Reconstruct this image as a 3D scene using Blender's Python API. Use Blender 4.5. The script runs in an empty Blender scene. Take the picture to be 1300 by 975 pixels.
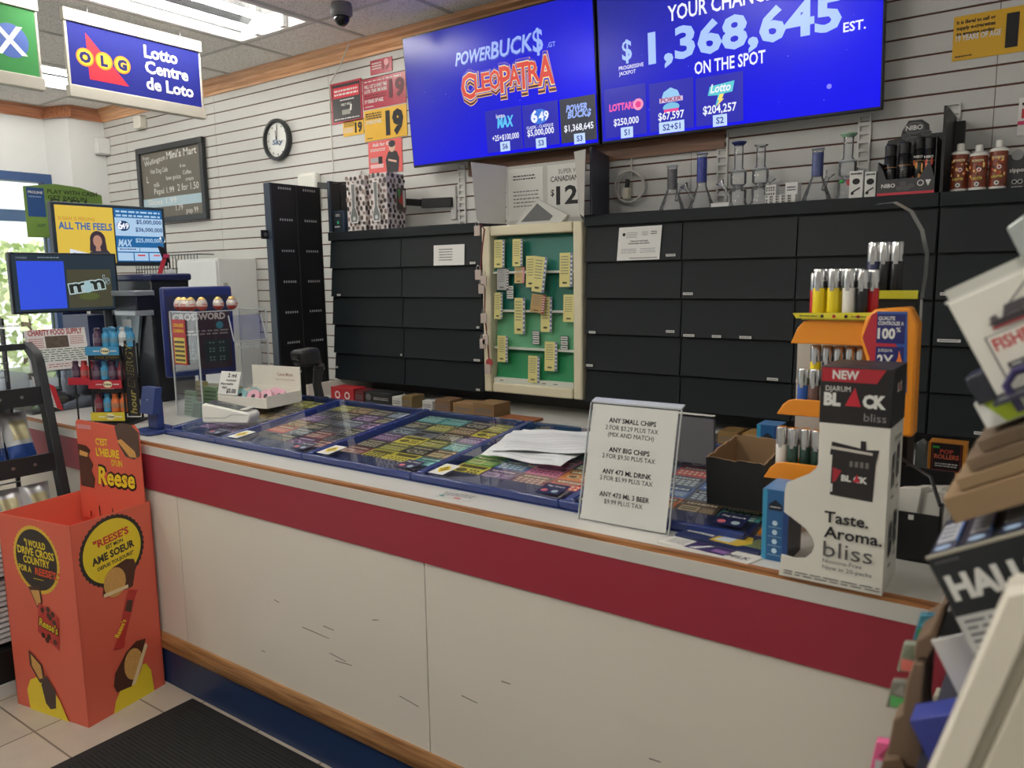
import bpy, bmesh, math, random
from mathutils import Vector, Matrix, Euler
random.seed(7)
S = bpy.context.scene
COL = S.collection
PI = math.pi
R = math.radians

# ------------------------------------------------------------------ camera
cam_data = bpy.data.cameras.new('camera')
cam = bpy.data.objects.new('camera', cam_data); COL.objects.link(cam)
cam_data.sensor_width = 36.0
cam_data.lens = 986.03 / 1300.0 * 36.0
cam_data.clip_start = 0.05
YAW, PITCH, ROLL = 0.623377, 0.139058, 0.0155625
fw = Vector((-math.sin(YAW)*math.cos(PITCH), math.cos(YAW)*math.cos(PITCH), -math.sin(PITCH)))
rt = Vector((math.cos(YAW), math.sin(YAW), 0))
dn = fw.cross(rt)
rt2 = rt*math.cos(ROLL) + dn*math.sin(ROLL)
dn2 = -rt*math.sin(ROLL) + dn*math.cos(ROLL)
cam.matrix_world = Matrix(((rt2.x, -dn2.x, -fw.x, 0), (rt2.y, -dn2.y, -fw.y, 0), (rt2.z, -dn2.z, -fw.z, 1.57), (0, 0, 0, 1)))
S.camera = cam
cam_data.dof.use_dof = True
cam_data.dof.focus_distance = 3.2
cam_data.dof.aperture_fstop = 4.5

# ------------------------------------------------------------------ world, light, exposure
W = bpy.data.worlds.new('world'); S.world = W; W.use_nodes = True
bg = W.node_tree.nodes['Background']
bg.inputs[0].default_value = (0.80, 0.90, 1.0, 1); bg.inputs[1].default_value = 1.15
if hasattr(S, 'cycles'): S.cycles.transparent_max_bounces = 32
S.view_settings.view_transform = 'Standard'; S.view_settings.look = 'None'
S.view_settings.exposure = 0.0; S.view_settings.gamma = 1.0; S.view_settings.use_curve_mapping = False

def sun(name, rot, e, ang, col=(1, 1, 1)):
    l = bpy.data.lights.new(name, 'SUN'); l.energy = e; l.angle = R(ang); l.color = col
    o = bpy.data.objects.new(name, l); o.rotation_euler = rot; COL.objects.link(o)
sun('sun', (0, R(38), R(10)), 5.0, 1.0, (1, .96, .9))
TUBE_E = 46.0      # emission of the fluorescent tubes

# ------------------------------------------------------------------ materials
def lin(c):
    c = c/255.0
    return c/12.92 if c <= .04045 else ((c+.055)/1.055)**2.4
def L3(rgb): return (lin(rgb[0]), lin(rgb[1]), lin(rgb[2]), 1)
MATS = {}
def M(rgb, rough=.5, metal=0.0, spec=.5, var=.05, scale=14.0, bump=0.0, emit=0.0, alpha=None, coat=0.0):
    key = ('p', tuple(rgb), rough, metal, spec, var, scale, bump, emit, coat)
    if key in MATS: return MATS[key]
    m = bpy.data.materials.new('surface_%d' % len(MATS)); m.use_nodes = True
    nt = m.node_tree; b = nt.nodes['Principled BSDF']
    b.inputs['Roughness'].default_value = rough; b.inputs['Metallic'].default_value = metal
    b.inputs['Specular IOR Level'].default_value = spec
    if coat: b.inputs['Coat Weight'].default_value = coat; b.inputs['Coat Roughness'].default_value = .08
    c = L3(rgb)
    if emit:
        b.inputs['Base Color'].default_value = (c[0]*.08, c[1]*.08, c[2]*.08, 1)
        b.inputs['Emission Color'].default_value = c
        b.inputs['Emission Strength'].default_value = emit
    else:
        tc = nt.nodes.new('ShaderNodeTexCoord'); n = nt.nodes.new('ShaderNodeTexNoise')
        n.inputs['Scale'].default_value = scale; n.inputs['Detail'].default_value = 4
        nt.links.new(tc.outputs['Object'], n.inputs['Vector'])
        mr = nt.nodes.new('ShaderNodeMapRange')
        mr.inputs['To Min'].default_value = 1-var; mr.inputs['To Max'].default_value = 1+var
        nt.links.new(n.outputs['Fac'], mr.inputs['Value'])
        mx = nt.nodes.new('ShaderNodeMix'); mx.data_type = 'RGBA'; mx.blend_type = 'MULTIPLY'
        mx.inputs[0].default_value = 1; mx.inputs[6].default_value = c
        nt.links.new(mr.outputs[0], mx.inputs[7]); nt.links.new(mx.outputs[2], b.inputs['Base Color'])
        if bump:
            bp = nt.nodes.new('ShaderNodeBump'); bp.inputs['Strength'].default_value = bump; bp.inputs['Distance'].default_value = .004
            nt.links.new(n.outputs['Fac'], bp.inputs['Height']); nt.links.new(bp.outputs[0], b.inputs['Normal'])
    MATS[key] = m
    return m
def E(rgb, s=1.0): return M(rgb, rough=.25, emit=s)
def glass(tint=(1, 1, 1), refl=1.0, rough=.02, ior=1.45):
    key = ('g', tint, refl, rough, ior)
    if key in MATS: return MATS[key]
    m = bpy.data.materials.new('clear_%d' % len(MATS)); m.use_nodes = True
    nt = m.node_tree; nt.nodes.clear()
    out = nt.nodes.new('ShaderNodeOutputMaterial'); mix = nt.nodes.new('ShaderNodeMixShader')
    tr = nt.nodes.new('ShaderNodeBsdfTransparent'); gl = nt.nodes.new('ShaderNodeBsdfGlossy'); fr = nt.nodes.new('ShaderNodeFresnel')
    tr.inputs[0].default_value = (*tint, 1); gl.inputs['Roughness'].default_value = rough; fr.inputs[0].default_value = ior
    mu = nt.nodes.new('ShaderNodeMath'); mu.operation = 'MULTIPLY'; mu.inputs[1].default_value = refl
    nt.links.new(fr.outputs[0], mu.inputs[0]); nt.links.new(mu.outputs[0], mix.inputs[0])
    nt.links.new(tr.outputs[0], mix.inputs[1]); nt.links.new(gl.outputs[0], mix.inputs[2]); nt.links.new(mix.outputs[0], out.inputs[0])
    MATS[key] = m
    return m
def wood(rgb, rgb2, rough=.35, axis='X', scale=6):
    key = ('w', rgb, rgb2, axis, scale)
    if key in MATS: return MATS[key]
    m = bpy.data.materials.new('wood_%d' % len(MATS)); m.use_nodes = True
    nt = m.node_tree; b = nt.nodes['Principled BSDF']; b.inputs['Roughness'].default_value = rough
    tc = nt.nodes.new('ShaderNodeTexCoord'); mp = nt.nodes.new('ShaderNodeMapping')
    mp.inputs['Scale'].default_value = (.6, 14, 14) if axis == 'X' else ((14, .6, 14) if axis == 'Y' else (14, 14, .6))
    n = nt.nodes.new('ShaderNodeTexNoise'); n.inputs['Scale'].default_value = scale; n.inputs['Detail'].default_value = 6; n.inputs['Distortion'].default_value = .6
    cr = nt.nodes.new('ShaderNodeValToRGB'); cr.color_ramp.elements[0].color = L3(rgb2); cr.color_ramp.elements[1].color = L3(rgb)
    cr.color_ramp.elements[0].position = .35; cr.color_ramp.elements[1].position = .62
    nt.links.new(tc.outputs['Object'], mp.inputs[0]); nt.links.new(mp.outputs[0], n.inputs['Vector'])
    nt.links.new(n.outputs['Fac'], cr.inputs[0]); nt.links.new(cr.outputs[0], b.inputs['Base Color'])
    MATS[key] = m
    return m
def tile_mat():
    m = bpy.data.materials.new('floor_tiles'); m.use_nodes = True
    nt = m.node_tree; b = nt.nodes['Principled BSDF']; b.inputs['Roughness'].default_value = .35
    tc = nt.nodes.new('ShaderNodeTexCoord'); mp = nt.nodes.new('ShaderNodeMapping')
    mp.inputs['Location'].default_value = (2.874, -1.075, 0)
    br = nt.nodes.new('ShaderNodeTexBrick'); br.offset = 0; br.squash = 1
    br.inputs['Scale'].default_value = 1; br.inputs['Brick Width'].default_value = .327; br.inputs['Row Height'].default_value = .327
    br.inputs['Mortar Size'].default_value = .0035; br.inputs['Mortar Smooth'].default_value = .1
    br.inputs['Color1'].default_value = L3((192, 180, 165)); br.inputs['Color2'].default_value = L3((184, 172, 157)); br.inputs['Mortar'].default_value = L3((120, 108, 95))
    n = nt.nodes.new('ShaderNodeTexNoise'); n.inputs['Scale'].default_value = 9; n.inputs['Detail'].default_value = 8
    mr = nt.nodes.new('ShaderNodeMapRange'); mr.inputs['To Min'].default_value = .85; mr.inputs['To Max'].default_value = 1.12
    mx = nt.nodes.new('ShaderNodeMix'); mx.data_type = 'RGBA'; mx.blend_type = 'MULTIPLY'; mx.inputs[0].default_value = 1
    nt.links.new(tc.outputs['Object'], mp.inputs[0]); nt.links.new(mp.outputs[0], br.inputs['Vector']); nt.links.new(tc.outputs['Object'], n.inputs['Vector'])
    nt.links.new(n.outputs['Fac'], mr.inputs['Value']); nt.links.new(br.outputs['Color'], mx.inputs[6]); nt.links.new(mr.outputs[0], mx.inputs[7])
    nt.links.new(mx.outputs[2], b.inputs['Base Color'])
    return m

WHITE = M((225, 225, 220)); PAPER = M((232, 232, 228), .7, var=.03); INK = M((35, 35, 38), .7); GREYINK = M((110, 110, 112), .7)
BLACK = M((22, 23, 25), .45); DARK = M((32, 35, 37), .4); CABM = M((24, 31, 34), .48, spec=.28, var=.08, scale=2); CABLINE = M((12, 13, 14), .7)
RED = M((190, 35, 45)); YEL = M((238, 205, 40)); BLUE = M((40, 62, 125), .35); CLEAR = glass(); CLEARTHIN = glass((.97, .98, .98), .8)
CHROME = M((205, 205, 205), .18, 1.0, var=.02); STEEL = M((150, 152, 152), .35, .9)
KRAFT = M((166, 135, 100), .8); KRAFTD = M((140, 112, 84), .8)

# ------------------------------------------------------------------ geometry builder
_font_cache = {}
def text_geo(s, bold):
    k = (s, bold)
    if k not in _font_cache:
        cu = bpy.data.curves.new('lettering', 'FONT'); cu.body = s; cu.size = 1.0; cu.offset = bold; cu.resolution_u = 2; cu.fill_mode = 'FRONT'
        ob = bpy.data.objects.new('lettering', cu)
        me = bpy.data.meshes.new_from_object(ob)
        vs = [(v.co.x, v.co.y) for v in me.vertices]; fs = [tuple(p.vertices) for p in me.polygons]
        bpy.data.objects.remove(ob); bpy.data.curves.remove(cu); bpy.data.meshes.remove(me)
        xs = [v[0] for v in vs] or [0, 1]
        _font_cache[k] = (vs, fs, min(xs), max(xs))
    return _font_cache[k]
CAP = 0.70
class MB:
    def __init__(s): s.v = []; s.f = []; s.m = []; s.mats = []; s.sm = []
    def mi(s, m):
        if m not in s.mats: s.mats.append(m)
        return s.mats.index(m)
    def add(s, vs, fs, m, smooth=False):
        o = len(s.v); i = s.mi(m)
        s.v += [Vector(v) for v in vs]
        for f in fs: s.f.append(tuple(o+k for k in f)); s.m.append(i); s.sm.append(smooth)
        return s
    def obox(s, o, ux, uy, uz, m, mats=None):
        o = Vector(o); ux = Vector(ux); uy = Vector(uy); uz = Vector(uz)
        vs = [o, o+ux, o+ux+uy, o+uy, o+uz, o+ux+uz, o+ux+uy+uz, o+uy+uz]
        fs = [(0, 3, 2, 1), (4, 5, 6, 7), (0, 1, 5, 4), (1, 2, 6, 5), (2, 3, 7, 6), (3, 0, 4, 7)]
        if ux.cross(uy).dot(uz) < 0: fs = [f[::-1] for f in fs]
        return s.add(vs, fs, m)
    def box(s, x0, x1, y0, y1, z0, z1, m): return s.obox((x0, y0, z0), (x1-x0, 0, 0), (0, y1-y0, 0), (0, 0, z1-z0), m)
    def prism(s, pts, o, u, v, n, m):
        """polygon pts (2D) in the frame o,u,v extruded by vector n"""
        o = Vector(o); u = Vector(u); v = Vector(v); n = Vector(n); k = len(pts)
        ar = sum(pts[i][0]*pts[(i+1) % k][1]-pts[(i+1) % k][0]*pts[i][1] for i in range(k))
        if (ar > 0) != (u.cross(v).dot(n) > 0): pts = pts[::-1]
        a = [o+u*p[0]+v*p[1] for p in pts]; b = [p+n for p in a]
        fs = [tuple(range(k))[::-1], tuple(range(k, 2*k))] + [(i, (i+1) % k, k+(i+1) % k, k+i) for i in range(k)]
        return s.add(a+b, fs, m)
    def tube(s, pts, r, m, seg=8, closed=False):
        pts = [Vector(p) for p in pts]; n = len(pts); rings = []
        up = None
        for i, p in enumerate(pts):
            if closed: t = (pts[(i+1) % n]-pts[i-1]).normalized()
            else: t = (pts[min(i+1, n-1)]-pts[max(i-1, 0)]).normalized()
            if up is None:
                up = Vector((0, 0, 1)) if abs(t.z) < .9 else Vector((1, 0, 0))
            a = (up-t*up.dot(t)).normalized(); up = a; b = t.cross(a)
            rr = r[i] if isinstance(r, (list, tuple)) else r
            rings.append([p+(a*math.cos(2*PI*k/seg)+b*math.sin(2*PI*k/seg))*rr for k in range(seg)])
        vs = [q for g in rings for q in g]; fs = []
        for i in range(n if closed else n-1):
            j = (i+1) % n
            for k in range(seg): fs.append((i*seg+k, i*seg+(k+1) % seg, j*seg+(k+1) % seg, j*seg+k))
        if not closed: fs += [tuple(range(seg))[::-1], tuple((n-1)*seg+k for k in range(seg))]
        return s.add(vs, fs, m, True)
    def lathe(s, prof, c, m, seg=20, ax=(0, 0, 1), cap=True):
        c = Vector(c); az = Vector(ax).normalized(); a = az.orthogonal().normalized(); b = az.cross(a)
        vs = []; fs = []; n = len(prof)
        for r, h in prof:
            for k in range(seg): vs.append(c+az*h+(a*math.cos(2*PI*k/seg)+b*math.sin(2*PI*k/seg))*r)
        for i in range(n-1):
            for k in range(seg): fs.append((i*seg+k, i*seg+(k+1) % seg, (i+1)*seg+(k+1) % seg, (i+1)*seg+k))
        if cap: fs += [tuple(range(seg))[::-1], tuple((n-1)*seg+k for k in range(seg))]
        return s.add(vs, fs, m, True)
    def ell(s, c, rx, ry, rz, m, seg=14, ring=8, fn=None):
        c = Vector(c); vs = []; fs = []
        for i in range(1, ring):
            t = PI*i/ring
            for k in range(seg):
                a = 2*PI*k/seg; vs.append(c+Vector((rx*math.sin(t)*math.cos(a), ry*math.sin(t)*math.sin(a), -rz*math.cos(t))))
        for i in range(ring-2):
            for k in range(seg): fs.append((i*seg+k, i*seg+(k+1) % seg, (i+1)*seg+(k+1) % seg, (i+1)*seg+k))
        b = len(vs); vs += [c-Vector((0, 0, rz)), c+Vector((0, 0, rz))]
        for k in range(seg): fs.append((b, (k+1) % seg, k)); fs.append((b+1, (ring-2)*seg+k, (ring-2)*seg+(k+1) % seg))
        if fn: vs = [fn(v) for v in vs]
        return s.add(vs, fs, m, True)
    def grid(s, fn, nu, nv, m, smooth=True):
        vs = [fn(i/nu, j/nv) for j in range(nv+1) for i in range(nu+1)]
        fs = [(j*(nu+1)+i, j*(nu+1)+i+1, (j+1)*(nu+1)+i+1, (j+1)*(nu+1)+i) for j in range(nv) for i in range(nu)]
        return s.add(vs, fs, m, smooth)
class Pan:
    """prints on a flat face: o lower-left corner, U and V full edges; u,v run 0..1"""
    def __init__(s, mb, o, U, V, e=.0006):
        s.b = mb; s.o = Vector(o); s.U = Vector(U); s.V = Vector(V); s.N = s.U.cross(s.V).normalized(); s.e = e; s.k = 1
        s.w = s.U.length; s.h = s.V.length; s.un = s.U.normalized(); s.vn = s.V.normalized()
    def p(s, u, v, k=None): return s.o+s.U*u+s.V*v+s.N*(s.e*(s.k if k is None else k))
    def rect(s, u0, v0, u1, v1, m):
        s.b.add([s.p(u0, v0), s.p(u1, v0), s.p(u1, v1), s.p(u0, v1)], [(0, 1, 2, 3)], m); s.k += .25; return s
    def poly(s, pts, m):
        k = len(pts); ar = sum(pts[i][0]*pts[(i+1) % k][1]-pts[(i+1) % k][0]*pts[i][1] for i in range(k))
        if ar < 0: pts = pts[::-1]
        s.b.add([s.p(*q) for q in pts], [tuple(range(k))], m); s.k += .25; return s
    def disc(s, u, v, r, m, n=28, ry=None, wob=0, a0=0, a1=2*PI):
        ry = r if ry is None else ry
        pts = [(u+(r*(1+wob*(i % 2)))*math.cos(a0+(a1-a0)*i/n)/s.w, v+(ry*(1+wob*(i % 2)))*math.sin(a0+(a1-a0)*i/n)/s.h) for i in range(n if a1-a0 > 6.28 else n+1)]
        return s.poly(pts, m)
    def lines(s, u0, v0, u1, v1, n, m, fill=.45, words=True):
        """n rows of small unreadable print"""
        for i in range(n):
            t = v1-(v1-v0)*(i+.5)/n; hh = abs(v1-v0)/n*fill*.5; x = u0
            if not words: s.rect(u0, t-hh, u1, t+hh, m); s.k -= .25; continue
            while x < u1-.01:
                w = random.uniform(.05, .16)*(u1-u0); e = min(u1, x+w)
                s.b.add([s.p(x, t-hh), s.p(e, t-hh), s.p(e, t+hh), s.p(x, t+hh)], [(0, 1, 2, 3)], m); x = e+.03*(u1-u0)
        s.k += .25; return s
    def T(s, st, u, v, h, m, al='c', fit=None, bold=0.0, shear=0.0, rot=0.0, maxw=None):
        """st: text; v baseline; h cap height in metres; fit: width in metres"""
        vs, fs, x0, x1 = text_geo(st, bold); sc = h/CAP; w = (x1-x0)*sc; sx = sc
        if fit: sx = fit/(x1-x0); w = fit
        elif maxw and w > maxw: sx = maxw/(x1-x0); w = maxw
        off = {'c': -w/2, 'l': 0, 'r': -w}[al]; c, sn = math.cos(rot), math.sin(rot)
        o = s.p(u, v); out = []
        for x, y in vs:
            X = (x-x0)*sx+off+shear*y*sc; Y = y*sc
            out.append(o+s.un*(X*c-Y*sn)+s.vn*(X*sn+Y*c))
        s.b.add(out, fs, m); s.k += .25; return s

def world_of(o):
    m = o.matrix_basis.copy()
    while o.parent: o = o.parent; m = o.matrix_basis @ m
    return m
def build(name, mb, parent=None, loc=(0, 0, 0), rz=0, rot=None, bev=0, solid=0, local=False):
    me = bpy.data.meshes.new(name); o = bpy.data.objects.new(name, me); COL.objects.link(o)
    if parent: o.parent = parent; Mi = world_of(parent).inverted()
    else:
        o.location = loc; o.rotation_euler = rot if rot else (0, 0, rz); Mi = world_of(o).inverted()
    vs = mb.v if local else [Mi @ v for v in mb.v]
    me.from_pydata([tuple(v) for v in vs], [], mb.f)
    for m in mb.mats: me.materials.append(m)
    me.polygons.foreach_set('material_index', mb.m); me.polygons.foreach_set('use_smooth', [True]*len(mb.f))
    me.update()
    try: me.set_sharp_from_angle(angle=R(38))
    except Exception: pass
    if bev:
        b = o.modifiers.new('edge_rounding', 'BEVEL'); b.width = bev; b.segments = 2; b.limit_method = 'ANGLE'; b.angle_limit = R(40)
    return o
def tag(o, label, cat, group=None, kind=None):
    if label: o['label'] = label
    if cat: o['category'] = cat
    if group: o['group'] = group
    if kind: o['kind'] = kind
    return o
def thing(name, label, cat, loc=(0, 0, 0), rz=0, group=None, rot=None):
    o = bpy.data.objects.new(name, None); COL.objects.link(o); o.empty_display_size = .05
    o.location = loc; o.rotation_euler = rot if rot else (0, 0, rz)
    return tag(o, label, cat, group)
def solo(name, mb, label, cat, loc, rz=0, group=None, bev=0, rot=None, local=False):
    return tag(build(name, mb, None, loc, rz, rot, bev, local=local), label, cat, group)
def struct(name, mb, bev=0):
    o = build(name, mb, bev=bev); o['kind'] = 'structure'; return o
def kids(o): return [c for c in bpy.data.objects if c.parent == o]
def dup(root, loc, rz=0, label=None, rot=None, group=None):
    r = root.copy(); COL.objects.link(r); r.location = loc; r.rotation_euler = rot if rot else (0, 0, rz)
    if label: r['label'] = label
    if group: r['group'] = group
    for ch in kids(root):
        c = ch.copy(); COL.objects.link(c); c.parent = r
        for g in kids(ch):
            d = g.copy(); COL.objects.link(d); d.parent = c
    return r
X3, Y3, Z3 = Vector((1, 0, 0)), Vector((0, 1, 0)), Vector((0, 0, 1))

# ================================================================== the setting
WALLM = M((205, 205, 201), .55, var=.03, scale=3)
mb = MB(); mb.add([(-6.9, -2.6, 0), (1.6, -2.6, 0), (1.6, 3.5, 0), (-6.9, 3.5, 0)], [(0, 1, 2, 3)], tile_mat())
struct('floor', mb)
# back wall: slatwall boards with real grooves in front of a brown backing
mb = MB(); back = M((104, 66, 52), .7)
mb.box(-6.9, 1.6, 3.508, 3.56, 0, 3.0, back)
seams = [-6.9, -6.347, -5.127, -3.907, -2.69, -1.475, -.283, .94, 1.6]
zs = [2.537+.0748*k for k in range(-33, 6)]
for a, b in zip(seams[:-1], seams[1:]):
    prev = 0.0
    for z in zs+[3.02]:
        mb.box(a+.0012, b-.0012, 3.5, 3.508, prev, min(z-.004, 2.985), WALLM); prev = z+.004
struct('wall_back', mb)
PLAIN = M((214, 216, 216), .6, var=.02)
mb = MB()   # shop-front wall with the window opening, plus the pilaster in the corner
mb.box(-7.0, -6.9, -2.6, 3.5, 0, .62, PLAIN); mb.box(-7.0, -6.9, -2.6, 3.5, 2.445, 3.0, PLAIN)
mb.box(-7.0, -6.9, 3.13, 3.5, .62, 2.445, PLAIN); mb.box(-7.0, -6.9, -2.6, -1.2, .62, 2.445, PLAIN)
mb.prism([(-6.9, 3.12), (-6.685, 3.21), (-6.685, 3.5), (-6.9, 3.5)], (0, 0, 0), X3, Y3, (0, 0, 2.985), PLAIN)
struct('wall_left', mb)
mb = MB(); mb.box(1.6, 1.7, -2.6, 3.5, 0, 3.0, PLAIN); struct('wall_right', mb)
mb = MB(); mb.box(-6.9, 1.6, -2.7, -2.6, 0, 3.0, PLAIN); struct('wall_front', mb)
# window frame, transom and pane
WBLUE = M((58, 84, 130), .4)
mb = MB()
mb.box(-6.98, -6.87, -1.2, 3.13, 2.375, 2.445, WBLUE); mb.box(-6.98, -6.87, -1.2, 3.13, .62, .7, WBLUE)
mb.box(-6.98, -6.87, 3.07, 3.13, .7, 2.375, WBLUE); mb.box(-6.98, -6.87, -1.2, -1.14, .7, 2.375, WBLUE)
mb.box(-6.96, -6.89, -1.14, 3.07, 2.06, 2.15, M((84, 112, 150), .4)); mb.box(-6.96, -6.89, 1.0, 1.06, .7, 2.375, WBLUE)
wf = struct('window_1', mb)
mb = MB(); mb.box(-6.935, -6.928, -1.14, 3.07, .7, 2.375, glass((.97, .99, 1), .7))
build('pane', mb, wf)
# ceiling tiles
def ceil_mat():
    m = bpy.data.materials.new('ceiling_tile'); m.use_nodes = True; nt = m.node_tree; b = nt.nodes['Principled BSDF']
    b.inputs['Roughness'].default_value = .9
    tc = nt.nodes.new('ShaderNodeTexCoord'); v = nt.nodes.new('ShaderNodeTexNoise'); v.inputs['Scale'].default_value = 130; v.inputs['Detail'].default_value = 3
    cr = nt.nodes.new('ShaderNodeValToRGB'); cr.color_ramp.elements[0].position = .36; cr.color_ramp.elements[0].color = L3((212, 207, 199))
    cr.color_ramp.elements[1].position = .5; cr.color_ramp.elements[1].color = L3((252, 250, 246))
    nt.links.new(tc.outputs['Object'], v.inputs['Vector']); nt.links.new(v.outputs['Fac'], cr.inputs[0]); nt.links.new(cr.outputs[0], b.inputs['Base Color'])
    return m
CEILM = ceil_mat()
GX = [-6.80+.666*k-.01 for k in range(13)]; GX = [g for g in GX if g < 1.6]
GY = [3.06-1.32*k for k in range(5)]
FIX = [(-4.146, 1.74), (-6.144, 1.74), (-2.148, .42), (-4.146, -.9), (-2.148, -.9), (-.15, -.9), (-6.144, -.9)]
mb = MB()
holes = set((round(a, 2), round(b, 2)) for a, b in FIX)
xs = [-6.9]+GX+[1.6]; ys = [-2.6]+sorted(GY)+[3.5]
for i in range(len(xs)-1):
    for j in range(len(ys)-1):
        if any(abs(xs[i]-a) < .05 and abs(ys[j]-b) < .05 for a, b in FIX): continue
        x0, x1, y0, y1 = xs[i]+.013, xs[i+1]-.013, ys[j]+.013, ys[j+1]-.013
        mb.box(x0, x1, y0, y1, 2.973, 3.0, CEILM)
mb.box(-6.9, 1.6, -2.6, 3.5, 3.12, 3.16, CEILM)
struct('ceiling', mb)
mb = MB(); tb = M((205, 205, 200), .5); slot_shade = M((50, 48, 46), .8)
for g in GX:
    mb.box(g-.0125, g-.003, -2.6, 3.5, 2.968, 2.99, tb); mb.box(g+.003, g+.0125, -2.6, 3.5, 2.968, 2.99, tb); mb.box(g-.003, g+.003, -2.6, 3.5, 2.98, 2.99, slot_shade)  # dark strip along each bar's slot paints in its shadow line
for g in GY:
    mb.box(-6.9, 1.6, g-.0125, g+.0125, 2.971, 2.99, tb)
struct('trim_1', mb)
# timber crown moulding
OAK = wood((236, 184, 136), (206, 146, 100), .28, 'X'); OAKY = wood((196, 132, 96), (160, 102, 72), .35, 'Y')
prof = [(0, 2.885), (.018, 2.885), (.022, 2.9), (.03, 2.903), (.045, 2.918), (.05, 2.935), (.075, 2.947), (.085, 2.972), (0, 2.972)]
mb = MB(); mb.prism([(3.5-a, z) for a, z in prof], (-6.68, 0, 0), Y3, Z3, (8.28, 0, 0), OAK)
struct('trim_2', mb)
mb = MB()
mb.prism([(-6.9+a, z) for a, z in prof], (0, -2.6, 0), X3, Z3, (0, 5.72, 0), OAKY)
mb.prism([(-6.685+a, z) for a, z in prof], (0, 3.20, 0), X3, Z3, (0, .30, 0), OAKY)
mb.prism([(-6.9, 3.11), (-6.82, 3.11), (-6.60, 3.20), (-6.685, 3.21)], (0, 0, 2.885), X3, Y3, (0, 0, .085), OAKY)
struct('trim_3', mb)
# walnut board on the wall behind the screens
mb = MB(); WAL = wood((132, 92, 66), (96, 64, 46), .4, 'X')
mb.box(-2.78, -1.31, 3.482, 3.5, 2.12, 2.6, WAL); struct('trim_4', mb)

# outside: pavement, white facade added to whiten the window view, tree
mb = MB(); mb.box(-16, -7.0, -8, 9, -.16, -.1, M((190, 188, 182), .9)); struct('ground', mb)
t = thing('added_facade', 'pale sunlit facade added outside to make the window view white', 'added_facade', (-15, 1, -.1))
mb = MB(); mb.box(-16, -15, -8, 9, -.1, 7.0, M((235, 235, 232), .8)); build('wall', mb, t)
for k in range(4):
    mb = MB(); mb.box(-15.02, -14.98, -5+3*k, -3.6+3*k, 1.0, 2.6, M((90, 100, 112), .2)); build('window', mb, t)
t = thing('tree', 'leafy green tree outside the shop window', 'tree', (-11.6, 4.75, -.1))
mb = MB(); mb.tube([(-11.6, 4.75, -.1), (-11.58, 4.78, .9), (-11.62, 4.7, 1.7)], [.09, .07, .04], M((96, 80, 62), .9)); build('trunk', mb, t)
mb = MB(); lf = [M((206, 218, 160), .8), M((226, 230, 186), .8), M((182, 200, 134), .8)]
for i in range(620):
    a = random.uniform(0, 2*PI); rr = random.random()**.5; z = random.uniform(-1, 1); w = math.sqrt(max(0, 1-z*z*.8))
    c = Vector((-11.6+.8*rr*w*math.cos(a), 4.75+.85*rr*w*math.sin(a), 1.15+.95*z))
    d1 = Vector((random.gauss(0, 1), random.gauss(0, 1), random.gauss(0, 1))).normalized()*.08; d2 = d1.orthogonal().normalized()*.05
    mb.add([c-d1, c-d2, c+d1, c+d2], [(0, 1, 2, 3)], lf[i % 3])
build('foliage', mb, t)

# fluorescent troffers
def troffer(x, y, label):
    t = thing('ceiling_light', label, 'ceiling light', (x+.333, y+.66, 2.97), group='fluorescent ceiling lights')
    w = M((232, 232, 228), .35); mb = MB(); x0, x1, y0, y1 = x+.016, x+.65, y+.016, y+1.304
    mb.box(x0, x1, y0, y1, 3.075, 3.085, M((120, 122, 126), .15, .9))
    for a in ((x0, x0+.03), (x1-.03, x1)): mb.box(*a, y0, y1, 2.966, 3.075, w)
    for a in ((y0, y0+.03), (y1-.03, y1)): mb.box(x0+.03, x1-.03, *a, 2.966, 3.075, w)
    for xa in (x0+.03, x1-.03-.12):
        mb.prism([(0, 0), (.12, .06), (0, .06)] if xa < x+.3 else [(.12, 0), (0, .06), (.12, .06)], (xa, y0+.03, 3.012), X3, Z3, (0, y1-y0-.06, 0), M((120, 122, 126), .12, .9))
    build('housing', mb, t, bev=.003)
    for k, xt in enumerate((x+.22, x+.45)):
        mb = MB(); mb.lathe([(.015, 0), (.019, .01), (.019, 1.15), (.015, 1.16)], (xt, y+.08, 2.985), E((255, 250, 240), TUBE_E), 10, (0, 1, 0))
        build('tube', mb, t)
        for yy in (y+.05, y+1.24):
            mb = MB(); mb.box(xt-.02, xt+.02, yy, yy+.03, 2.968, 3.075, w); build('lamp_holder', mb, t)
for i, (x, y) in enumerate(FIX):
    troffer(x, y, ['two-tube fluorescent ceiling light beside the blue lotto sign', 'farthest ceiling light, seen between the green and blue hanging signs'][i] if i < 2 else 'fluorescent ceiling light behind or above the camera, out of frame')

# ceiling camera
t = thing('dome_camera', 'grey dome security camera on the ceiling', 'camera', (-3.17, 2.95, 2.972))
c = (-3.17, 2.95, 2.972); mb = MB(); g = M((120, 120, 122), .4)
mb.lathe([(.052, 0), (.056, -.02), (.056, -.055), (.045, -.065)], c, g, 24); build('housing', mb, t)
mb = MB(); mb.ell((c[0], c[1], c[2]-.066), .042, .042, .046, M((18, 18, 20), .08)); build('dome', mb, t)

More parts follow.
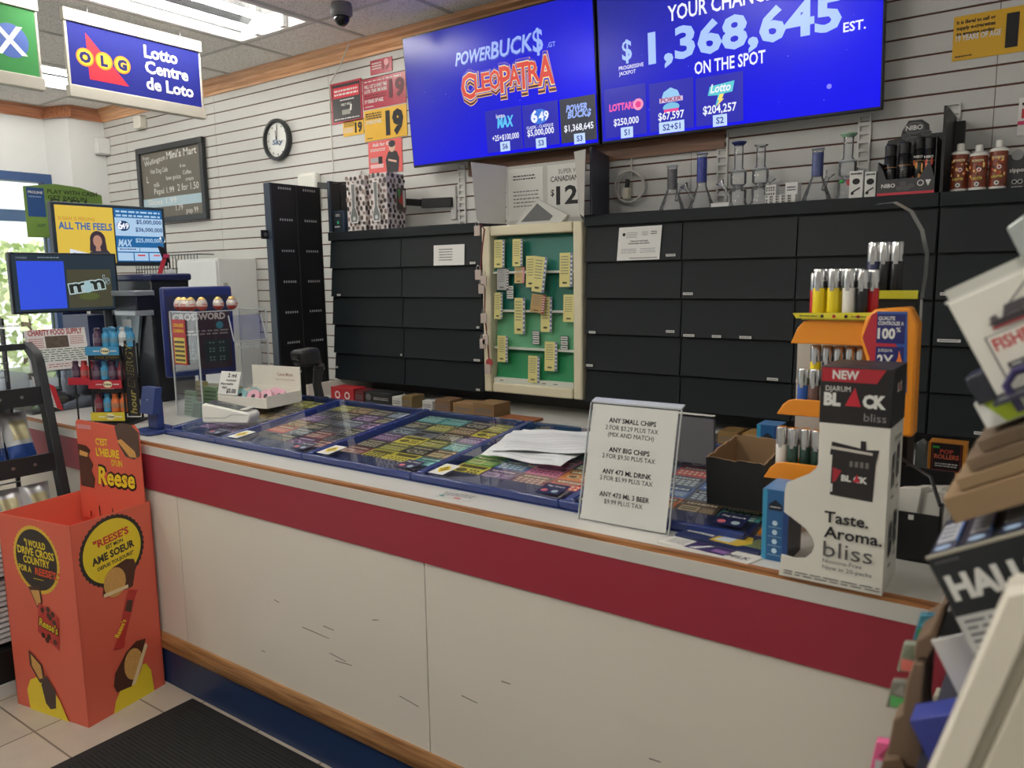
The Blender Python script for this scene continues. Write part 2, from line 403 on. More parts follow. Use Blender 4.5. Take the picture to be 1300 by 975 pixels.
# hanging double-sided signs
def hang_sign(name, label, y0, y1, z0, z1, x, face, kind):
    t = thing(name, label, 'sign', (x, (y0+y1)/2, z0)); al = M((176, 172, 160), .4, .3); mb = MB()
    mb.box(x-.022, x+.022, y0, y1, z1-.062, z1, al); mb.box(x-.022, x+.022, y0, y1, z0, z0+.062, al)
    mb.box(x-.01, x+.01, y0+.004, y0+.018, z0+.06, z1-.06, al); mb.box(x-.01, x+.01, y1-.018, y1-.004, z0+.06, z1-.06, al)
    build('frame', mb, t, bev=.004)
    mb = MB(); a, b, c, d = y0+.018, y1-.018, z0+.06, z1-.06
    mb.box(x-.008, x+.008, a, b, c, d, face); P = Pan(mb, (x+.0085, a, c), (0, b-a, 0), (0, 0, d-c))
    if kind == 'olg':
        q = lambda y, z: ((y-a)/(b-a), (z-c)/(d-c))
        P.poly([q(2.13, 2.825), q(2.134, 2.60), q(2.34, 2.60)], M((206, 40, 56), .6, spec=.2))
        for yy, ch in ((2.119, 'O'), (2.215, 'L'), (2.311, 'G')):
            u, v = q(yy, 2.704)
            P.disc(u, v, .045, M((214, 120, 24), .6, spec=.2)); P.disc(u, v, .038, M((236, 170, 48), .6, spec=.2)); P.T(ch, u, v-.075, .047, M((24, 28, 84), .6, spec=.2), bold=.07)
        for s, z in (('Lotto', 2.772), ('Centre', 2.692), ('de Loto', 2.607)):
            u, v = q(2.437, z); P.T(s, u, v, .062, WHITE, 'l', bold=.028)
    else:
        u = 1-.115/(b-a); v = .48
        P.disc(u, v, .078, M((50, 84, 160)))
        P.T('X', u, v-.2, .13, WHITE, bold=.01, rot=.08); P.T('A', u-.13/(b-a), v-.2, .14, WHITE, bold=.02); P.T('M', u-.30/(b-a), v-.2, .14, WHITE, bold=.02)
    build('panel', mb, t)
    for yy in (y0+.13, y1-.12):
        mb = MB(); mb.tube([(x, yy, z1), (x+.004, yy, z1+.012), (x-.003, yy+.003, 2.968)], .0018, STEEL, 6); build('hanging_wire', mb, t)
hang_sign('hanging_sign', 'blue hanging sign reading Lotto Centre de Loto with a red triangle', 2.023, 2.785, 2.496, 2.926, -4.18, M((30, 36, 116), .6, spec=.15), 'olg')
hang_sign('hanging_sign', 'green hanging sign with a white X on a blue ball, cut by the left edge', 1.15, 1.909, 2.5, 2.93, -4.18, M((60, 128, 72), .6, spec=.15), 'max')

# ================================================================== the counter
LAM = M((228, 221, 209), .42, var=.05, scale=1.6); CTOP = M((208, 207, 200), .3, var=.03, scale=5)
t = thing('service_counter', 'long white service counter with a red band, blue toe kick and oak trims', 'counter', (-2.3, 1.53, 0))
mb = MB(); CX0, CX1 = -5.3, .9
for a, b in ((CX0, -3.85), (-3.85, -2.632), (-2.63, -1.412), (-1.41, -.19), (-.188, CX1)): mb.box(a+.0007, b-.0007, 1.532, 1.56, .2, .79, LAM)
scr = M((120, 112, 104), .8)
P = Pan(mb, (-2.7, 1.532, .2), (2.5, 0, 0), (0, 0, .6))
for u, v, l, s in ((.34, .47, .02, -.12), (.35, .33, .03, -.4), (.36, .30, .03, .35), (.62, .52, .012, .2), (.21, .18, .008, 0), (.47, .25, .03, -.5), (.43, .6, .01, 1), (.79, .42, .012, .3), (.30, .42, .05, -.15), (.565, .38, .022, -.3), (.245, .52, .01, -.6)):
    P.poly([(u, v), (u+l, v+s*l), (u+l*1.02, v+s*l+.004), (u, v+.005)], scr)
build('front_panel', mb, t)
mb = MB(); mb.box(CX0, CX1, 1.526, 1.56, .785, .922, M((158, 46, 64), .42, var=.04, scale=3)); build('red_band', mb, t, bev=.001)
mb = MB(); mb.box(CX0, CX1, 1.532, 1.56, 0, .155, M((34, 56, 98), .42, var=.16, scale=5)); build('toe_kick', mb, t)
mb = MB(); mb.prism([(1.532, .15), (1.521, .15), (1.516, .158), (1.516, .19), (1.521, .203), (1.524, .214), (1.532, .214)], (CX0, 0, 0), Y3, Z3, (CX1-CX0, 0, 0), wood((176, 130, 84), (128, 86, 50), .45, 'X')); build('base_moulding', mb, t)
mb = MB(); mb.box(CX0, CX1, 1.524, 1.55, .922, .955, CTOP); build('edge_band', mb, t)
mb = MB(); mb.box(CX0, CX1, 1.528, 1.545, .955, .966, wood((182, 122, 70), (120, 74, 42), .5, 'X', 9)); build('oak_edge_strip', mb, t)
mb = MB(); mb.box(CX0, CX1, 1.545, 2.31, .93, .965, CTOP); build('countertop', mb, t)
mb = MB(); mb.box(CX0, CX1, 2.27, 2.29, 0, .93, LAM); mb.box(CX0, CX0+.02, 1.56, 2.27, 0, .93, LAM); mb.box(CX1-.02, CX1, 1.56, 2.27, 0, .93, LAM); build('carcass', mb, t)

# low shelf along the wall below the tobacco cabinets
t = thing('back_shelf', 'white low wall shelf below the black cabinets', 'shelf', (-1.4, 3.2, 0))
mb = MB(); mb.box(-3.62, .9, 2.98, 3.49, .84, .87, M((205, 205, 202), .4)); build('shelf_board', mb, t)
mb = MB(); mb.box(-3.62, .9, 3.0, 3.02, 0, .84, LAM); mb.box(-3.64, -3.62, 2.98, 3.49, 0, .95, LAM); mb.box(.88, .9, 3.02, 3.49, 0, .84, LAM); build('carcass', mb, t)
mb = MB(); mb.box(-3.6, .88, 3.47, 3.49, .87, .95, M((96, 98, 98), .6)); build('back_panel', mb, t)

# ================================================================== tobacco cabinets
ROWS = [1.785, 1.621, 1.454, 1.286, 1.115, .958]
FACE = 3.2
TAGM = M((214, 214, 210), .5)
def cabinet(label, x0, x1, cols, tags):
    t = thing('tobacco_cabinet', label, 'cabinet', ((x0+x1)/2, 3.35, .955), group='black tobacco cabinets')
    mb = MB(); mb.box(x0, x1, FACE+.018, 3.499, .955, 1.84, M((24, 26, 28), .6)); build('body', mb, t)
    mb = MB(); mb.box(x0, x1, FACE-.004, FACE+.018, 1.79, 1.84, CABM); build('header_band', mb, t, bev=.002)
    for r in range(5):
        for c in range(len(cols)-1):
            a, b = cols[c]+.003, cols[c+1]-.003; zt, zb = ROWS[r]-.004, ROWS[r+1]+.006
            mb = MB()
            # the flap leans out a little at its lower edge
            mb.prism([(FACE+.012, zt), (FACE, zb+.02), (FACE-.004, zb), (FACE+.016, zb), (FACE+.018, zt)], (a, 0, 0), Y3, Z3, (b-a, 0, 0), CABM)
            f = build('flap', mb, t)
            for (rr, cc, u, v, wd) in tags:
                if (rr, cc) == (r, c):
                    mb = MB(); P = Pan(mb, (a, FACE-.0045, zb), (b-a, 0, 0), (0, .004, .02)); w = b-a
                    mb.obox(P.p(u, 0, 0)+Vector((0, -.002, .004+v*.1)), (wd, 0, 0), (0, -.002, 0), (0, 0, .011), TAGM)
                    P2 = Pan(mb, P.p(u, 0, 0)+Vector((0, -.0045, .004+v*.1)), (wd, 0, 0), (0, 0, .011)); P2.lines(.1, .25, .9, .8, 1, GREYINK)
                    build('price_tag', mb, f)
cabinet('left black tobacco cabinet beside the tall black gate, under the patterned boxes', -3.635, -2.482, [-3.635, -3.052, -2.482],
        [(0, 1, .88, 0, .035), (1, 0, .1, 0, .03), (2, 1, .94, .02, .018), (3, 0, .97, .03, .012), (3, 1, .9, 0, .04), (4, 0, .03, .6, .018), (4, 1, .92, 0, .025)])
cabinet('wide black tobacco cabinet between the ticket dispenser and the black divider fin', -1.87, -.409, [-1.87, -1.386, -.9, -.409],
        [(0, 0, .86, .1, .045), (1, 1, .02, .1, .045), (2, 0, .87, .12, .04), (3, 0, .02, .1, .035), (2, 0, .05, -.03, .035), (2, 1, .03, -.03, .05), (2, 1, .55, -.03, .05), (3, 1, .8, 0, .045), (3, 2, .03, 0, .04), (2, 1, .3, -.03, .04)])
cabinet('right black tobacco cabinet below the white-capped bottles', -.405, .6, [-.405, .1, .6],
        [(1, 0, .03, .1, .035), (2, 0, .03, .1, .075), (3, 0, .3, .1, .04), (4, 0, .3, .1, .04)])

# papers taped to the cabinets
def sheet(name, label, cat, o, U, V, draw, m=PAPER, th=.0012, group=None):
    mb = MB(); o = Vector(o); U = Vector(U); V = Vector(V); n = U.cross(V).normalized()
    mb.obox(o-n*th, U, V, n*th, m); P = Pan(mb, o, U, V); draw(P)
    return solo(name, mb, label, cat, tuple(o+U*.5-n*th), group=group)
def d_price(P):
    P.lines(.18, .2, .62, .85, 5, GREYINK, .4); 
sheet('paper_notice', 'small white typed price list taped on the left black cabinet', 'notice', (-2.806, 3.196, 1.628), (.212, 0, 0), (0, .006, .107), d_price)
def d_lic(P):
    P.disc(.13, .78, .008, INK, 8); P.lines(.19, .66, .45, .85, 4, GREYINK, .3); P.lines(.56, .72, .7, .86, 3, GREYINK, .3); P.lines(.76, .74, .9, .86, 2, INK, .4)
    P.T('TOBACCO RETAILER', .5, .55, .0055, INK, bold=.02, fit=.09); P.T('DEALER PERMIT AND LICENCE', .5, .48, .0055, INK, bold=.02, fit=.105); P.lines(.1, .2, .45, .36, 3, GREYINK, .25); P.lines(.55, .2, .9, .36, 3, GREYINK, .25); P.rect(.3, .05, .95, .07, GREYINK)
sheet('paper_notice', 'white licence certificate taped on the wide black cabinet', 'notice', (-1.697, 3.193, 1.628), (.21, 0, .002), (.006, .012, .148), d_lic)

# ================================================================== lottery screens
def tv(label, x0, x1, draw, top):
    t = thing('wall_screen', label, 'television', ((x0+x1)/2, 3.40, 2.19), group='wall mounted lottery screens')
    V = Vector((0, -.062, .69)); n = Vector((0, -.69, -.062)).normalized(); o = Vector((x0, 3.392, 2.186)); U = Vector((x1-x0, 0, 0))
    mb = MB(); mb.obox(o-n*.03, U, V, n*.028, M((16, 16, 19), .35)); build('bezel', mb, t, bev=.003)
    mb = MB(); mb.obox(o-n*.07+U*.2+V*.15, U*.6, V*.6, n*.045, BLACK); mb.obox(o-n*.07+U*.4+V*.3, U*.2, V*.45, -n*.055, BLACK); build('wall_mount', mb, t)
    a = .008; mb = MB(); uu = U.normalized(); vv = V.normalized()
    so, sU, sV = o+uu*a+vv*.012-n*.0015, U-uu*2*a, V-vv*(.012+a)
    g = MB()
    mb.obox(so, sU, sV, n*.002, screen_mat); P = Pan(mb, so+n*.0022, sU, sV, .0004); draw(P)
    build('screen', mb, t)
def make_screen_mat():
    m = bpy.data.materials.new('blue_screen'); m.use_nodes = True; nt = m.node_tree; b = nt.nodes['Principled BSDF']
    b.inputs['Roughness'].default_value = .22; b.inputs['Specular IOR Level'].default_value = .22; b.inputs['Base Color'].default_value = (.01, .01, .02, 1)
    tc = nt.nodes.new('ShaderNodeTexCoord'); sp = nt.nodes.new('ShaderNodeSeparateXYZ'); nt.links.new(tc.outputs['Generated'], sp.inputs[0])
    mul = nt.nodes.new('ShaderNodeMath'); mul.operation = 'MULTIPLY_ADD'; mul.inputs[1].default_value = .55; 
    inv = nt.nodes.new('ShaderNodeMath'); inv.operation = 'MULTIPLY_ADD'; inv.inputs[1].default_value = -.55; inv.inputs[2].default_value = .55
    nt.links.new(sp.outputs[2], inv.inputs[0]); nt.links.new(sp.outputs[0], mul.inputs[0]); nt.links.new(inv.outputs[0], mul.inputs[2])
    cr = nt.nodes.new('ShaderNodeValToRGB'); cr.color_ramp.elements[0].color = L3((40, 44, 150)); cr.color_ramp.elements[1].color = L3((4, 4, 240))
    cr.color_ramp.elements[0].position = .1; cr.color_ramp.elements[1].position = .85
    nt.links.new(mul.outputs[0], cr.inputs[0]); nt.links.new(cr.outputs[0], b.inputs['Emission Color']); b.inputs['Emission Strength'].default_value = 1.0
    return m
screen_mat = make_screen_mat()
eW, eTILE, eGREY, eLB = E((235, 238, 250)), E((36, 36, 172)), E((56, 58, 68)), E((165, 195, 255))
def chip(P, u, v, s):
    P.rect(u-.026, v-.03, u+.026, v+.042, E((190, 215, 250))) if len(s) == 2 else P.rect(u-.05, v-.03, u+.05, v+.042, E((190, 215, 250)))
    P.T(s, u, v-.012, .026, E((40, 44, 150)), bold=.02)
def dots(P, n):
    for i in range(n): P.disc(random.uniform(.02, .95), random.uniform(.05, .6), random.uniform(.001, .0025), E((150, 160, 255)), 6)
def d_left(P):
    dots(P, 14)
    sh = E((70, 84, 190)); lb = E((150, 175, 245))
    P.T('POWER', .302, .705, .062, sh, 'l', fit=.235, bold=.03, shear=.25, rot=.0); P.T('POWER', .299, .712, .062, lb, 'l', fit=.235, bold=.02, shear=.25)
    P.T('BUCK', .50, .70, .078, sh, 'l', fit=.255, bold=.03, shear=.15); P.T('BUCK', .497, .708, .078, lb, 'l', fit=.255, bold=.02, shear=.15)
    P.T('$', .715, .69, .105, lb, 'l', fit=.06, bold=.02); P.T('.GT', .785, .70, .022, lb, 'l', bold=.01)
    # game title with layered outlines
    X = ((0, 'C', .13, .095), (.09, 'L', .095, .05), (.14, 'E', .092, .055), (.195, 'O', .095, .07), (.265, 'P', .13, .07), (.325, 'A', .1, .07), (.38, 'T', .13, .075), (.45, 'R', .1, .07), (.51, 'A', .14, .1))
    for bold, colr, dz in ((.17, (240, 190, 130), -.012), (.145, (80, 40, 60), -.012), (.125, (242, 180, 90), 0), (.105, (62, 52, 190), .004), (.05, (238, 220, 160), 0), (.022, (214, 70, 60), 0)):
        c = E(colr)
        for dx, ch, h, w in X:
            P.T(ch, .333+dx*.80+w*.33, .452+dz+(0 if h > .12 else .035), h*.95, c, 'c', fit=w*.95+bold*.09, bold=bold)
    P.rect(.448, .022, .64, .335, eTILE); P.rect(.645, .022, .824, .33, eTILE); P.rect(.832, .022, 1.0, .328, eGREY)
    P.T('MAX', .552, .2, .05, E((90, 190, 240)), fit=.10, bold=.05, shear=.1); P.T('lotto', .53, .27, .02, eW, bold=.01)
    P.T('+25+$100,000', .55, .105, .028, eW, fit=.17, bold=.015); chip(P, .545, .05, 'S6')
    P.disc(.73, .235, .055, E((60, 120, 220)), 20, .036); P.T('6', .705, .2, .055, eW, bold=.04); P.T('49', .752, .205, .042, eW, bold=.03); P.T('CLASSIC - CLASSIQUE', .73, .155, .014, eW, fit=.16, bold=.01)
    P.T('$5,000,000', .732, .105, .03, eW, fit=.16, bold=.02); chip(P, .732, .04, 'S3')
    P.T('POWER', .912, .235, .03, lb, fit=.12, bold=.04, shear=.2); P.T('BUCK$', .922, .19, .03, lb, fit=.13, bold=.04, shear=.2)
    P.T('$1,368,645', .918, .1, .03, eW, fit=.165, bold=.02); chip(P, .92, .035, 'S3')
def d_right(P):
    dots(P, 18); P.disc(.845, .15, .010, E((130, 130, 250)), 14)
    P.T('YOUR CHANCE TO WIN', .285, .70, .062, eW, 'l', fit=.72, bold=.018)
    P.T('$', .118, .515, .085, eLB, bold=.02, fit=.05); P.T('PROGRESSIVE', .082, .455, .016, eW, 'l', fit=.125, bold=.012); P.T('JACKPOT', .082, .42, .016, eW, 'l', fit=.085, bold=.012)
    P.T('1,368,645', .205, .465, .125, eLB, 'l', fit=.825, bold=.035); P.T('EST.', .885, .437, .034, eW, 'l', bold=.02)
    P.T('ON THE SPOT', .51, .345, .05, eW, fit=.31, bold=.02)
    P.rect(.014, .018, .190, .345, eTILE); P.rect(.204, .018, .378, .332, eTILE); P.rect(.387, .018, .56, .318, eTILE)
    P.T('LOTTARIO', .035, .195, .03, E((235, 90, 170)), 'l', fit=.155, bold=.05); P.disc(.158, .215, .026, E((245, 150, 190)), 20); P.disc(.158, .215, .014, E((230, 60, 140)), 16)
    P.T('$250,000', .105, .095, .03, eW, fit=.13, bold=.02); chip(P, .107, .035, 'S1')
    P.poly([(.29, .29), (.262, .265), (.25, .21), (.33, .21), (.318, .265)], E((150, 200, 240))); P.rect(.245, .198, .337, .228, E((210, 190, 220))); P.T('POKER', .291, .202, .018, E((150, 30, 90)), fit=.10, bold=.02); P.disc(.291, .165, .04, E((120, 190, 225)), 18, .02); P.rect(.262, .135, .32, .155, E((230, 70, 150)))
    P.T('$67,597', .29, .09, .032, eW, fit=.125, bold=.02); chip(P, .291, .033, 'S2+S1')
    P.poly([(.44, .255), (.53, .27), (.522, .205), (.49, .2), (.458, .12), (.47, .195), (.432, .2)], E((90, 200, 210))); P.T('Lotto', .478, .215, .034, eW, fit=.09, bold=.03, shear=.2); P.poly([(.476, .2), (.492, .2), (.484, .17), (.492, .17), (.462, .125), (.475, .165), (.468, .165)], E((250, 220, 110)))
    P.T('$204,257', .475, .088, .034, eW, fit=.15, bold=.02); chip(P, .476, .033, 'S2')
tv('left lottery screen showing the orange game title and three prize tiles', -3.109, -1.897, d_left, 1)
tv('right lottery screen showing the jackpot amount in big pale digits', -1.886, -.648, d_right, 1)

# ================================================================== things on the slatwall
WY = 3.5
# clock
t = thing('wall_clock', 'round wall clock with a dark rim and white face on the slatwall', 'clock', (-4.415, WY, 2.496))
mb = MB(); c = (-4.415, WY-.001, 2.496); mb.lathe([(.132, 0), (.138, .02), (.134, .036), (.118, .04), (.112, .03), (.112, .012)], c, M((40, 44, 46), .35), 40, (0, -1, 0), cap=False); build('rim', mb, t)
mb = MB(); mb.lathe([(.113, 0), (.113, .016)], c, M((226, 228, 224), .5), 40, (0, -1, 0)); P = Pan(mb, (-4.415-.113, WY-.0175, 2.496-.113), (.226, 0, 0), (0, 0, .226))
for k in range(12):
    a = k*PI/6; P.disc(.5+.42*math.sin(a), .5+.42*math.cos(a), .006, INK, 6)
P.T('Sky', .5, .38, .03, M((50, 90, 130)), bold=.03, shear=.2, fit=.11)
face_ = build('face', mb, t)
mb = MB(); mb.prism([(-.003, 0), (.003, 0), (.012, .085), (.006, .09)], (-4.415, WY-.024, 2.496), X3, Z3, (0, -.002, 0), INK); build('hand', mb, face_)
mb = MB(); mb.prism([(-.003, 0), (.003, 0), (-.004, .06), (-.008, .06)], (-4.415, WY-.028, 2.496), X3, Z3, (0, -.002, 0), INK); build('hand', mb, face_)
# chalkboard
t = thing('chalkboard', 'framed chalkboard with a handwritten price list on the slatwall', 'chalkboard', (-5.72, WY, 2.02)); mb = MB()
x0, x1, z0, z1 = -6.17, -5.262, 2.02, 2.614; f = M((46, 50, 54), .4)
mb.box(x0, x1, WY-.035, WY-.001, z1-.045, z1, f); mb.box(x0, x1, WY-.035, WY-.001, z0, z0+.045, f); mb.box(x0, x0+.045, WY-.035, WY-.001, z0+.045, z1-.045, f); mb.box(x1-.045, x1, WY-.035, WY-.001, z0+.045, z1-.045, f); build('frame', mb, t, bev=.004)
mb = MB(); mb.box(x0+.045, x1-.045, WY-.016, WY-.004, z0+.045, z1-.045, M((112, 108, 98), .7, var=.12, scale=4)); P = Pan(mb, (x0+.045, WY-.0165, z0+.045), (x1-x0-.09, 0, 0), (0, 0, z1-z0-.09)); ch = M((232, 232, 226), .9)
P.T('Wellington', .06, .80, .04, ch, 'l', fit=.30, rot=.1); P.T("Mini's Mart", .45, .86, .055, ch, 'l', fit=.40, bold=.01, rot=.02); P.T('From', .04, .9, .03, ch, 'l'); P.T('Hot Dog Cafe', .16, .68, .035, ch, 'l', fit=.24); P.T('& tea', .66, .71, .025, ch, 'l'); P.T('Coffee', .70, .6, .03, ch, 'l'); P.T('L', .1, .55, .05, ch); P.T('milk', .2, .47, .035, ch, 'l'); P.T('low price', .42, .55, .035, ch, 'l', fit=.2); P.T('cream', .74, .50, .03, ch, 'l')
P.T('Pepsi 1.99', .2, .36, .045, ch, 'l', fit=.28); P.T('2 for 1.50', .6, .37, .05, ch, 'l', fit=.28); P.rect(.0, .16, 1.0, .30, M((176, 200, 210), .8)); P.T('Slices 1.99', .08, .20, .045, ch, 'l', fit=.4); P.T('pizza', .1, .08, .04, ch, 'l'); P.T('1.79', .55, .08, .045, ch, 'l'); P.T('pop 99', .72, .03, .04, ch, 'l')
build('board', mb, t)
# posters
def poster(label, x0, x1, z0, z1, m, draw, y=WY, border=None):
    mb = MB(); mb.box(x0, x1, y-.004, y-.0005, z0, z1, m); P = Pan(mb, (x0, y-.0042, z0), (x1-x0, 0, 0), (0, 0, z1-z0)); draw(P)
    return solo('poster', mb, label, 'poster', ((x0+x1)/2, y, z0))
PRED, PYEL = M((176, 40, 62), .3), M((226, 176, 34), .35)
def d1(P):
    P.lines(.08, .3, .5, .85, 3, WHITE); P.T('19', .72, .2, .045, M((120, 20, 36)), bold=.04); P.disc(.75, .7, .02, M((235, 170, 175)), 14)
poster('small red age notice pinned above the other notices', -3.528, -3.348, 2.776, 2.858, PRED, d1)
def d2(P):
    P.rect(.05, .05, .95, .95, M((40, 38, 40), .4)); P.rect(.08, .62, .92, .88, M((210, 40, 60))); P.lines(.12, .66, .88, .84, 2, WHITE, .5); P.lines(.3, .53, .75, .59, 1, WHITE); P.T('HELP WILL', .5, .42, .014, WHITE, bold=.02); P.rect(.35, .2, .62, .32, M((150, 150, 140))); P.poly([(.6, .28), (.66, .28), (.68, .42), (.63, .42)], WHITE); P.lines(.1, .08, .9, .13, 1, WHITE)
poster('black notice with a red border left of the red nineteen sign', -3.886, -3.610, 2.530, 2.776, PRED, d2)
def d3(P):
    P.lines(.04, .86, .9, .94, 1, WHITE, .4); P.T('WILL I GET ID EVERY TIME', .04, .68, .02, WHITE, 'l', fit=.19, bold=.02); P.T('LOOK YEAR SMOKERS', .04, .53, .02, WHITE, 'l', fit=.19, bold=.02); P.lines(.04, .32, .55, .48, 2, M((90, 10, 26))); P.T('19 YEARS OF AGE.', .04, .2, .02, WHITE, 'l', fit=.16, bold=.03); P.lines(.05, .05, .25, .11, 1, WHITE); P.T('19', .8, .28, .095, M((90, 14, 30)), fit=.13, bold=.05)
poster('red nineteen-years age sign above the yellow one', -3.600, -3.245, 2.582, 2.760, PRED, d3)
def d4(P):
    P.lines(.04, .7, .42, .92, 3, INK, .6); P.T('19 YEARS OF AGE', .04, .56, .02, WHITE, 'l', fit=.13, bold=.03); P.lines(.05, .06, .2, .12, 1, INK); P.T('19', .72, .16, .125, INK, fit=.145, bold=.06)
poster('large yellow nineteen age sign left of the screens', -3.597, -3.245, 2.395, 2.575, PYEL, d4)
def d5(P):
    P.lines(.06, .62, .55, .92, 3, INK, .5); P.lines(.06, .2, .5, .55, 3, WHITE, .5); P.T('19', .76, .2, .055, INK, fit=.065, bold=.05)
poster('small yellow nineteen age sign below the black notice', -3.787, -3.605, 2.446, 2.537, PYEL, d5)
def d6(P):
    P.T('Ask for ID', .4, .84, .02, WHITE, fit=.15, bold=.02); P.lines(.06, .68, .52, .78, 2, WHITE); P.rect(.06, .35, .3, .5, M((170, 160, 160))); P.rect(.3, .3, .42, .52, INK); P.rect(.06, .18, .45, .3, M((236, 190, 190)))
    k = M((34, 32, 36)); P.poly([(.55, 0), (.52, .4), (.6, .62), (.72, .68), (.86, .6), (.92, .4), (.88, 0)], k); P.disc(.72, .78, .028, M((222, 178, 158)), 16, .034); P.disc(.72, .855, .028, k, 16, .02); P.poly([(.6, .36), (.84, .28), (.84, .34), (.6, .42)], M((222, 178, 158)))
poster('pink poster of a person in black with folded arms', -3.573, -3.292, 2.195, 2.390, M((226, 96, 92), .4), d6)
def d7(P):
    for i, s in enumerate(('It is illegal to sell or', 'supply e-cigarettes', 'to anyone under')): P.T(s, .03, .82-.13*i, .013, INK, 'l', bold=.03, fit=.125)
    P.T('19 YEARS OF AGE', .03, .44, .02, WHITE, 'l', fit=.145, bold=.03); P.lines(.03, .06, .2, .12, 1, INK); P.T('19', .72, .18, .105, INK, fit=.16, bold=.06)
poster('yellow age sign on the slatwall at the right of the screens', -.432, -.085, 2.348, 2.508, PYEL, d7)
def d8(P):
    P.rect(.1, .45, .9, .7, M((190, 50, 60))); P.rect(0, .28, 1, .38, M((214, 60, 110))); P.lines(.1, .75, .9, .9, 1, INK); P.lines(.3, .05, .9, .2, 3, INK)
poster('small white and red hanging pack at the right edge of the slatwall', -.205, -.10, 2.05, 2.185, M((235, 232, 228), .4), d8)
# chime box, conduit box, sensor
def rbox(name, label, cat, x0, x1, y0, y1, z0, z1, m, bev=.01):
    mb = MB(); mb.box(x0, x1, y0, y1, z0, z1, m); return solo(name, mb, label, cat, ((x0+x1)/2, y1, z0), bev=bev)
rbox('door_chime', 'white plastic chime box on the slatwall above the black gate', 'chime', -4.19, -4.012, 3.44, 3.499, 2.02, 2.25, M((222, 222, 214), .4), .02)
rbox('motion_sensor', 'small white sensor under the crown moulding near the corner', 'sensor', -6.12, -6.02, 3.44, 3.499, 2.76, 2.86, M((226, 224, 212), .4), .008)
rbox('junction_box', 'small white box high in the wall corner', 'junction box', -6.68, -6.6, 3.40, 3.499, 2.62, 2.75, M((218, 220, 220), .4), .006)
# thin cable from the ceiling
mb = MB(); mb.tube([(-3.62, 3.42, 2.96), (-3.74, 3.45, 2.86), (-3.88, 3.485, 2.78), (-3.895, 3.492, 2.74), (-3.897, 3.494, 2.4), (-3.895, 3.494, 2.25)], .0035, M((224, 222, 214), .5), 6)
solo('cable', mb, 'thin white cable running from the ceiling down the slatwall', 'cable', (-3.887, 3.494, 1.88))
# slotted standards
def standard(x, z0, z1, label):
    mb = MB(); w = .05; y = WY-.012; m = M((208, 208, 204), .35); d = M((70, 66, 64), .7)
    mb.box(x-w/2, x-w/2+.008, y, WY-.0005, z0, z1, m); mb.box(x+w/2-.008, x+w/2, y, WY-.0005, z0, z1, m); n = int((z1-z0)/.034)
    for k in range(n+1): z = z0+k*.034; mb.box(x-w/2+.008, x+w/2-.008, y+.001, WY-.0005, z, min(z+.014, z1), m)
    solo('shelf_standard', mb, label, 'shelf standard', (x, WY, z0), group='slotted shelf standards')
standard(-2.838, 1.842, 2.19, 'slotted white wall standard left of the ticket dispenser'); standard(-1.323, 1.842, 2.19, 'slotted white wall standard behind the blue-topped bong')
standard(-.73, 1.842, 2.19, 'slotted white wall standard under the right end of the right screen'); standard(-.415, 1.95, 2.192, 'slotted white wall standard behind the black divider fin')
# coiled cable with plug under the right screen
mb = MB(); wc = M((214, 210, 204), .5); pts = [(-1.77, 3.49, 2.2), (-1.775, 3.485, 2.1), (-1.77, 3.48, 2.03)]
for k in range(40):
    a = -PI/2+k*.42; pts.append((-1.775+.075*math.cos(a+2.6)*(1+.12*math.sin(k)), 3.478-.0006*k, 1.985+.075*math.sin(a+2.6)))
mb.tube(pts, .0045, wc, 6); mb.box(-1.80, -1.77, 3.445, 3.475, 1.93, 1.98, M((222, 216, 196), .4)); mb.tube([(-1.785, 3.46, 1.98), (-1.78, 3.46, 2.02)], .011, BLACK, 8)
solo('coiled_cable', mb, 'coiled white power cable with a plug under the right screen', 'cable', (-1.775, 3.49, 1.9))
# swing arms of an empty bracket
def arm(label, x0, x1, z):
    t = thing('bracket_arm', label, 'bracket', (x1, 3.5, z), group='black folding bracket arms'); mb = MB(); mb.box(x1-.02, x1+.02, 3.485, 3.499, z-.09, z+.1, M((200, 200, 196), .4)); build('wall_plate', mb, t, bev=.004)
    mb = MB(); xm = x0+(x1-x0)*.5; mb.obox((x1, 3.47, z-.02), (xm-x1, -.06, 0), (0, .018, 0), (0, 0, .055), BLACK); mb.obox((xm, 3.40, z-.01), (x0-xm, .03, .02), (0, .018, 0), (0, 0, .04), BLACK); build('arm', mb, t, bev=.003)
arm('black folding bracket arm beside the patterned boxes on the slatwall', -3.25, -2.90, 1.98)
arm('black folding bracket arm beside the tall black gate', -3.98, -3.66, 2.13)

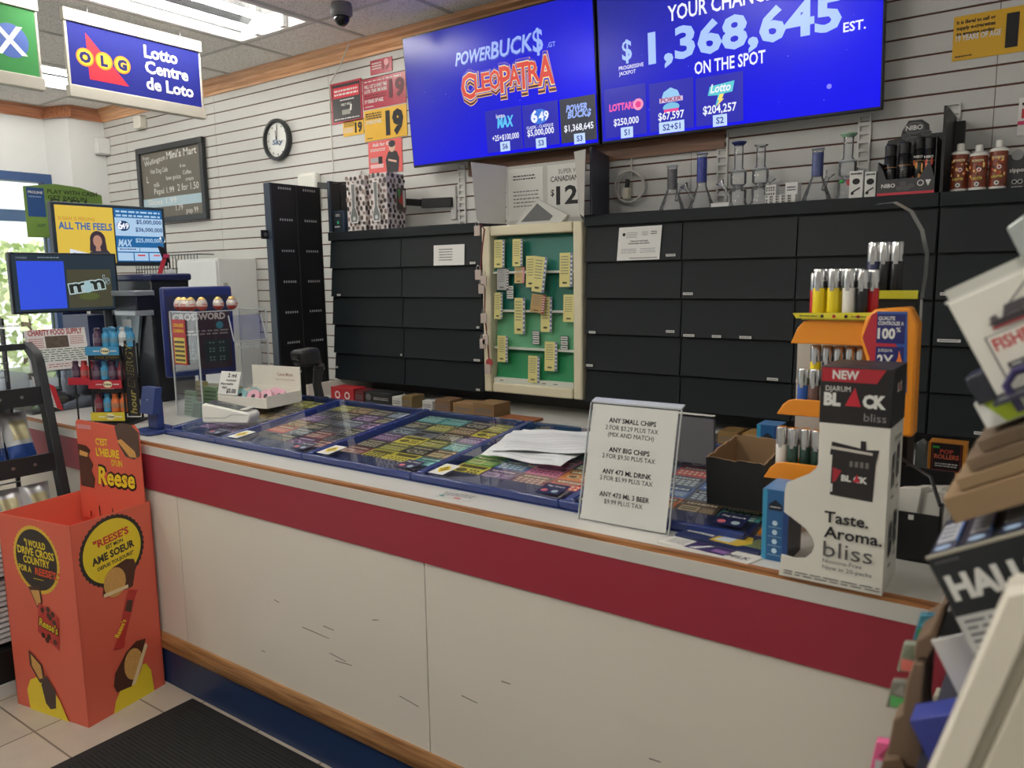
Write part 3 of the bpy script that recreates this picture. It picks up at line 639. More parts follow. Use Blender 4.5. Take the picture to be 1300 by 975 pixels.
# tall black gate and its small twin
def gate(label, x, y0, y1, z0, z1, rows):
    t = thing('gate_panel', label, 'panel', (x, (y0+y1)/2, z0), group='black perforated steel panels'); mb = MB(); g = M((26, 28, 31), .45)
    for k in range(2):
        a = y0+(y1-y0)*k/2; b = y0+(y1-y0)*(k+1)/2; mb.box(x-.012, x, a+.004, b-.004, z0, z1, g); mb.box(x-.03, x+.004, a, a+.006, z0, z1, g)
    mb.box(x-.03, x+.004, y1-.006, y1, z0, z1, g)
    P = Pan(mb, (x+.0002, y0, z0), (0, y1-y0, 0), (0, 0, z1-z0)); w = M((190, 192, 195), .4)
    for r in rows:
        for k in range(2):
            for j in range(6): u = .5*k+.14+.045*j; P.rect(u, r, u+.026, r+.006, w)
    build('panel', mb, t)
    mb = MB(); mb.box(x-(.05 if len(rows) > 3 else .012), x+.004, y0-.012, y0, z0, z1, M((48, 60, 74), .35)); build('edge_channel', mb, t)
    if len(rows) > 3:
        mb = MB(); mb.box(x-.035, x-.028, y0-.06, y0, 1.80, 1.85, BLACK); mb.lathe([(.012, 0), (.012, .004)], (x-.027, y0-.035, 1.825), STEEL, 12, (1, 0, 0)); build('lock_tab', mb, t)
gate('tall black perforated steel gate panel left of the tobacco cabinets', -3.78, 2.915, 3.275, 0.0, 2.118, [.985, .90, .815, .73, .645, .56, .475])
gate('short black perforated panel behind the small dark box on the cabinet', -3.625, 3.225, 3.37, 1.845, 2.14, [.97])
# divider fin on the right cabinets
mb = MB(); mb.box(-.412, -.402, 3.215, 3.495, 1.842, 2.14, BLACK); mb.box(-.402, -.37, 3.46, 3.488, 1.95, 2.12, BLACK); solo('divider_fin', mb, 'upright black divider fin between the spray cans and the bottles', 'divider', (-.407, 3.35, 1.842))

# ================================================================== on top of the cabinets
ZT = 1.841
# patterned bong boxes
def pattern_box(label, x0, x1, y0, y1, h, side):
    t = thing('patterned_box', label, 'box', ((x0+x1)/2, (y0+y1)/2, ZT), group='tall patterned boxes on the left cabinet')
    mb = MB(); pw = M((226, 218, 216), .5); mb.box(x0, x1, y0, y1, ZT, ZT+h, pw); cols = [M((60, 54, 52), .5), M((96, 84, 74), .5), M((140, 120, 112), .5), M((70, 62, 60), .5)]
    for P in (Pan(mb, (x0, y0, ZT), (x1-x0, 0, 0), (0, 0, h)), Pan(mb, (x1, y0, ZT), (0, y1-y0, 0), (0, 0, h))):
        for r in range(11):
            for c in range(4): P.disc((c+.3+.4*(r % 2))/4+random.uniform(-.03, .03), (r+.5)/11+random.uniform(-.015, .015), random.uniform(.009, .014), cols[(r+c) % 4], 7, random.uniform(.01, .017))
    P = Pan(mb, (x0, y0, ZT), (x1-x0, 0, 0), (0, 0, h)); P.k = 30
    g = M((120, 122, 120), .15); P.poly([(.36, .86), (.62, .86), (.60, .42), (.74, .26), (.70, .14), (.32, .14), (.26, .26), (.40, .42)], M((240, 238, 236), .4)); P.poly([(.39, .84), (.59, .84), (.57, .42), (.70, .26), (.66, .16), (.34, .16), (.30, .26), (.42, .42)], g); P.disc(.5, .22, .012, M((200, 204, 204), .1), 10)
    build('carton', mb, t, bev=.002)
    if side:
        mb = MB(); P = Pan(mb, (x1+.0008, y0, ZT), (0, y1-y0, 0), (0, 0, h)); P.k = 34; P.rect(.4, .34, .92, .74, M((90, 78, 70), .4)); P.poly([(.45, .7), (.6, .72), (.55, .5)], M((70, 150, 70))); P.poly([(.5, .5), (.7, .66), (.75, .42)], M((196, 60, 50))); P.rect(.74, .4, .86, .7, M((226, 222, 214))); build('picture_label', mb, t)
pattern_box('narrow patterned box with a picture of a glass pipe, beside the small dark box', -3.505, -3.355, 3.24, 3.38, .315, 0)
pattern_box('wider patterned box with a colour picture on its right side', -3.318, -3.178, 3.24, 3.385, .315, 1)
mb = MB(); mb.box(-3.632, -3.53, 3.235, 3.30, ZT, ZT+.125, M((34, 52, 74), .4)); P = Pan(mb, (-3.632, 3.235, ZT), (.102, 0, 0), (0, 0, .125)); P.rect(.05, .04, .86, .94, M((30, 38, 46))); P.lines(.3, .72, .65, .85, 2, WHITE); P.disc(.48, .45, .01, M((60, 190, 130)), 6); [P.disc(.25+.15*k, .25, .005, WHITE, 8) for k in range(3)]
solo('small_box', mb, 'small dark blue packet beside the patterned boxes', 'box', (-3.58, 3.27, ZT), bev=.002)

# glass bongs
def milky():
    m = bpy.data.materials.new('blown_glass'); m.use_nodes = True; nt = m.node_tree; nt.nodes.clear()
    out = nt.nodes.new('ShaderNodeOutputMaterial'); mix = nt.nodes.new('ShaderNodeMixShader'); mx2 = nt.nodes.new('ShaderNodeMixShader')
    tr = nt.nodes.new('ShaderNodeBsdfTransparent'); gl = nt.nodes.new('ShaderNodeBsdfGlossy'); fr = nt.nodes.new('ShaderNodeFresnel'); df = nt.nodes.new('ShaderNodeBsdfDiffuse')
    df.inputs[0].default_value = (.75, .78, .78, 1); gl.inputs['Roughness'].default_value = .08; fr.inputs[0].default_value = 1.4; mx2.inputs[0].default_value = .16
    nt.links.new(tr.outputs[0], mx2.inputs[1]); nt.links.new(df.outputs[0], mx2.inputs[2]); nt.links.new(fr.outputs[0], mix.inputs[0]); nt.links.new(mx2.outputs[0], mix.inputs[1]); nt.links.new(gl.outputs[0], mix.inputs[2]); nt.links.new(mix.outputs[0], out.inputs[0])
    return m
GL = milky()
def bong(label, x, h, col=None, kind='beaker', joint=1, y=3.36):
    t = thing('glass_bong', label, 'glass pipe', (x, y, ZT), group='glass bongs on the cabinet top'); c = (x, y, ZT)
    if kind == 'beaker': prof = [(.056, 0), (.06, .006), (.052, .03), (.022, .105), (.0215, h-.006), (.027, h), (.022, h+.001)]
    else: prof = [(.042, 0), (.045, .006), (.034, .03), (.036, .075), (.02, .09), (.034, .105), (.034, .15), (.019, .17), (.019, h-.008), (.03, h), (.02, h+.001)]
    mb = MB(); mb.lathe(prof, c, GL, 24, cap=False); mb.lathe([(.001, .004), (prof[0][0]*.95, .004)], c, GL, 24, cap=False); build('vessel', mb, t)
    mb = MB(); mb.tube([(x+joint*.03, y-.02, ZT+.05), (x+joint*.05, y-.045, ZT+.095)], [.008, .009], GL, 10); mb.lathe([(.008, 0), (.02, .022), (.018, .022)], (x+joint*.052, y-.046, ZT+.095), GL, 12, (joint*.5, -.2, .8)); build('bowl_joint', mb, t)
    if col:
        mb = MB()
        if kind == 'beaker': mb.lathe([(.0222, h*.50), (.0222, h-.015)], c, M(col, .25, var=.35, scale=60), 24, cap=False)
        else: mb.lathe([(.020, h-.012), (.031, h-.002), (.031, h+.003), (.02, h+.003)], c, M(col, .25), 24, cap=False)
        build('coloured_band', mb, t)
    mb = MB(); mb.lathe([(.021 if kind == 'beaker' else .03, 0), (.0265 if kind == 'beaker' else .036, .004), (.021 if kind == 'beaker' else .03, .008)], (x, y, ZT+(h-.004 if kind == 'beaker' else .152)), M((214, 222, 222), .1), 24, cap=False); build('rim', mb, t)
    mb = MB(); mb.lathe([(prof[0][0]-.003, 0), (prof[0][0]+.001, .003), (prof[0][0]-.003, .006)], c, M((170, 180, 182), .1), 24, cap=False); build('foot', mb, t)
bong('grey smoky glass bong, first from the left of the row', -1.505, .205, (104, 104, 106))
bong('glass bong with a dark blue patterned neck, second from the left', -1.365, .245, (56, 70, 150), joint=-1)
bong('tall clear glass bong with a blue lip, third from the left', -1.2, .275, (34, 40, 110), 'perc', joint=-1)
bong('tall clear glass bong without colour beside the blue-lipped one', -1.105, .255, None, 'perc')
bong('short bong with a blue and orange neck right of the black and white boxes', -.873, .215, (80, 92, 140), joint=1)
bong('tall clear bong with a green rim and red spot beside the white boxes', -.758, .26, (150, 190, 160), 'perc', joint=1)
mb = MB(); mb.ell((-.77, 3.318, ZT+.075), .009, .004, .007, M((60, 170, 80))); mb.ell((-.742, 3.316, ZT+.07), .009, .004, .012, M((190, 60, 60)))
p = build('colour_spots', mb, bpy.data.objects['glass_bong.005'])
# small cartons
def carton(label, x0, x1, h, draw, y=3.26, d=.05, m=WHITE, z=ZT):
    mb = MB(); mb.box(x0, x1, y, y+d, z, z+h, m); P = Pan(mb, (x0, y, z), (x1-x0, 0, 0), (0, 0, h)); draw(P)
    return solo('small_carton', mb, label, 'box', ((x0+x1)/2, y+d/2, z), bev=.0015, group='small cartons on the right cabinets')
def c_pat(P):
    for i in range(4):
        for j in range(3): P.rect(.08+.22*i, .1+.3*j, .2+.22*i, .3+.3*j, INK); P.rect(.12+.22*i, .16+.3*j, .24+.22*i, .22+.3*j, WHITE)
def c_txt(P): P.lines(.15, .6, .85, .85, 2, INK); P.lines(.2, .2, .8, .5, 3, GREYINK, .2)
def c_pipe(P): P.lines(.1, .84, .9, .95, 1, INK, .6); P.disc(.5, .62, .014, INK, 10, .012); P.poly([(.2, .2), (.8, .36), (.8, .42), (.2, .26)], INK); P.disc(.25, .2, .006, INK, 8)
carton('narrow upright black and white patterned carton beside the clear bong', -1.065, -1.022, .083, c_pat, y=3.31)
carton('low wide black and white patterned carton in front of the upright ones', -1.035, -.925, .034, c_pat, y=3.245)
carton('plain white upright carton with small print behind the low patterned one', -.985, -.935, .086, c_txt, y=3.31)
carton('white carton with a pipe picture, left of the pair by the spray display', -.727, -.678, .105, c_pipe)
carton('white carton with a pipe picture, right of the pair by the spray display', -.672, -.632, .098, c_pipe)
mb = MB(); mb.box(-1.29, -1.21, 3.28, 3.33, ZT, ZT+.022, WHITE); solo('small_carton', mb, 'flat white carton lying under the blue-necked bongs', 'box', (-1.25, 3.3, ZT), bev=.001, group='small cartons on the right cabinets')
# spray can display
t = thing('display_box', 'dark grey cardboard display tray of butane spray cans with a stone pattern header', 'display', (-.52, 3.3, ZT)); DG = M((62, 62, 64), .45); dk = M((36, 36, 38), .5); x0, x1 = -.622, -.43
mb = MB(); mb.box(x0, x1, 3.23, 3.365, ZT, ZT+.004, DG); mb.prism([(0, 0), (x1-x0, 0), (x1-x0, .05), (x1-x0-.02, .115), (x1-x0-.03, .1), (x1-x0-.05, .06), (.03, .06), (.02, .09), (0, .125)], (x0, 3.23, ZT), X3, Z3, (0, .003, 0), DG)
mb.box(x0, x0+.003, 3.233, 3.365, ZT, ZT+.125, DG); mb.box(x1-.003, x1, 3.233, 3.365, ZT, ZT+.2, DG)
P = Pan(mb, (x0, 3.23, ZT), (x1-x0, 0, 0), (0, 0, .125)); P.rect(0, 0, 1, .09, M((206, 60, 76))); P.T('NIBO', .2, .24, .014, WHITE, bold=.02); P.disc(.76, .32, .011, WHITE, 16); P.disc(.76, .32, .008, DG, 16); P.poly([(.84, .4), (.94, .4), (.89, .22)], WHITE)
for u, v, r in ((.4, .2, .012), (.52, .2, .014), (.46, .33, .012), (.6, .26, .012)): P.disc(u, v, r, M((84, 84, 86), .5), 14, r*.7)
build('tray', mb, t)
mb = MB(); mb.prism([(0, 0), (x1-x0, 0), (x1-x0, .23), (.15, .23), (.145, .265), (.12, .285), (.075, .285), (.055, .25), (.05, .225), (.008, .22), (0, .2)], (x0, 3.36, ZT), X3, Z3, (0, .004, 0), dk); P = Pan(mb, (x0, 3.36, ZT), (x1-x0, 0, 0), (0, 0, .285))
for u, v, r in ((.5, .9, .035), (.36, .8, .016), (.72, .82, .018), (.48, .74, .024), (.66, .7, .014), (.8, .74, .012)): P.disc(u, v, r, M((96, 96, 98), .5), 20, r*.62); P.disc(u, v, r*.86, DG, 20, r*.5)
P.T('NIBO', .5, .875, .017, WHITE, bold=.02); build('header', mb, t)
def can(label, x, y, h, flame):
    t = thing('spray_can', label, 'can', (x, y, ZT+.005), group='butane spray cans'); r = .0215; k = M((30, 30, 33), .2, .2)
    mb = MB(); mb.lathe([(r-.002, 0), (r, .003), (r, h-.045), (r-.003, h-.041)], (x, y, ZT+.005), k, 24); mb.lathe([(r+.0002, h-.085), (r+.0002, h-.083)], (x, y, ZT+.005), M((200, 140, 70), .3), 24, cap=False)
    if flame:
        for q in range(8): a = -PI/2+random.uniform(-.8, .8); mb.ell((x+r*math.cos(a), y+r*math.sin(a), ZT+random.uniform(.05, h-.07)), .005, .0012, random.uniform(.01, .018), M(random.choice([(230, 110, 50), (210, 60, 40), (240, 170, 90)]), .4), 8, 6)
    P = Pan(mb, (x-.015, y-r-.001, ZT+h-.085), (.03, 0, 0), (0, 0, .03)); P.T('NIBO', .5, .5, .009, WHITE, bold=.02) if flame else P.lines(.1, -1.2, .9, -.2, 4, GREYINK, .2)
    build('body', mb, t)
    mb = MB(); mb.lathe([(r-.002, h-.041), (r-.001, h-.004), (r-.005, h)], (x, y, ZT+.005), BLACK, 24); build('cap', mb, t)
can('black spray can at the left end of the display', -.588, 3.275, .185, 0); can('black spray can with an orange stripe, second from the left in the display', -.54, 3.275, .19, 0); can('spray can with flames, third from the left in the display', -.495, 3.30, .205, 1); can('spray can with big flames at the right end of the display', -.458, 3.285, .20, 1)
# bottles
def bottle(label, x, y, h=.165):
    t = thing('fluid_bottle', label, 'bottle', (x, y, ZT), group='white-capped fluid bottles'); r = .0285; c = (x, y, ZT)
    mb = MB(); w = M((232, 230, 224), .35); mb.lathe([(r-.003, 0), (r, .003), (r, .012)], c, w, 24); mb.lathe([(r, .012), (r, h-.04)], c, M((136, 64, 42), .3, var=.5, scale=70), 24, cap=False); mb.lathe([(r, h-.04), (r+.001, h-.037), (r-.001, h-.03), (r-.012, h-.025)], c, w, 24)
    for q in range(16): a = -PI/2+random.uniform(-1.2, 1.2); mb.ell((x+r*math.cos(a), y+r*math.sin(a), ZT+random.uniform(.05, h-.055)), random.uniform(.003, .006), .001, random.uniform(.003, .007), M(random.choice([(226, 150, 60), (200, 60, 40), (240, 190, 110), (60, 40, 34)]), .4), 7, 5)
    P = Pan(mb, (x-.02, y-r-.0012, ZT), (.04, 0, 0), (0, 0, h)); P.disc(.62, .45, .0075, WHITE, 14); P.disc(.62, .45, .005, RED, 4); P.disc(.5, .14, .008, WHITE, 14); P.disc(.5, .14, .005, INK, 3); P.T('RONSON', .5, .62, .008, M((240, 220, 170)), bold=.03, fit=.036); P.T('LIGHTER', .5, .24, .008, M((226, 210, 90)), bold=.03, fit=.034)
    build('body', mb, t)
    mb = MB(); mb.lathe([(.0125, h-.026), (.0125, h-.002), (.009, h)], c, w, 18); build('cap', mb, t)
bottle('white-capped fluid bottle next to the black divider fin', -.360, 3.285, .172); bottle('white-capped fluid bottle in the middle of the front three', -.300, 3.27, .160); bottle('white-capped fluid bottle beside the black lighter-fluid carton', -.241, 3.285, .172); bottle('fluid bottle standing behind the front three, only its cap showing', -.325, 3.40, .158)
carton('black lighter-fluid carton at the right end of the cabinet top', -.225, -.14, .12, lambda P: (P.T('zippo', .45, .5, .014, WHITE, bold=.02), P.disc(.45, .98, .018, M((150, 150, 150)), 16), P.disc(.4, .22, .008, WHITE, 12), P.disc(.4, .22, .006, INK, 12), P.disc(.6, .22, .008, WHITE, 12), P.disc(.6, .22, .006, INK, 12), P.lines(.3, .04, .7, .1, 1, WHITE)), y=3.30, d=.06, m=M((52, 52, 54), .4))

# ================================================================== ticket dispenser cabinet
BEIGE = M((226, 218, 188), .4, var=.03)
t = thing('ticket_dispenser', 'beige wall ticket dispenser with four green panels', 'dispenser', (-2.17, 3.2, .97)); x0, x1, z0, z1 = -2.472, -1.88, .97, 1.818; yF = 3.190
mb = MB(); mb.box(x0, x0+.05, yF, 3.49, z0, z1, BEIGE); mb.box(x1-.048, x1, yF, 3.49, z0, z1, BEIGE); mb.box(x0+.055, x1-.055, yF, 3.49, z1-.05, z1, BEIGE); mb.box(x0+.055, x1-.055, yF, 3.49, z0, z0+.05, BEIGE); mb.box(x0+.055, x1-.055, 3.4, 3.49, z0+.05, z1-.05, M((80, 84, 82))); build('frame', mb, t, bev=.007)
gr = [(30, 116, 104), (26, 110, 94), (100, 172, 128), (44, 144, 92)]; zz = [1.768, 1.578, 1.385, 1.195, 1.035]
for k in range(4):
    mb = MB(); a, b = zz[k+1]+.012, zz[k]-.004; mb.prism([(yF+.035, a), (yF+.06, b), (yF+.064, b), (yF+.039, a)], (x0+.055, 0, 0), Y3, Z3, (x1-x0-.11, 0, 0), M(gr[k], .35)); mb.lathe([(.006, 0), (.006, .003)], (-2.17, yF+.036, a+.03), BLACK, 10, (0, -1, 0)); build('green_panel', mb, t)
    mb = MB(); mb.box(x0+.055, x1-.055, yF+.02, yF+.07, zz[k+1]+.001, zz[k+1]+.012, M((216, 220, 210), .3)); build('ledge', mb, t)
mb = MB(); mb.box(x0+.055, x1-.055, yF+.012, yF+.03, 1.021, 1.046, M((222, 226, 214), .4)); P = Pan(mb, (x0+.055, yF+.0115, 1.021), (x1-x0-.11, 0, 0), (0, 0, .025)); [P.lines(u, .3, u+.06, .7, 1, INK) for u in (.08, .5, .62, .76)]; build('label_strip', mb, t)
def slip(label, x, z, w, h, base=(222, 214, 140), tilt=0, y=yF+.012, strip=(120, 130, 170), deep=0):
    x += w*.06; z += h*.06; w *= .86; h *= .9; mb = MB(); c, s = math.cos(tilt), math.sin(tilt); U = Vector((c*w, 0, s*w)); V = Vector((-s*h, .006, c*h)); o = Vector((x, y, z)); mb.obox(o, U, V, (0, .003+deep, 0), M(base, .6)); P = Pan(mb, o, U, V, .0005); P.lines(.12, .35, .68, .93, 7, GREYINK, .28); P.T('SLIP', .4, .06, .009, INK, bold=.03) if 0 else P.lines(.25, .08, .6, .16, 1, INK, .7); P.rect(.82, .0, 1.0, 1.0, M(strip)); P.lines(.84, .05, .98, .95, 7, WHITE, .4, False)
    solo('ticket_slip', mb, label, 'ticket', (x+w/2, y, z), group='yellow ticket slips on the dispenser')
for a in ((-2.405, 1.60, .075, .155, 'top left yellow slip, overlapping a grey slip'), (-2.29, 1.605, .07, .15, 'second yellow slip from the left on the top row'), (-2.21, 1.50, .075, .17, 'pale slip in the top row just left of the leaning one'), (-2.015, 1.50, .085, .18, 'yellow slip at the right end of the top row'),
          (-2.41, 1.34, .06, .15, 'yellow slip at the left end of the second row'), (-2.285, 1.265, .075, .20, 'long yellow slip in the second row overlapping the third row'), (-2.13, 1.28, .075, .19, 'yellow slip of the second row, half hidden under the leaning slip'), (-1.995, 1.335, .085, .145, 'yellow slip at the right end of the second row'),
          (-2.395, 1.12, .075, .15, 'yellow slip at the left of the third row'), (-2.105, 1.09, .085, .16, 'yellow slip right of centre in the third row'), (-2.205, .945+.08, .08, .15, 'yellow slip in the bottom green row')):
    slip(a[4], *a[:4], y=yF+.008 if a[1] != 1.28 else yF+.016)
slip('grey newsprint slip hanging below the top left yellow slip', -2.395, 1.49, .085, .12, (176, 178, 176), y=yF+.014, strip=(100, 100, 104)); slip('pink and yellow slip below the second yellow slip', -2.285, 1.525, .07, .09, (206, 180, 120), y=yF+.016, strip=(200, 80, 120))
slip('leaning yellow slip in front of the second row', -2.165, 1.48, .085, .19, tilt=-.12, y=yF-.012); slip('brown striped ticket under the leaning yellow slip', -2.178, 1.385, .095, .10, (180, 150, 96), tilt=-.12, y=yF-.009, strip=(150, 40, 50))
def tag_small(label, x, z):
    mb = MB(); mb.box(x, x+.045, yF+.022, yF+.026, z, z+.07, M((70, 110, 96))); P = Pan(mb, (x, yF+.0215, z), (.045, 0, 0), (0, 0, .07)); [P.rect(.08, .06+.32*k, .92, .30+.32*k, WHITE) for k in range(3)]; [P.lines(.15, .1+.32*k, .85, .26+.32*k, 1, INK) for k in range(3)]
    solo('price_card', mb, label, 'card', (x, yF+.024, z), group='small three-line price cards')
tag_small('small three-line price card in the second green row', -2.335, 1.45); tag_small('small three-line price card left of centre in the third green row', -2.18, 1.255-.03); tag_small('small three-line price card right of centre in the third green row', -2.015, 1.205)
# string of charms
t = thing('charm_string', 'red string of silver charms hanging down the dispenser frame', 'keychain', (-2.44, 3.15, 1.2)); pts = [(-2.475, 3.15, 1.80), (-2.44, 3.145, 1.83), (-2.42, 3.15, 1.80), (-2.435, 3.15, 1.72), (-2.45, 3.15, 1.6), (-2.425, 3.15, 1.5), (-2.43, 3.15, 1.38), (-2.415, 3.15, 1.25), (-2.41, 3.15, 1.17), (-2.40, 3.15, 1.08)]
mb = MB(); mb.tube(pts, .004, M((110, 40, 44), .7), 6); build('string', mb, t)
for k, (x, z) in enumerate(((-2.46, 1.80), (-2.46, 1.58), (-2.44, 1.51), (-2.425, 1.55), (-2.43, 1.36), (-2.42, 1.25), (-2.44, 1.23), (-2.41, 1.10))):
    mb = MB(); mb.box(x-.018, x+.018, 3.138, 3.145, z-.03, z+.02, M((206, 190, 180), .25, .2)); mb.tube([(x+.012*math.cos(a*.7), 3.142, z+.03+.012*math.sin(a*.7)) for a in range(10)], .002, CHROME, 5); build('charm', mb, t, bev=.003)
mb = MB(); mb.prism([(.02*math.cos(k*PI/8), .02*math.sin(k*PI/8)) for k in range(16)], (-2.40, 3.14, 1.13), X3, Z3, (0, .006, 0), M((170, 70, 70), .4)); build('heart_charm', mb, t)
# folded white header above the dispenser
t = thing('price_header', 'folded white cardboard header with cigarette price above the ticket dispenser', 'display', (-2.17, 3.2, 1.82)); cw = M((206, 204, 196), .5)
mb = MB(); mb.add([(-2.475, 3.16, 1.835), (-2.43, 3.34, 1.835), (-2.43, 3.355, 2.13), (-2.515, 3.17, 2.14)], [(0, 1, 2, 3)], cw); mb.add([(-2.475, 3.163, 1.835), (-2.43, 3.343, 1.835), (-2.43, 3.358, 2.13), (-2.515, 3.173, 2.14)], [(3, 2, 1, 0)], cw); build('left_flap', mb, t)
mb = MB(); mb.box(-2.43, -1.97, 3.355, 3.36, 1.82, 2.125, M((190, 190, 184), .4)); P = Pan(mb, (-2.43, 3.354, 1.82), (.46, 0, 0), (0, 0, .305)); pl = M((216, 216, 210), .3); P.rect(.03, .1, .50, .95, pl); P.rect(.56, .1, 1.0, .95, pl); P.lines(.1, .75, .4, .85, 2, INK, .4); P.lines(.1, .3, .45, .6, 5, GREYINK, .3); P.T('SUPER VALUE', .70, .80, .022, M((110, 110, 108)), 'l', fit=.165, bold=.01); P.T('CANADIAN', .60, .68, .026, INK, 'l', fit=.16, bold=.01); P.T('$', .60, .46, .03, INK, 'l', bold=.02); P.T('12', .67, .32, .085, INK, 'l', bold=.03, fit=.125); build('back_panel', mb, t)
mb = MB(); mb.prism([(-1.895, 2.125), (-1.835, 2.13), (-1.845, 1.83), (-1.865, 1.845)], (0, 3.15, 0), X3, Z3, (0, .004, 0), M((196, 194, 186), .5)); mb.add([(-1.97, 3.355, 2.12), (-1.97, 3.355, 1.83), (-1.868, 3.152, 1.845), (-1.895, 3.152, 2.125)], [(0, 1, 2, 3)], cw); build('right_flap', mb, t)
mb = MB(); mb.prism([(0, 0), (.27, 0), (.30, .03), (.13, .115)], (-2.29, 3.24, 1.822), X3, Z3, (0, .03, 0), M((206, 206, 200), .3)); mb.prism([(.03, .01), (.20, .01), (.22, .03), (.13, .095)], (-2.29, 3.238, 1.822), X3, Z3, (0, .002, 0), M((110, 112, 112), .2)); build('slanted_card', mb, t)
mb = MB(); mb.prism([(-1.83, 3.18), (-1.818, 3.18), (-1.90, 3.495), (-1.912, 3.495)], (0, 0, 1.842), X3, Y3, (0, 0, .30), M((30, 34, 52), .4)); [mb.lathe([(.005, 0), (.005, .003)], (-1.885, 3.45, z), CHROME, 8, (1, .25, 0)) for z in (1.86, 1.89, 2.05)]
solo('divider_fin', mb, 'dark navy divider fin right of the white price header', 'divider', (-1.857, 3.34, 1.842))
mb = MB(); mb.tube([(-2.45+.03*math.cos(k*.4), 3.24, 1.93+.09*math.sin(k*.4)) for k in range(16)], .012, M((186, 186, 178), .25), 8, True); mb.box(-2.46, -2.43, 3.245, 3.26, 2.0, 2.11, M((170, 50, 54), .5))
# boxes on the back shelf
def shelf_box(label, x, w, h, d, col, y=3.0, draw=None, z=.871, bev=.0015):
    mb = MB(); mb.box(x, x+w, y, y+d, z, z+h, M(col, .5)); P = Pan(mb, (x, y, z), (w, 0, 0), (0, 0, h)); (draw or (lambda P: P.lines(.1, .3, .9, .7, 2, GREYINK, .5)))(P)
    solo('carton', mb, label, 'box', (x+w/2, y+d/2, z), bev=bev, group='cartons on the low back shelf')
ring = lambda us, c: (lambda P: [(P.disc(u, .45, .022, WHITE, 14), P.disc(u, .45, .014, M(c), 14)) for u in us])
shelf_box('red carton with white rings at the left end of the low shelf', -3.45, .19, .078, .1, (178, 36, 44), draw=ring((.3, .72), (178, 36, 44)))
shelf_box('dark red carton beside the ringed red carton on the low shelf', -3.25, .07, .07, .1, (96, 30, 34))
shelf_box('black carton with pale lettering on the low shelf', -3.17, .20, .07, .1, (30, 32, 34), draw=lambda P: (P.disc(.14, .6, .02, GREYINK, 12), P.lines(.35, .4, .9, .65, 2, WHITE, .3)))
shelf_box('small white carton between the black and brown cartons', -2.96, .07, .058, .1, (206, 206, 200)); shelf_box('olive brown carton standing on the low shelf', -2.885, .07, .07, .1, (120, 100, 62)); shelf_box('white card carton in front of the dark gap on the low shelf', -2.74, .07, .055, .06, (200, 200, 196)); shelf_box('plain brown carton on the low shelf left of the wooden ones', -2.65, .1, .07, .1, (124, 94, 66)); shelf_box('light brown carton on the low shelf under the dispenser edge', -2.53, .13, .06, .12, (150, 118, 78)); shelf_box('brown carton at the right end of the row of cartons', -2.40, .13, .07, .14, (136, 106, 70)); shelf_box('flat orange carton lying right of the brown row', -2.245, .2, .012, .1, (160, 96, 60))
shelf_box('brown carton with a pale band behind the black open box', -1.13, .08, .06, .12, (140, 110, 64)); shelf_box('tan carton pair beside the blue box on the low shelf', -1.03, .09, .062, .12, (176, 140, 80)); shelf_box('flat white tray on the low shelf behind the black open box', -1.42, .26, .035, .12, (200, 202, 202)); shelf_box('grey plastic block on the low shelf behind the grey board', -1.62, .18, .07, .14, (84, 84, 86))

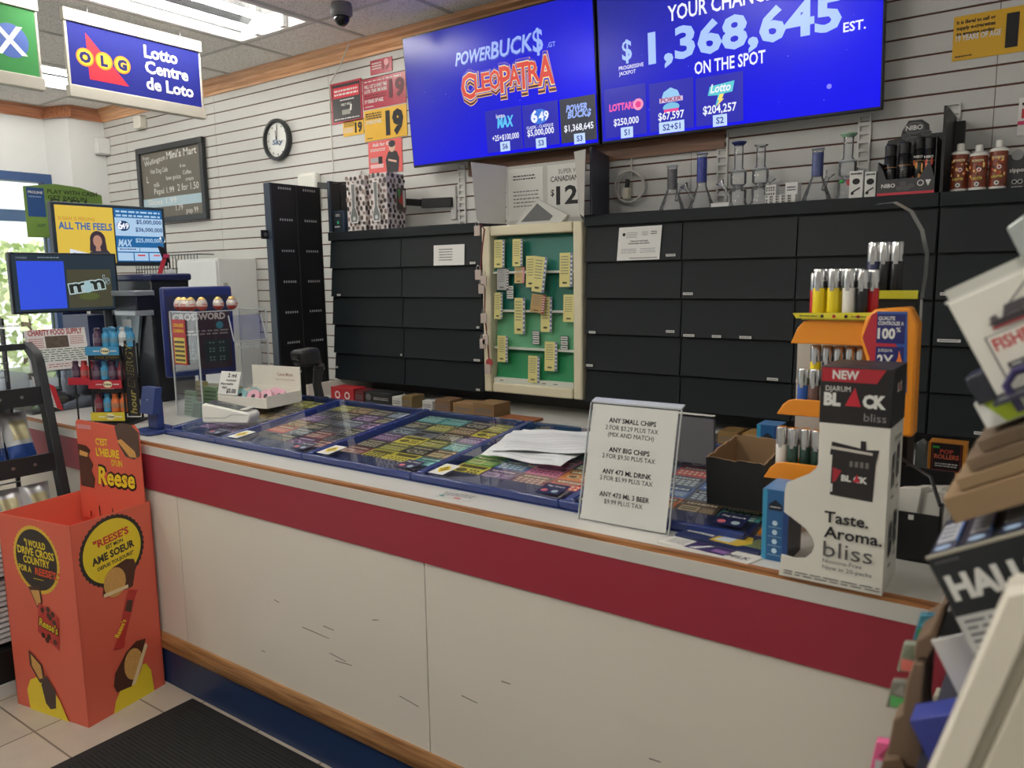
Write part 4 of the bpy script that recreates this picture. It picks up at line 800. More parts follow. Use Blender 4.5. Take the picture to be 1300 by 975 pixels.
# ================================================================== lottery ticket trays on the counter
TB = M((36, 56, 122), .25, coat=.4); SL = .1
def zt(y): return .966+(y-1.655)*SL
TY0, TY1 = 1.655, 2.262
yv = Vector((0, TY1-TY0, (TY1-TY0)*SL)).normalized(); nv = Vector((0, -yv.z, yv.y))
def at(x, d, h): return Vector((x, TY0, .969))+yv*d+nv*h
DL = (Vector((0, TY1-TY0, (TY1-TY0)*SL))).length
def tray(label, x0, x1, lbl=True, stk=True):
    t = thing('ticket_tray', label, 'tray', ((x0+x1)/2, 1.95, .965), group='blue lottery ticket trays'); w = x1-x0
    mb = MB(); mb.prism([(TY0, .9655), (TY1, .9655), (TY1, .969+(TY1-TY0)*SL), (TY0, .969)], (x0, 0, 0), Y3, Z3, (w, 0, 0), TB); mb.obox(at(x0+.05, .10, .0005), (w-.05, 0, 0), yv*(DL-.115), nv*.002, M((24, 28, 44), .5)); build('base', mb, t)
    mb = MB(); mb.obox(at(x0, 0, 0), (w, 0, 0), yv*.016, nv*.022, TB); build('front_lip', mb, t, bev=.004)
    mb = MB(); mb.prism([(0, 0), (.05, 0), (.036, .024), (.012, .024)], at(x0, .016, 0), X3, nv, yv*(DL-.016), TB); build('side_rail', mb, t, bev=.003)
    mb = MB(); mb.obox(at(x0+.05, DL-.015, 0), (w-.05, 0, 0), yv*.015, nv*.022, TB); build('back_rail', mb, t, bev=.003)
    mb = MB(); mb.obox(at(x0+.05, .016, .001), (w-.05, 0, 0), yv*.085, nv*.008, M((40, 54, 100), .3)); fb_ = build('front_band', mb, t)
    mb = MB(); mb.obox(at(x0+.04, .004, .0225), (w-.042, 0, 0), yv*(DL-.006), nv*.0022, glass((.99, 1, 1), .34)); build('glass_cover', mb, t)
    if lbl:
        mb = MB(); o = at(x1-.085, .022, .0250); mb.obox(o, (.07, 0, 0), yv*.07, nv*.0008, M((28, 34, 74), .35)); P = Pan(mb, o+nv*.001, (.07, 0, 0), yv*.07, .0004); P.T('Play Smart', .5, .68, .009, WHITE, fit=.055, bold=.02); P.disc(.25, .25, .010, M((206, 110, 120)), 14); P.disc(.72, .25, .010, M((170, 190, 200)), 14); build('play_label', mb, fb_)
    if stk:
        mb = MB(); o = at(x0+.055, .020, .0250); mb.obox(o, (.055, 0, 0), yv*.085, nv*.0008, WHITE); P = Pan(mb, o+nv*.001, (.055, 0, 0), yv*.085, .0004); P.poly([(.5, .86), (.9, .5), (.5, .14), (.1, .5)], M((228, 200, 40))); P.poly([(.5, .74), (.76, .5), (.5, .26), (.24, .5)], M((120, 100, 30))); P.T('27', .5, .38, .016, YEL, bold=.03); build('diamond_sticker', mb, fb_)
TX = [-2.893, -2.556, -2.063, -1.568, -1.047, -.556]
names = ['first', 'second', 'third', 'fourth', 'fifth']; near = ['left-end ticket tray under the white card terminal', 'blue ticket tray under the long dark tickets, right of the card terminal', 'blue ticket tray in the middle with teal and yellow tickets', 'blue ticket tray with the loose white papers on its glass', 'right-end ticket tray partly behind the white price sign']
for k in range(5): tray(near[k], TX[k], TX[k+1]-.001, True, k > 0)
PAL = {'purple': ((96, 64, 104), (200, 180, 210)), 'black': ((34, 34, 38), (190, 180, 150)), 'maroon': ((110, 44, 54), (220, 190, 170)), 'brown': ((110, 84, 60), (220, 200, 150)), 'grey': ((112, 112, 116), (40, 40, 46)), 'teal': ((56, 128, 124), (180, 220, 210)), 'olive': ((110, 112, 56), (226, 214, 120)), 'yellow': ((206, 186, 62), (60, 50, 30)), 'green': ((88, 146, 66), (230, 230, 150)), 'pink': ((196, 104, 146), (60, 40, 60)), 'red': ((176, 46, 52), (240, 210, 170)), 'blue': ((58, 92, 150), (200, 220, 240)), 'orange': ((206, 116, 52), (250, 230, 180)), 'slate': ((70, 84, 96), (190, 200, 204))}
SCH = [[['purple', 'grey', 'brown', 'black', 'olive']]*3,
       [['grey', 'red', 'brown', 'purple', 'grey', 'olive'], ['black', 'slate', 'black', 'grey', 'black', 'brown'], ['purple', 'maroon', 'grey', 'slate', 'purple', 'black'], ['maroon', 'grey', 'black', 'purple', 'black', 'slate']],
       [['maroon', 'black', 'purple', 'slate', 'black', 'teal'], ['yellow', 'olive', 'yellow', 'grey', 'olive', 'teal'], ['yellow', 'black', 'olive', 'black', 'brown', 'black'], ['teal', 'brown', 'teal', 'purple', 'yellow', 'olive']],
       [['yellow', 'green', 'green', 'olive', 'yellow', 'teal'], ['purple', 'blue', 'slate', 'black', 'teal', 'green'], ['maroon', 'pink', 'pink', 'teal', 'black', 'blue'], ['red', 'orange', 'black', 'teal', 'teal', 'slate']],
       [['slate', 'teal', 'blue', 'slate', 'black', 'blue'], ['orange', 'blue', 'slate', 'red', 'black', 'slate'], ['brown', 'slate', 'blue', 'black', 'slate', 'black'], ['teal', 'slate', 'brown', 'black', 'black', 'black']]]
rown = ['front row', 'second row', 'third row', 'fourth row', 'fifth row', 'back row']; coln = ['left column', 'second column', 'third column', 'right column']
trn = ['left-end ticket tray', 'second ticket tray', 'middle ticket tray', 'ticket tray with the papers', 'right-end ticket tray']
for k in range(5):
    x0, x1 = TX[k]+.054, TX[k+1]-.004; nc = len(SCH[k]); cw_ = (x1-x0)/nc
    for c in range(nc):
        for r in range(len(SCH[k][c])):
            nm = SCH[k][c][r]; base, ink = PAL[nm]; d0 = .104+r*(.485/len(SCH[k][c])); dl = .485/len(SCH[k][c])-.003
            mb = MB(); o = at(x0+c*cw_+.002, d0, .0032); U = Vector((cw_-.004, 0, 0)); V = yv*dl; mb.obox(o, U, V, nv*.001, M(tuple(min(255, int(q*1.22+14)) for q in base), .4, var=.3, scale=90)); P = Pan(mb, o+nv*.001, U, V, .0003); i2 = M(tuple(min(255, int(q*1.1+10)) for q in ink), .5); dkr = M(tuple(int(q*.6) for q in base), .5); q = (r*7+c*3+k) % 4
            P.rect(.06, .62, .94, .92, dkr); P.lines(.12, .68, .88, .86, 1, i2, .8)
            if q == 0: [P.disc(.14+.145*j, .3+.2*(i-.5), .0052, i2, 8) for i in range(2) for j in range(6)]
            elif q == 1: [P.rect(.08+.17*j, .1+.17*i, .2+.17*j, .22+.17*i, i2) for i in range(3) for j in range(5)]
            elif q == 2: P.rect(.08, .1, .55, .52, i2); P.lines(.6, .12, .92, .5, 3, i2, .5); P.lines(.12, .18, .5, .45, 2, dkr, .6)
            else: P.disc(.32, .32, .02, i2, 14, .014); P.disc(.32, .32, .013, dkr, 14, .009); [P.rect(.58+.12*j, .12+.2*i, .66+.12*j, .26+.2*i, i2) for i in range(2) for j in range(3)]
            solo('scratch_ticket', mb, f'{nm} scratch ticket in the {coln[c if c < nc-1 else 3]}, {rown[r]} of the {trn[k]}', 'ticket', tuple(o), group='scratch tickets in the counter trays')
# papers on the glass
def paper(label, pts, z0):
    mb = MB(); a, b, c, d = [Vector(p) for p in pts]
    fn = lambda u, v: a*(1-u)*(1-v)+b*u*(1-v)+c*u*v+d*(1-u)*v+Vector((0, 0, z0+.006*math.sin(u*5+v*3)**2+.004*math.sin(v*7)**2))
    mb.grid(fn, 12, 12, M((226, 228, 228), .7, var=.03)); vs = len(mb.v); mb.grid(lambda u, v: fn(v, u)-Vector((0, 0, .0008)), 12, 12, M((226, 228, 228), .7, var=.03))
    for i in range(9): mb.grid(lambda u, v, i=i: fn(.1+.75*u, .1+.085*i+.012*v)+Vector((0, 0, .0006)), 10, 1, M((196, 198, 202), .7))
    solo('paper_sheet', mb, label, 'paper', tuple((a+c)*.5), group='loose papers on the ticket tray')
zg = lambda x, y: at(x, (y-TY0), .0258).z
def g3(x, y): return (x, y, zg(x, y))
paper('loose white paper sheet on the tray glass, left and underneath', [g3(-1.47, 1.87), g3(-1.17, 1.86), g3(-1.19, 2.14), g3(-1.50, 2.15)], .0002); paper('loose white paper sheet on the tray glass, right and on top', [g3(-1.44, 1.885), g3(-1.10, 1.98), g3(-1.18, 2.19), g3(-1.50, 2.09)], .012)

# ================================================================== register end of the counter
CT = .9655
# customer-facing screen
def screen_box(t, x, y0, y1, z0, z1, bez, th=.03):
    mb = MB(); mb.box(x-th, x, y0, y1, z0, z1, bez); build('bezel', mb, t, bev=.004)
t = thing('customer_monitor', 'black customer monitor with a blue pane and a candy advert', 'monitor', (-3.95, 2.012, CT)); y0, y1, z0, z1 = 1.559, 2.048, 1.428, 1.708; x = -3.9
screen_box(t, x, y0, y1, z0, z1, M((34, 40, 48), .35))
mb = MB(); P = Pan(mb, (x, y0, z0), (0, y1-y0, 0), (0, 0, z1-z0)); P.rect(.02, .03, .98, .97, E((40, 52, 62))); P.rect(.06, .07, .48, .86, E((52, 80, 214))); P.rect(.5, .07, .93, .72, E((72, 70, 54))); P.T('receipt', .06, .9, .012, E((120, 130, 140)), 'l'); P.lines(.25, .9, .45, .94, 1, E((120, 130, 140)))
for c, b, dz in ((E((170, 190, 190)), .09, 0), (E((40, 44, 40)), .03, 0)): P.T('m', .61, .34, .06, c, fit=.085+b*.15, bold=b, rot=.12); P.T('m', .77, .38, .06, c, fit=.085+b*.15, bold=b, rot=.12); P.T("'s", .88, .47, .04, c, bold=b*.5)
P.disc(.69, .42, .02, E((150, 180, 186)), 14, .03); P.disc(.70, .26, .05, E((80, 90, 50)), 16, .018)
build('display', mb, t)
mb = MB(); mb.tube([(x-.055, 2.012, CT+.012), (x-.055, 2.012, 1.5)], .02, M((40, 44, 52), .4), 12); mb.box(x-.15, x+.05, 1.99, 2.06, CT, CT+.014, BLACK); mb.box(x-.07, x-.028, 1.97, 2.04, 1.46, 1.54, BLACK); build('stand', mb, t)
# dual lottery advert screen
t = thing('advert_screen', 'wide lottery advert screen with a yellow half and a blue half, above the customer monitor', 'monitor', (-4.33, 2.25, CT), rot=(0, 0, R(-8))); x = -4.3; y0, y1, z0, z1 = 1.939, 2.562, 1.655, 1.985
screen_box(t, x, y0, y1, z0, z1, M((40, 52, 60), .4), .04)
mb = MB(); P = Pan(mb, (x, y0, z0), (0, y1-y0, 0), (0, 0, z1-z0)); yl, bl, wb = E((214, 182, 70)), E((36, 98, 152)), E((168, 198, 226)); P.rect(.03, .05, .515, .95, yl); P.rect(.525, .07, .97, .95, bl)
P.T('SUSAN IS FEELING', .05, .72, .018, E((190, 140, 60)), 'l', fit=.19, bold=.02); P.T('ALL THE FEELS', .05, .58, .036, E((54, 98, 160)), 'l', fit=.28, bold=.03)
hair, skin, coat = E((58, 46, 56)), E((176, 130, 110)), E((52, 52, 62)); P.poly([(.27, .1), (.29, .22), (.36, .3), (.43, .28), (.49, .16), (.5, .08)], coat); P.disc(.365, .42, .042, hair, 20, .048); P.poly([(.30, .44), (.43, .44), (.44, .24), (.29, .24)], hair); P.disc(.362, .40, .024, skin, 18, .032); P.poly([(.345, .32), (.38, .32), (.385, .24), (.34, .24)], skin); P.poly([(.12, .05), (.125, .27), (.5, .10), (.5, .05)], E((214, 220, 232))); P.T('$', .145, .13, .026, E((40, 60, 100)), 'l', bold=.02); P.lines(.2, .1, .3, .16, 1, E((60, 70, 100)))
P.lines(.54, .87, .95, .93, 1, wb, .5); P.lines(.54, .81, .95, .86, 1, wb, .6); P.rect(.525, .5, .97, .8, wb); P.disc(.60, .665, .036, E((30, 60, 100)), 20, .028); P.T('6', .57, .61, .042, eW, bold=.04); P.T('49', .615, .62, .03, eW, bold=.03); P.T('$5,000,000', .96, .71, .022, E((30, 60, 110)), 'r', fit=.15, bold=.02); P.T('$36,000,000', .965, .58, .022, E((30, 60, 110)), 'r', fit=.16, bold=.02)
P.T('MAX', .60, .33, .036, wb, fit=.075, bold=.04, shear=.2); P.T('$25,000,000', .95, .40, .022, wb, 'r', fit=.155, bold=.02); P.rect(.53, .24, .73, .31, wb); P.rect(.735, .24, .965, .31, wb); P.rect(.53, .09, .67, .22, wb); P.rect(.68, .09, .81, .22, wb); P.rect(.82, .09, .965, .22, wb); P.lines(.55, .26, .71, .3, 1, E((50, 60, 120))); P.rect(.71, .165, .78, .19, E((200, 60, 70))); P.rect(.86, .165, .92, .19, E((200, 100, 100)))
build('display', mb, t)
mb = MB(); k = M((30, 34, 44), .4); mb.tube([(x-.07, 2.25, CT), (x-.07, 2.25, 1.8)], .02, k, 10); mb.box(x-.08, x-.035, 2.2, 2.3, 1.76, 1.84, k); mb.box(x-.17, x-.035, 2.16, 2.29, CT, CT+.012, k); build('stand', mb, t)
# keys hanging off the advert screen
t = thing('keychain', 'black car key with a red strap hanging from the advert screen corner', 'keychain', (-4.235, 2.50, 1.6)); kx, ky = -4.235, 2.50
mb = MB(); mb.tube([(kx, ky+.015*math.cos(a*.63), 1.80+.02*math.sin(a*.63)) for a in range(10)], .003, CHROME, 6, True); build('ring', mb, t)
mb = MB(); mb.obox((kx-.006, ky-.005, 1.68), (.012, 0, 0), (0, .045, -.012), (0, -.03, .09), M((30, 32, 36), .35)); build('key_fob', mb, t, bev=.006)
mb = MB(); mb.obox((kx+.01, ky-.02, 1.69), (.004, 0, 0), (0, .03, .01), (0, -.045, -.11), M((196, 50, 66), .6)); mb.obox((kx+.008, ky-.01, 1.7), (.01, 0, 0), (0, .03, 0), (0, .005, .02), M((190, 60, 96), .6)); build('strap', mb, t)
mb = MB(); mb.tube([(kx, ky+.03, 1.68), (kx, ky+.03, 1.52)], .003, BLACK, 5); mb.ell((kx, ky+.035, 1.61), .015, .03, .028, M((180, 180, 184), .3)); build('charm', mb, t)
mb = MB(); mb.prism([(-.015, 0), (.015, 0), (.018, .05), (0, .075), (-.018, .05)], (kx-.004, ky+.025, 1.465), Y3, Z3, (.008, 0, 0), M((226, 150, 60), .5)); build('orange_tag', mb, t)
# green promotional card standing behind
t = thing('promo_sign', 'curved green card reading play with cash, behind the advert screen', 'sign', (-4.6, 2.15, CT)); GRN = M((120, 154, 72), .5); y0, y1, z0, z1, x = 1.955, 2.385, 1.815, 2.125, -4.62
mb = MB(); mb.prism([(0, .0), (.42, .0), (.418, .25), (.30, .285), (.16, .295), (.0, .27)], (x, y0, z0), Y3, Z3, (-.005, 0, 0), GRN); P = Pan(mb, (x, y0, z0), (0, y1-y0, 0), (0, 0, z1-z0)); P.rect(.03, .36, .24, .86, M((46, 84, 140), .4)); P.T('PROLINE', .135, .76, .013, WHITE, fit=.075, bold=.03); P.lines(.05, .68, .2, .73, 1, M((150, 180, 210))); dg = M((44, 62, 34), .6); P.T('PLAY WITH CASH', .28, .78, .022, dg, 'l', fit=.27, bold=.02); P.T('GET PAID IN', .28, .68, .02, dg, 'l', fit=.21, bold=.02); P.T('CASH.', .29, .575, .034, dg, 'l', fit=.225, bold=.04); P.T('APP', .12, .18, .018, M((70, 110, 70)), 'l', bold=.02); build('card', mb, t)
mb = MB(); mb.tube([(x-.012, 2.05, CT+.01), (x-.012, 2.05, 2.06)], .006, M((90, 110, 90), .5), 8); mb.box(x-.1, x+.03, 1.98, 2.12, CT, CT+.012, M((70, 90, 80), .5)); build('stand', mb, t)
# white steel cabinet and the wire rack by the wall
t = thing('white_cabinet', 'plain white steel cabinet standing against the slatwall behind the register', 'cabinet', (-4.98, 3.33, 0)); wc_ = M((220, 222, 220), .4)
mb = MB(); mb.box(-5.22, -4.74, 3.185, 3.495, 0, 1.717, wc_); build('body', mb, t, bev=.006); mb = MB(); mb.box(-5.21, -4.75, 3.172, 3.184, .06, 1.70, M((232, 234, 234), .35)); build('door', mb, t, bev=.004)
mb = MB(); mb.box(-4.742, -4.736, 3.22, 3.25, 1.2, 1.55, M((180, 178, 170), .5)); build('side_slot', mb, t)
t = thing('wire_basket', 'black wire basket with white cards under the advert screen', 'basket', (-5.7, 3.4, 1.56)); k = M((40, 42, 46), .4, .4); mb = MB()
for zz_ in (1.58, 1.66, 1.76): mb.tube([(-6.1, 3.36, zz_), (-5.25, 3.36, zz_)], .004, k, 6)
for i in range(22): xx = -6.1+.85*i/21; mb.tube([(xx, 3.36, 1.58), (xx, 3.36, 1.76)], .003, k, 5)
for xx in (-6.1, -5.25):
    for zz_ in (1.58, 1.76): mb.tube([(xx, 3.36, zz_), (xx, 3.498, zz_)], .004, k, 6)
mb.tube([(-6.1, 3.498, 1.58), (-5.25, 3.498, 1.58)], .004, k, 6); build('wire_frame', mb, t)
for i, (a, b, h) in enumerate(((-6.05, -5.82, .13), (-5.8, -5.62, .15), (-5.6, -5.32, .14))):
    mb = MB(); mb.box(a, b, 3.40+.01*i, 3.44+.01*i, 1.584, 1.584+h, M((226, 226, 220), .6)); solo('card_stack', mb, ['left white card stack in the wire basket', 'middle white card stack in the wire basket', 'right white card stack in the wire basket'][i], 'cards', (a, 3.4, 1.584), group='white card stacks in the wire basket')
# lottery terminal
t = thing('lottery_terminal', 'black and navy lottery terminal with a silver side and a receipt printer', 'terminal', (-4.0, 2.22, CT)); bk = M((30, 33, 40), .35); nb = M((34, 42, 84), .35)
mb = MB(); mb.box(-4.3, -3.68, 2.09, 2.30, CT, 1.585, bk); mb.box(-4.32, -3.66, 2.08, 2.305, 1.57, 1.605, nb); build('body', mb, t, bev=.01)
mb = MB(); mb.prism([(0, .42), (.28, .42), (.16, .02), (.08, .06)], (-4.02, 2.086, 1.06), X3, Z3, (0, -.015, 0), M((150, 166, 172), .35, .3)); P = Pan(mb, (-4.02, 2.070, 1.06), (.28, 0, 0), (0, 0, .42)); P.poly([(.3, 1.0), (.52, 1.0), (.40, .3), (.27, .3)], M((176, 200, 206), .3)); P.rect(.32, .62, .62, .76, M((226, 232, 236), .5)); build('silver_side', mb, t)
mb = MB(); mb.box(-3.82, -3.62, 1.98, 2.079, 1.43, 1.50, bk); mb.box(-3.83, -3.61, 1.97, 2.07, 1.50, 1.525, M((150, 156, 160), .35, .3)); mb.box(-3.80, -3.61, 1.965, 2.06, 1.405, 1.43, M((170, 178, 182), .3, .3)); build('receipt_printer', mb, t, bev=.004)
mb = MB(); mb.box(-4.325, -4.06, 1.96, 2.085, CT, 1.40, M((44, 54, 96), .4)); mb.box(-4.33, -4.322, 1.96, 2.085, CT, 1.42, M((36, 44, 84), .4)); build('navy_side', mb, t)
# charity sign on a clear donation box
t = thing('donation_box', 'clear plastic donation box with a red flag card leaning in front', 'box', (-4.03, 1.72, CT)); mb = MB(); mb.box(-4.20, -3.86, 1.575, 1.87, CT, CT+.006, glass((.86, .87, .9), .8)); 
for a in ((-4.20, -4.196, 1.575, 1.87), (-3.864, -3.86, 1.575, 1.87), (-4.196, -3.864, 1.575, 1.579), (-4.196, -3.864, 1.866, 1.87)): mb.box(*a, CT+.006, 1.155, glass((.80, .81, .84), .9, .08))
mb.box(-4.20, -3.86, 1.575, 1.87, 1.155, 1.16, glass((.80, .81, .84), .9, .08)); build('clear_case', mb, t)
mb = MB()
for i in range(26): mb.ell((random.uniform(-4.14, -3.92), random.uniform(1.63, 1.82), CT+.03+.03*random.random()), .035, .03, .02, M(random.choice([(130, 130, 110), (90, 100, 84), (150, 140, 96), (80, 80, 86)]), .7), 8, 5)
tag(build('notes_and_coins', mb, t), None, None, kind='stuff')
def flagcard(P): P.rect(.72, 0, 1, 1, M((200, 44, 54))); P.poly([(.12, .3), (.34, .2), (.45, .34), (.62, .3), (.56, .5), (.62, .7), (.4, .66), (.3, .8), (.28, .6)], M((196, 56, 66))); [P.lines(.1, .06+.11*i, .68, .13+.11*i, 1, M((60, 60, 84)), .5) for i in range(8)]
mb = MB(); o = Vector((-3.825, 1.60, 1.032)); U = Vector((.012, .092, -.06)); V = Vector((-.012, -.022, .118)); mb.obox(o, U, V, (-.003, 0, 0), M((226, 222, 218), .5)); P = Pan(mb, o, U, V); flagcard(P); solo('flag_card', mb, 'tilted white card with a red flag edge leaning on the donation box', 'card', tuple(o), bev=0)
def charity(P):
    rd, gn = M((178, 60, 70)), M((70, 120, 90)); P.T('CHARITY FOOD SUPPLY', .5, .86, .026, rd, fit=P.w*.9, bold=.03); P.rect(.31, .54, .69, .83, M((96, 84, 74), .5, var=.6, scale=60)); P.lines(.05, .55, .28, .8, 5, rd, .35); P.lines(.72, .6, .95, .82, 5, rd, .35); P.lines(.05, .2, .95, .52, 6, gn, .35); P.lines(.3, .05, .95, .16, 2, rd, .3); P.rect(.05, .05, .11, .17, RED); P.rect(.16, .05, .22, .17, RED); P.T('*', .135, .06, .03, RED, bold=.05)
mb = MB(); o = Vector((-3.87, 1.62, 1.163)); U = Vector((.02, .262, .0)); V = Vector((-.03, 0, .19)); o = Vector((-3.87, 1.592, 1.1625)); mb.obox(o, U, V, (-.004, 0, 0), M((236, 234, 232), .5)); P = Pan(mb, o, U, V); charity(P); mb.box(-3.93, -3.875, 1.64, 1.80, 1.1605, 1.164, CLEAR); solo('charity_sign', mb, 'white charity food supply card standing on the donation box', 'sign', tuple(o))

# energy shot rack
EX, EY = -3.29, 1.69; ER = R(32); t0 = Matrix.Translation((EX, EY, CT)) @ Matrix.Rotation(ER, 4, 'Z')
def el(x, y, z): return t0 @ Vector((x, y, z))
def ebox(mb, x0, x1, y0, y1, z0, z1, m): mb.obox(el(x0, y0, z0), el(x1, y0, z0)-el(x0, y0, z0), el(x0, y1, z0)-el(x0, y0, z0), Vector((0, 0, z1-z0)), m)
t = thing('energy_shot_rack', 'black tiered counter rack of small energy shot bottles', 'rack', (EX, EY, CT), rz=ER); k = M((30, 30, 32), .45); mb = MB()
ebox(mb, -.095, .075, -.07, .08, 0, .012, k)
for xx in (-.085, .054):
    for yy in (-.06, .07): ebox(mb, xx, xx+.006, yy, yy+.006, .012, .34, k)
build('frame', mb, t)
TIERS = ((.05, (206, 190, 60), -.10), (.187, (176, 40, 56), -.12), (.327, (60, 140, 186), -.11))
for z, c, xl in TIERS:
    mb = MB(); ebox(mb, -.085, .060, -.07, .08, z, z+.006, k); ebox(mb, -.085, .060, -.075, -.07, z-.026, z+.010, M(c, .4)); o = el(-.060, -.0752, z-.026); P = Pan(mb, o, el(.060, -.0752, z-.026)-o, (0, 0, .036)); P.disc(.5, .5, .02, M((226, 220, 180)), 14, .014); P.T('5-hour', .5, .38, .010, INK, bold=.04, fit=.035); P.lines(.08, .35, .3, .65, 1, WHITE); P.lines(.7, .35, .92, .65, 1, WHITE); build('shelf_tray', mb, t)
mb = MB(); ebox(mb, -.085, .060, -.06, -.055, .280, .321, k); o = el(-.060, -.0605, .280); P = Pan(mb, o, el(.060, -.0605, .280)-o, (0, 0, .039)); P.T('5-hour ENERGY', .5, .2, .018, M((140, 120, 60)), fit=.11, bold=.03); build('sign_strip', mb, t); mb = MB(); ebox(mb, -.085, .060, -.06, -.055, .142, .182, k); o = el(-.060, -.0605, .142); P = Pan(mb, o, el(.060, -.0605, .142)-o, (0, 0, .038)); P.rect(.15, .4, .65, .85, M((226, 224, 214))); build('sign_strip', mb, t)
mb = MB(); ebox(mb, .063, .115, -.05, -.044, .04, .36, k); o = el(.115, -.0505, .04); P = Pan(mb, o, (0, 0, .32), el(.063, -.0505, .04)-o); P.T('ENERGY', .38, .22, .030, M((150, 140, 76)), 'l', fit=.18, bold=.0, shear=.2); P.T('ENERGY', .385, .25, .027, M((40, 38, 34)), 'l', fit=.172, bold=.0, shear=.2); P.T('hour', .03, .22, .028, M((150, 140, 76)), 'l', fit=.1, bold=.02, shear=.2); build('side_sign', mb, t)
mb = MB(); ebox(mb, -.185, -.09, -.05, .05, .187, .193, k); ebox(mb, -.185, -.09, -.055, -.05, .175, .205, M((176, 40, 56), .4)); ebox(mb, -.18, -.175, -.02, -.014, .012, .187, k); ebox(mb, -.18, -.09, -.02, .0, 0, .012, k); build('side_tray', mb, t)
def mk_shot(col):
    t = thing('shot_bottle', 'x', 'bottle', (0, 0, 0), group='energy shot bottles on the counter rack'); r = .0168; mb = MB(); mb.lathe([(r-.003, 0), (r, .003), (r, .05), (.010, .062), (.010, .066)], (0, 0, 0), M(col, .3, var=.15, scale=60), 16); mb.lathe([(r+.0004, .018), (r+.0004, .04)], (0, 0, 0), M(tuple(min(255, int(c*.5+70)) for c in col), .35, var=.5, scale=90), 16, cap=False); build('bottle_body', mb, t, local=True); mb = MB(); mb.lathe([(.0115, .064), (.0115, .078), (.009, .080)], (0, 0, 0), M(tuple(int(c*.8) for c in col), .35), 14); build('cap', mb, t, local=True); return t
protos = {}
SC = {'blue': (64, 150, 196), 'purple': (82, 54, 80), 'red': (196, 60, 60), 'orange': (220, 116, 60), 'white': (206, 214, 216), 'maroon': (120, 40, 56)}
def shots(row, cols, z, x0, dx, y=-.04):
    for i, c in enumerate(cols):
        lab = f'{c} energy shot bottle, {["first", "second", "third", "fourth", "fifth"][i]} from the left, {row}'
        p = el(x0+dx*i, y+(.004 if i % 2 else 0), z)
        if c not in protos: protos[c] = mk_shot(SC[c]); protos[c].location = p; protos[c]['label'] = lab
        else: dup(protos[c], p, 0, lab)
shots('top tier of the rack front', ['purple', 'blue', 'blue', 'white', 'blue'], .3335, -.048, .036); shots('middle tier of the rack', ['purple', 'blue', 'purple', 'maroon'], .1935, -.066, .036); shots('bottom tier of the rack', ['maroon', 'blue', 'orange', 'orange'], .0565, -.066, .036); shots('side tray of the rack', ['purple', 'red', 'red'], .1935, -.168, .036, -.02); shots('behind the top tier row', ['blue', 'blue', 'blue'], .3335, -.03, .036, .035); shots('behind the middle tier row', ['purple', 'blue', 'red'], .1935, -.05, .04, .035)

# blue pedestal
t = thing('display_pedestal', 'blue plastic pedestal with a tilted head on the counter', 'pedestal', (-2.975, 1.665, CT)); pb = M((44, 62, 118), .4); mb = MB(); mb.prism([(-.07, -.075), (.06, -.075), (.072, -.06), (.072, .07), (-.07, .08)], (-2.973, 1.665, CT), X3, Y3, (0, 0, .014), pb); build('base', mb, t, bev=.004); mb = MB(); mb.box(-3.005, -2.93, 1.65, 1.68, CT+.014, 1.10, pb); build('column', mb, t, bev=.006); mb = MB(); mb.obox((-3.015, 1.625, 1.045), (.095, 0, 0), (0, .03, .0), (0, .02, .105), pb); mb.lathe([(.004, 0), (.004, .002)], (-2.965, 1.632, 1.10), CHROME, 8, (0, -1, .2)); build('head', mb, t, bev=.006)
# crossword ticket board
t = thing('ticket_board', 'blue framed crossword ticket poster board behind the clear box', 'board', (-3.42, 2.19, CT)); mb = MB(); o = Vector((-3.42, 1.99, 1.115)); U = Vector((.07, .33, 0)); V = Vector((0, 0, .425)); n = U.cross(V).normalized(); mb.obox(o-n*.03, U, V, n*.03, M((38, 52, 118), .35)); build('frame', mb, t, bev=.012)
mb = MB(); P = Pan(mb, o, U, V); P.k = 3; P.rect(.06, .07, .94, .90, M((66, 48, 62), .35)); P.rect(.06, .72, .94, .90, M((40, 48, 84), .3)); P.T('CROSSWORD', .5, .63, .030, M((206, 196, 190)), fit=.25, bold=.04); P.disc(.78, .56, .018, M((60, 130, 150)), 16); P.rect(.1, .14, .46, .40, M((46, 60, 66), .4)); P.rect(.54, .14, .9, .40, M((46, 60, 66), .4))
for i in range(7):
    for j in range(7):
        if (i*j+i) % 3: P.rect(.56+.047*i, .155+.033*j, .56+.047*i+.03, .155+.033*j+.02, M((110, 140, 130))); P.rect(.12+.047*i, .155+.033*j, .12+.047*i+.03, .155+.033*j+.02, M((90, 110, 110)))
P.lines(.1, .45, .9, .52, 2, M((160, 150, 150)), .5); build('poster', mb, t)
mb = MB(); mb.tube([(-3.42, 2.17, CT+.01), (-3.42, 2.17, 1.2)], .018, M((38, 52, 118), .35), 10); mb.lathe([(.06, 0), (.06, .012)], (-3.42, 2.17, CT), M((38, 52, 118), .35), 20); build('stand', mb, t)
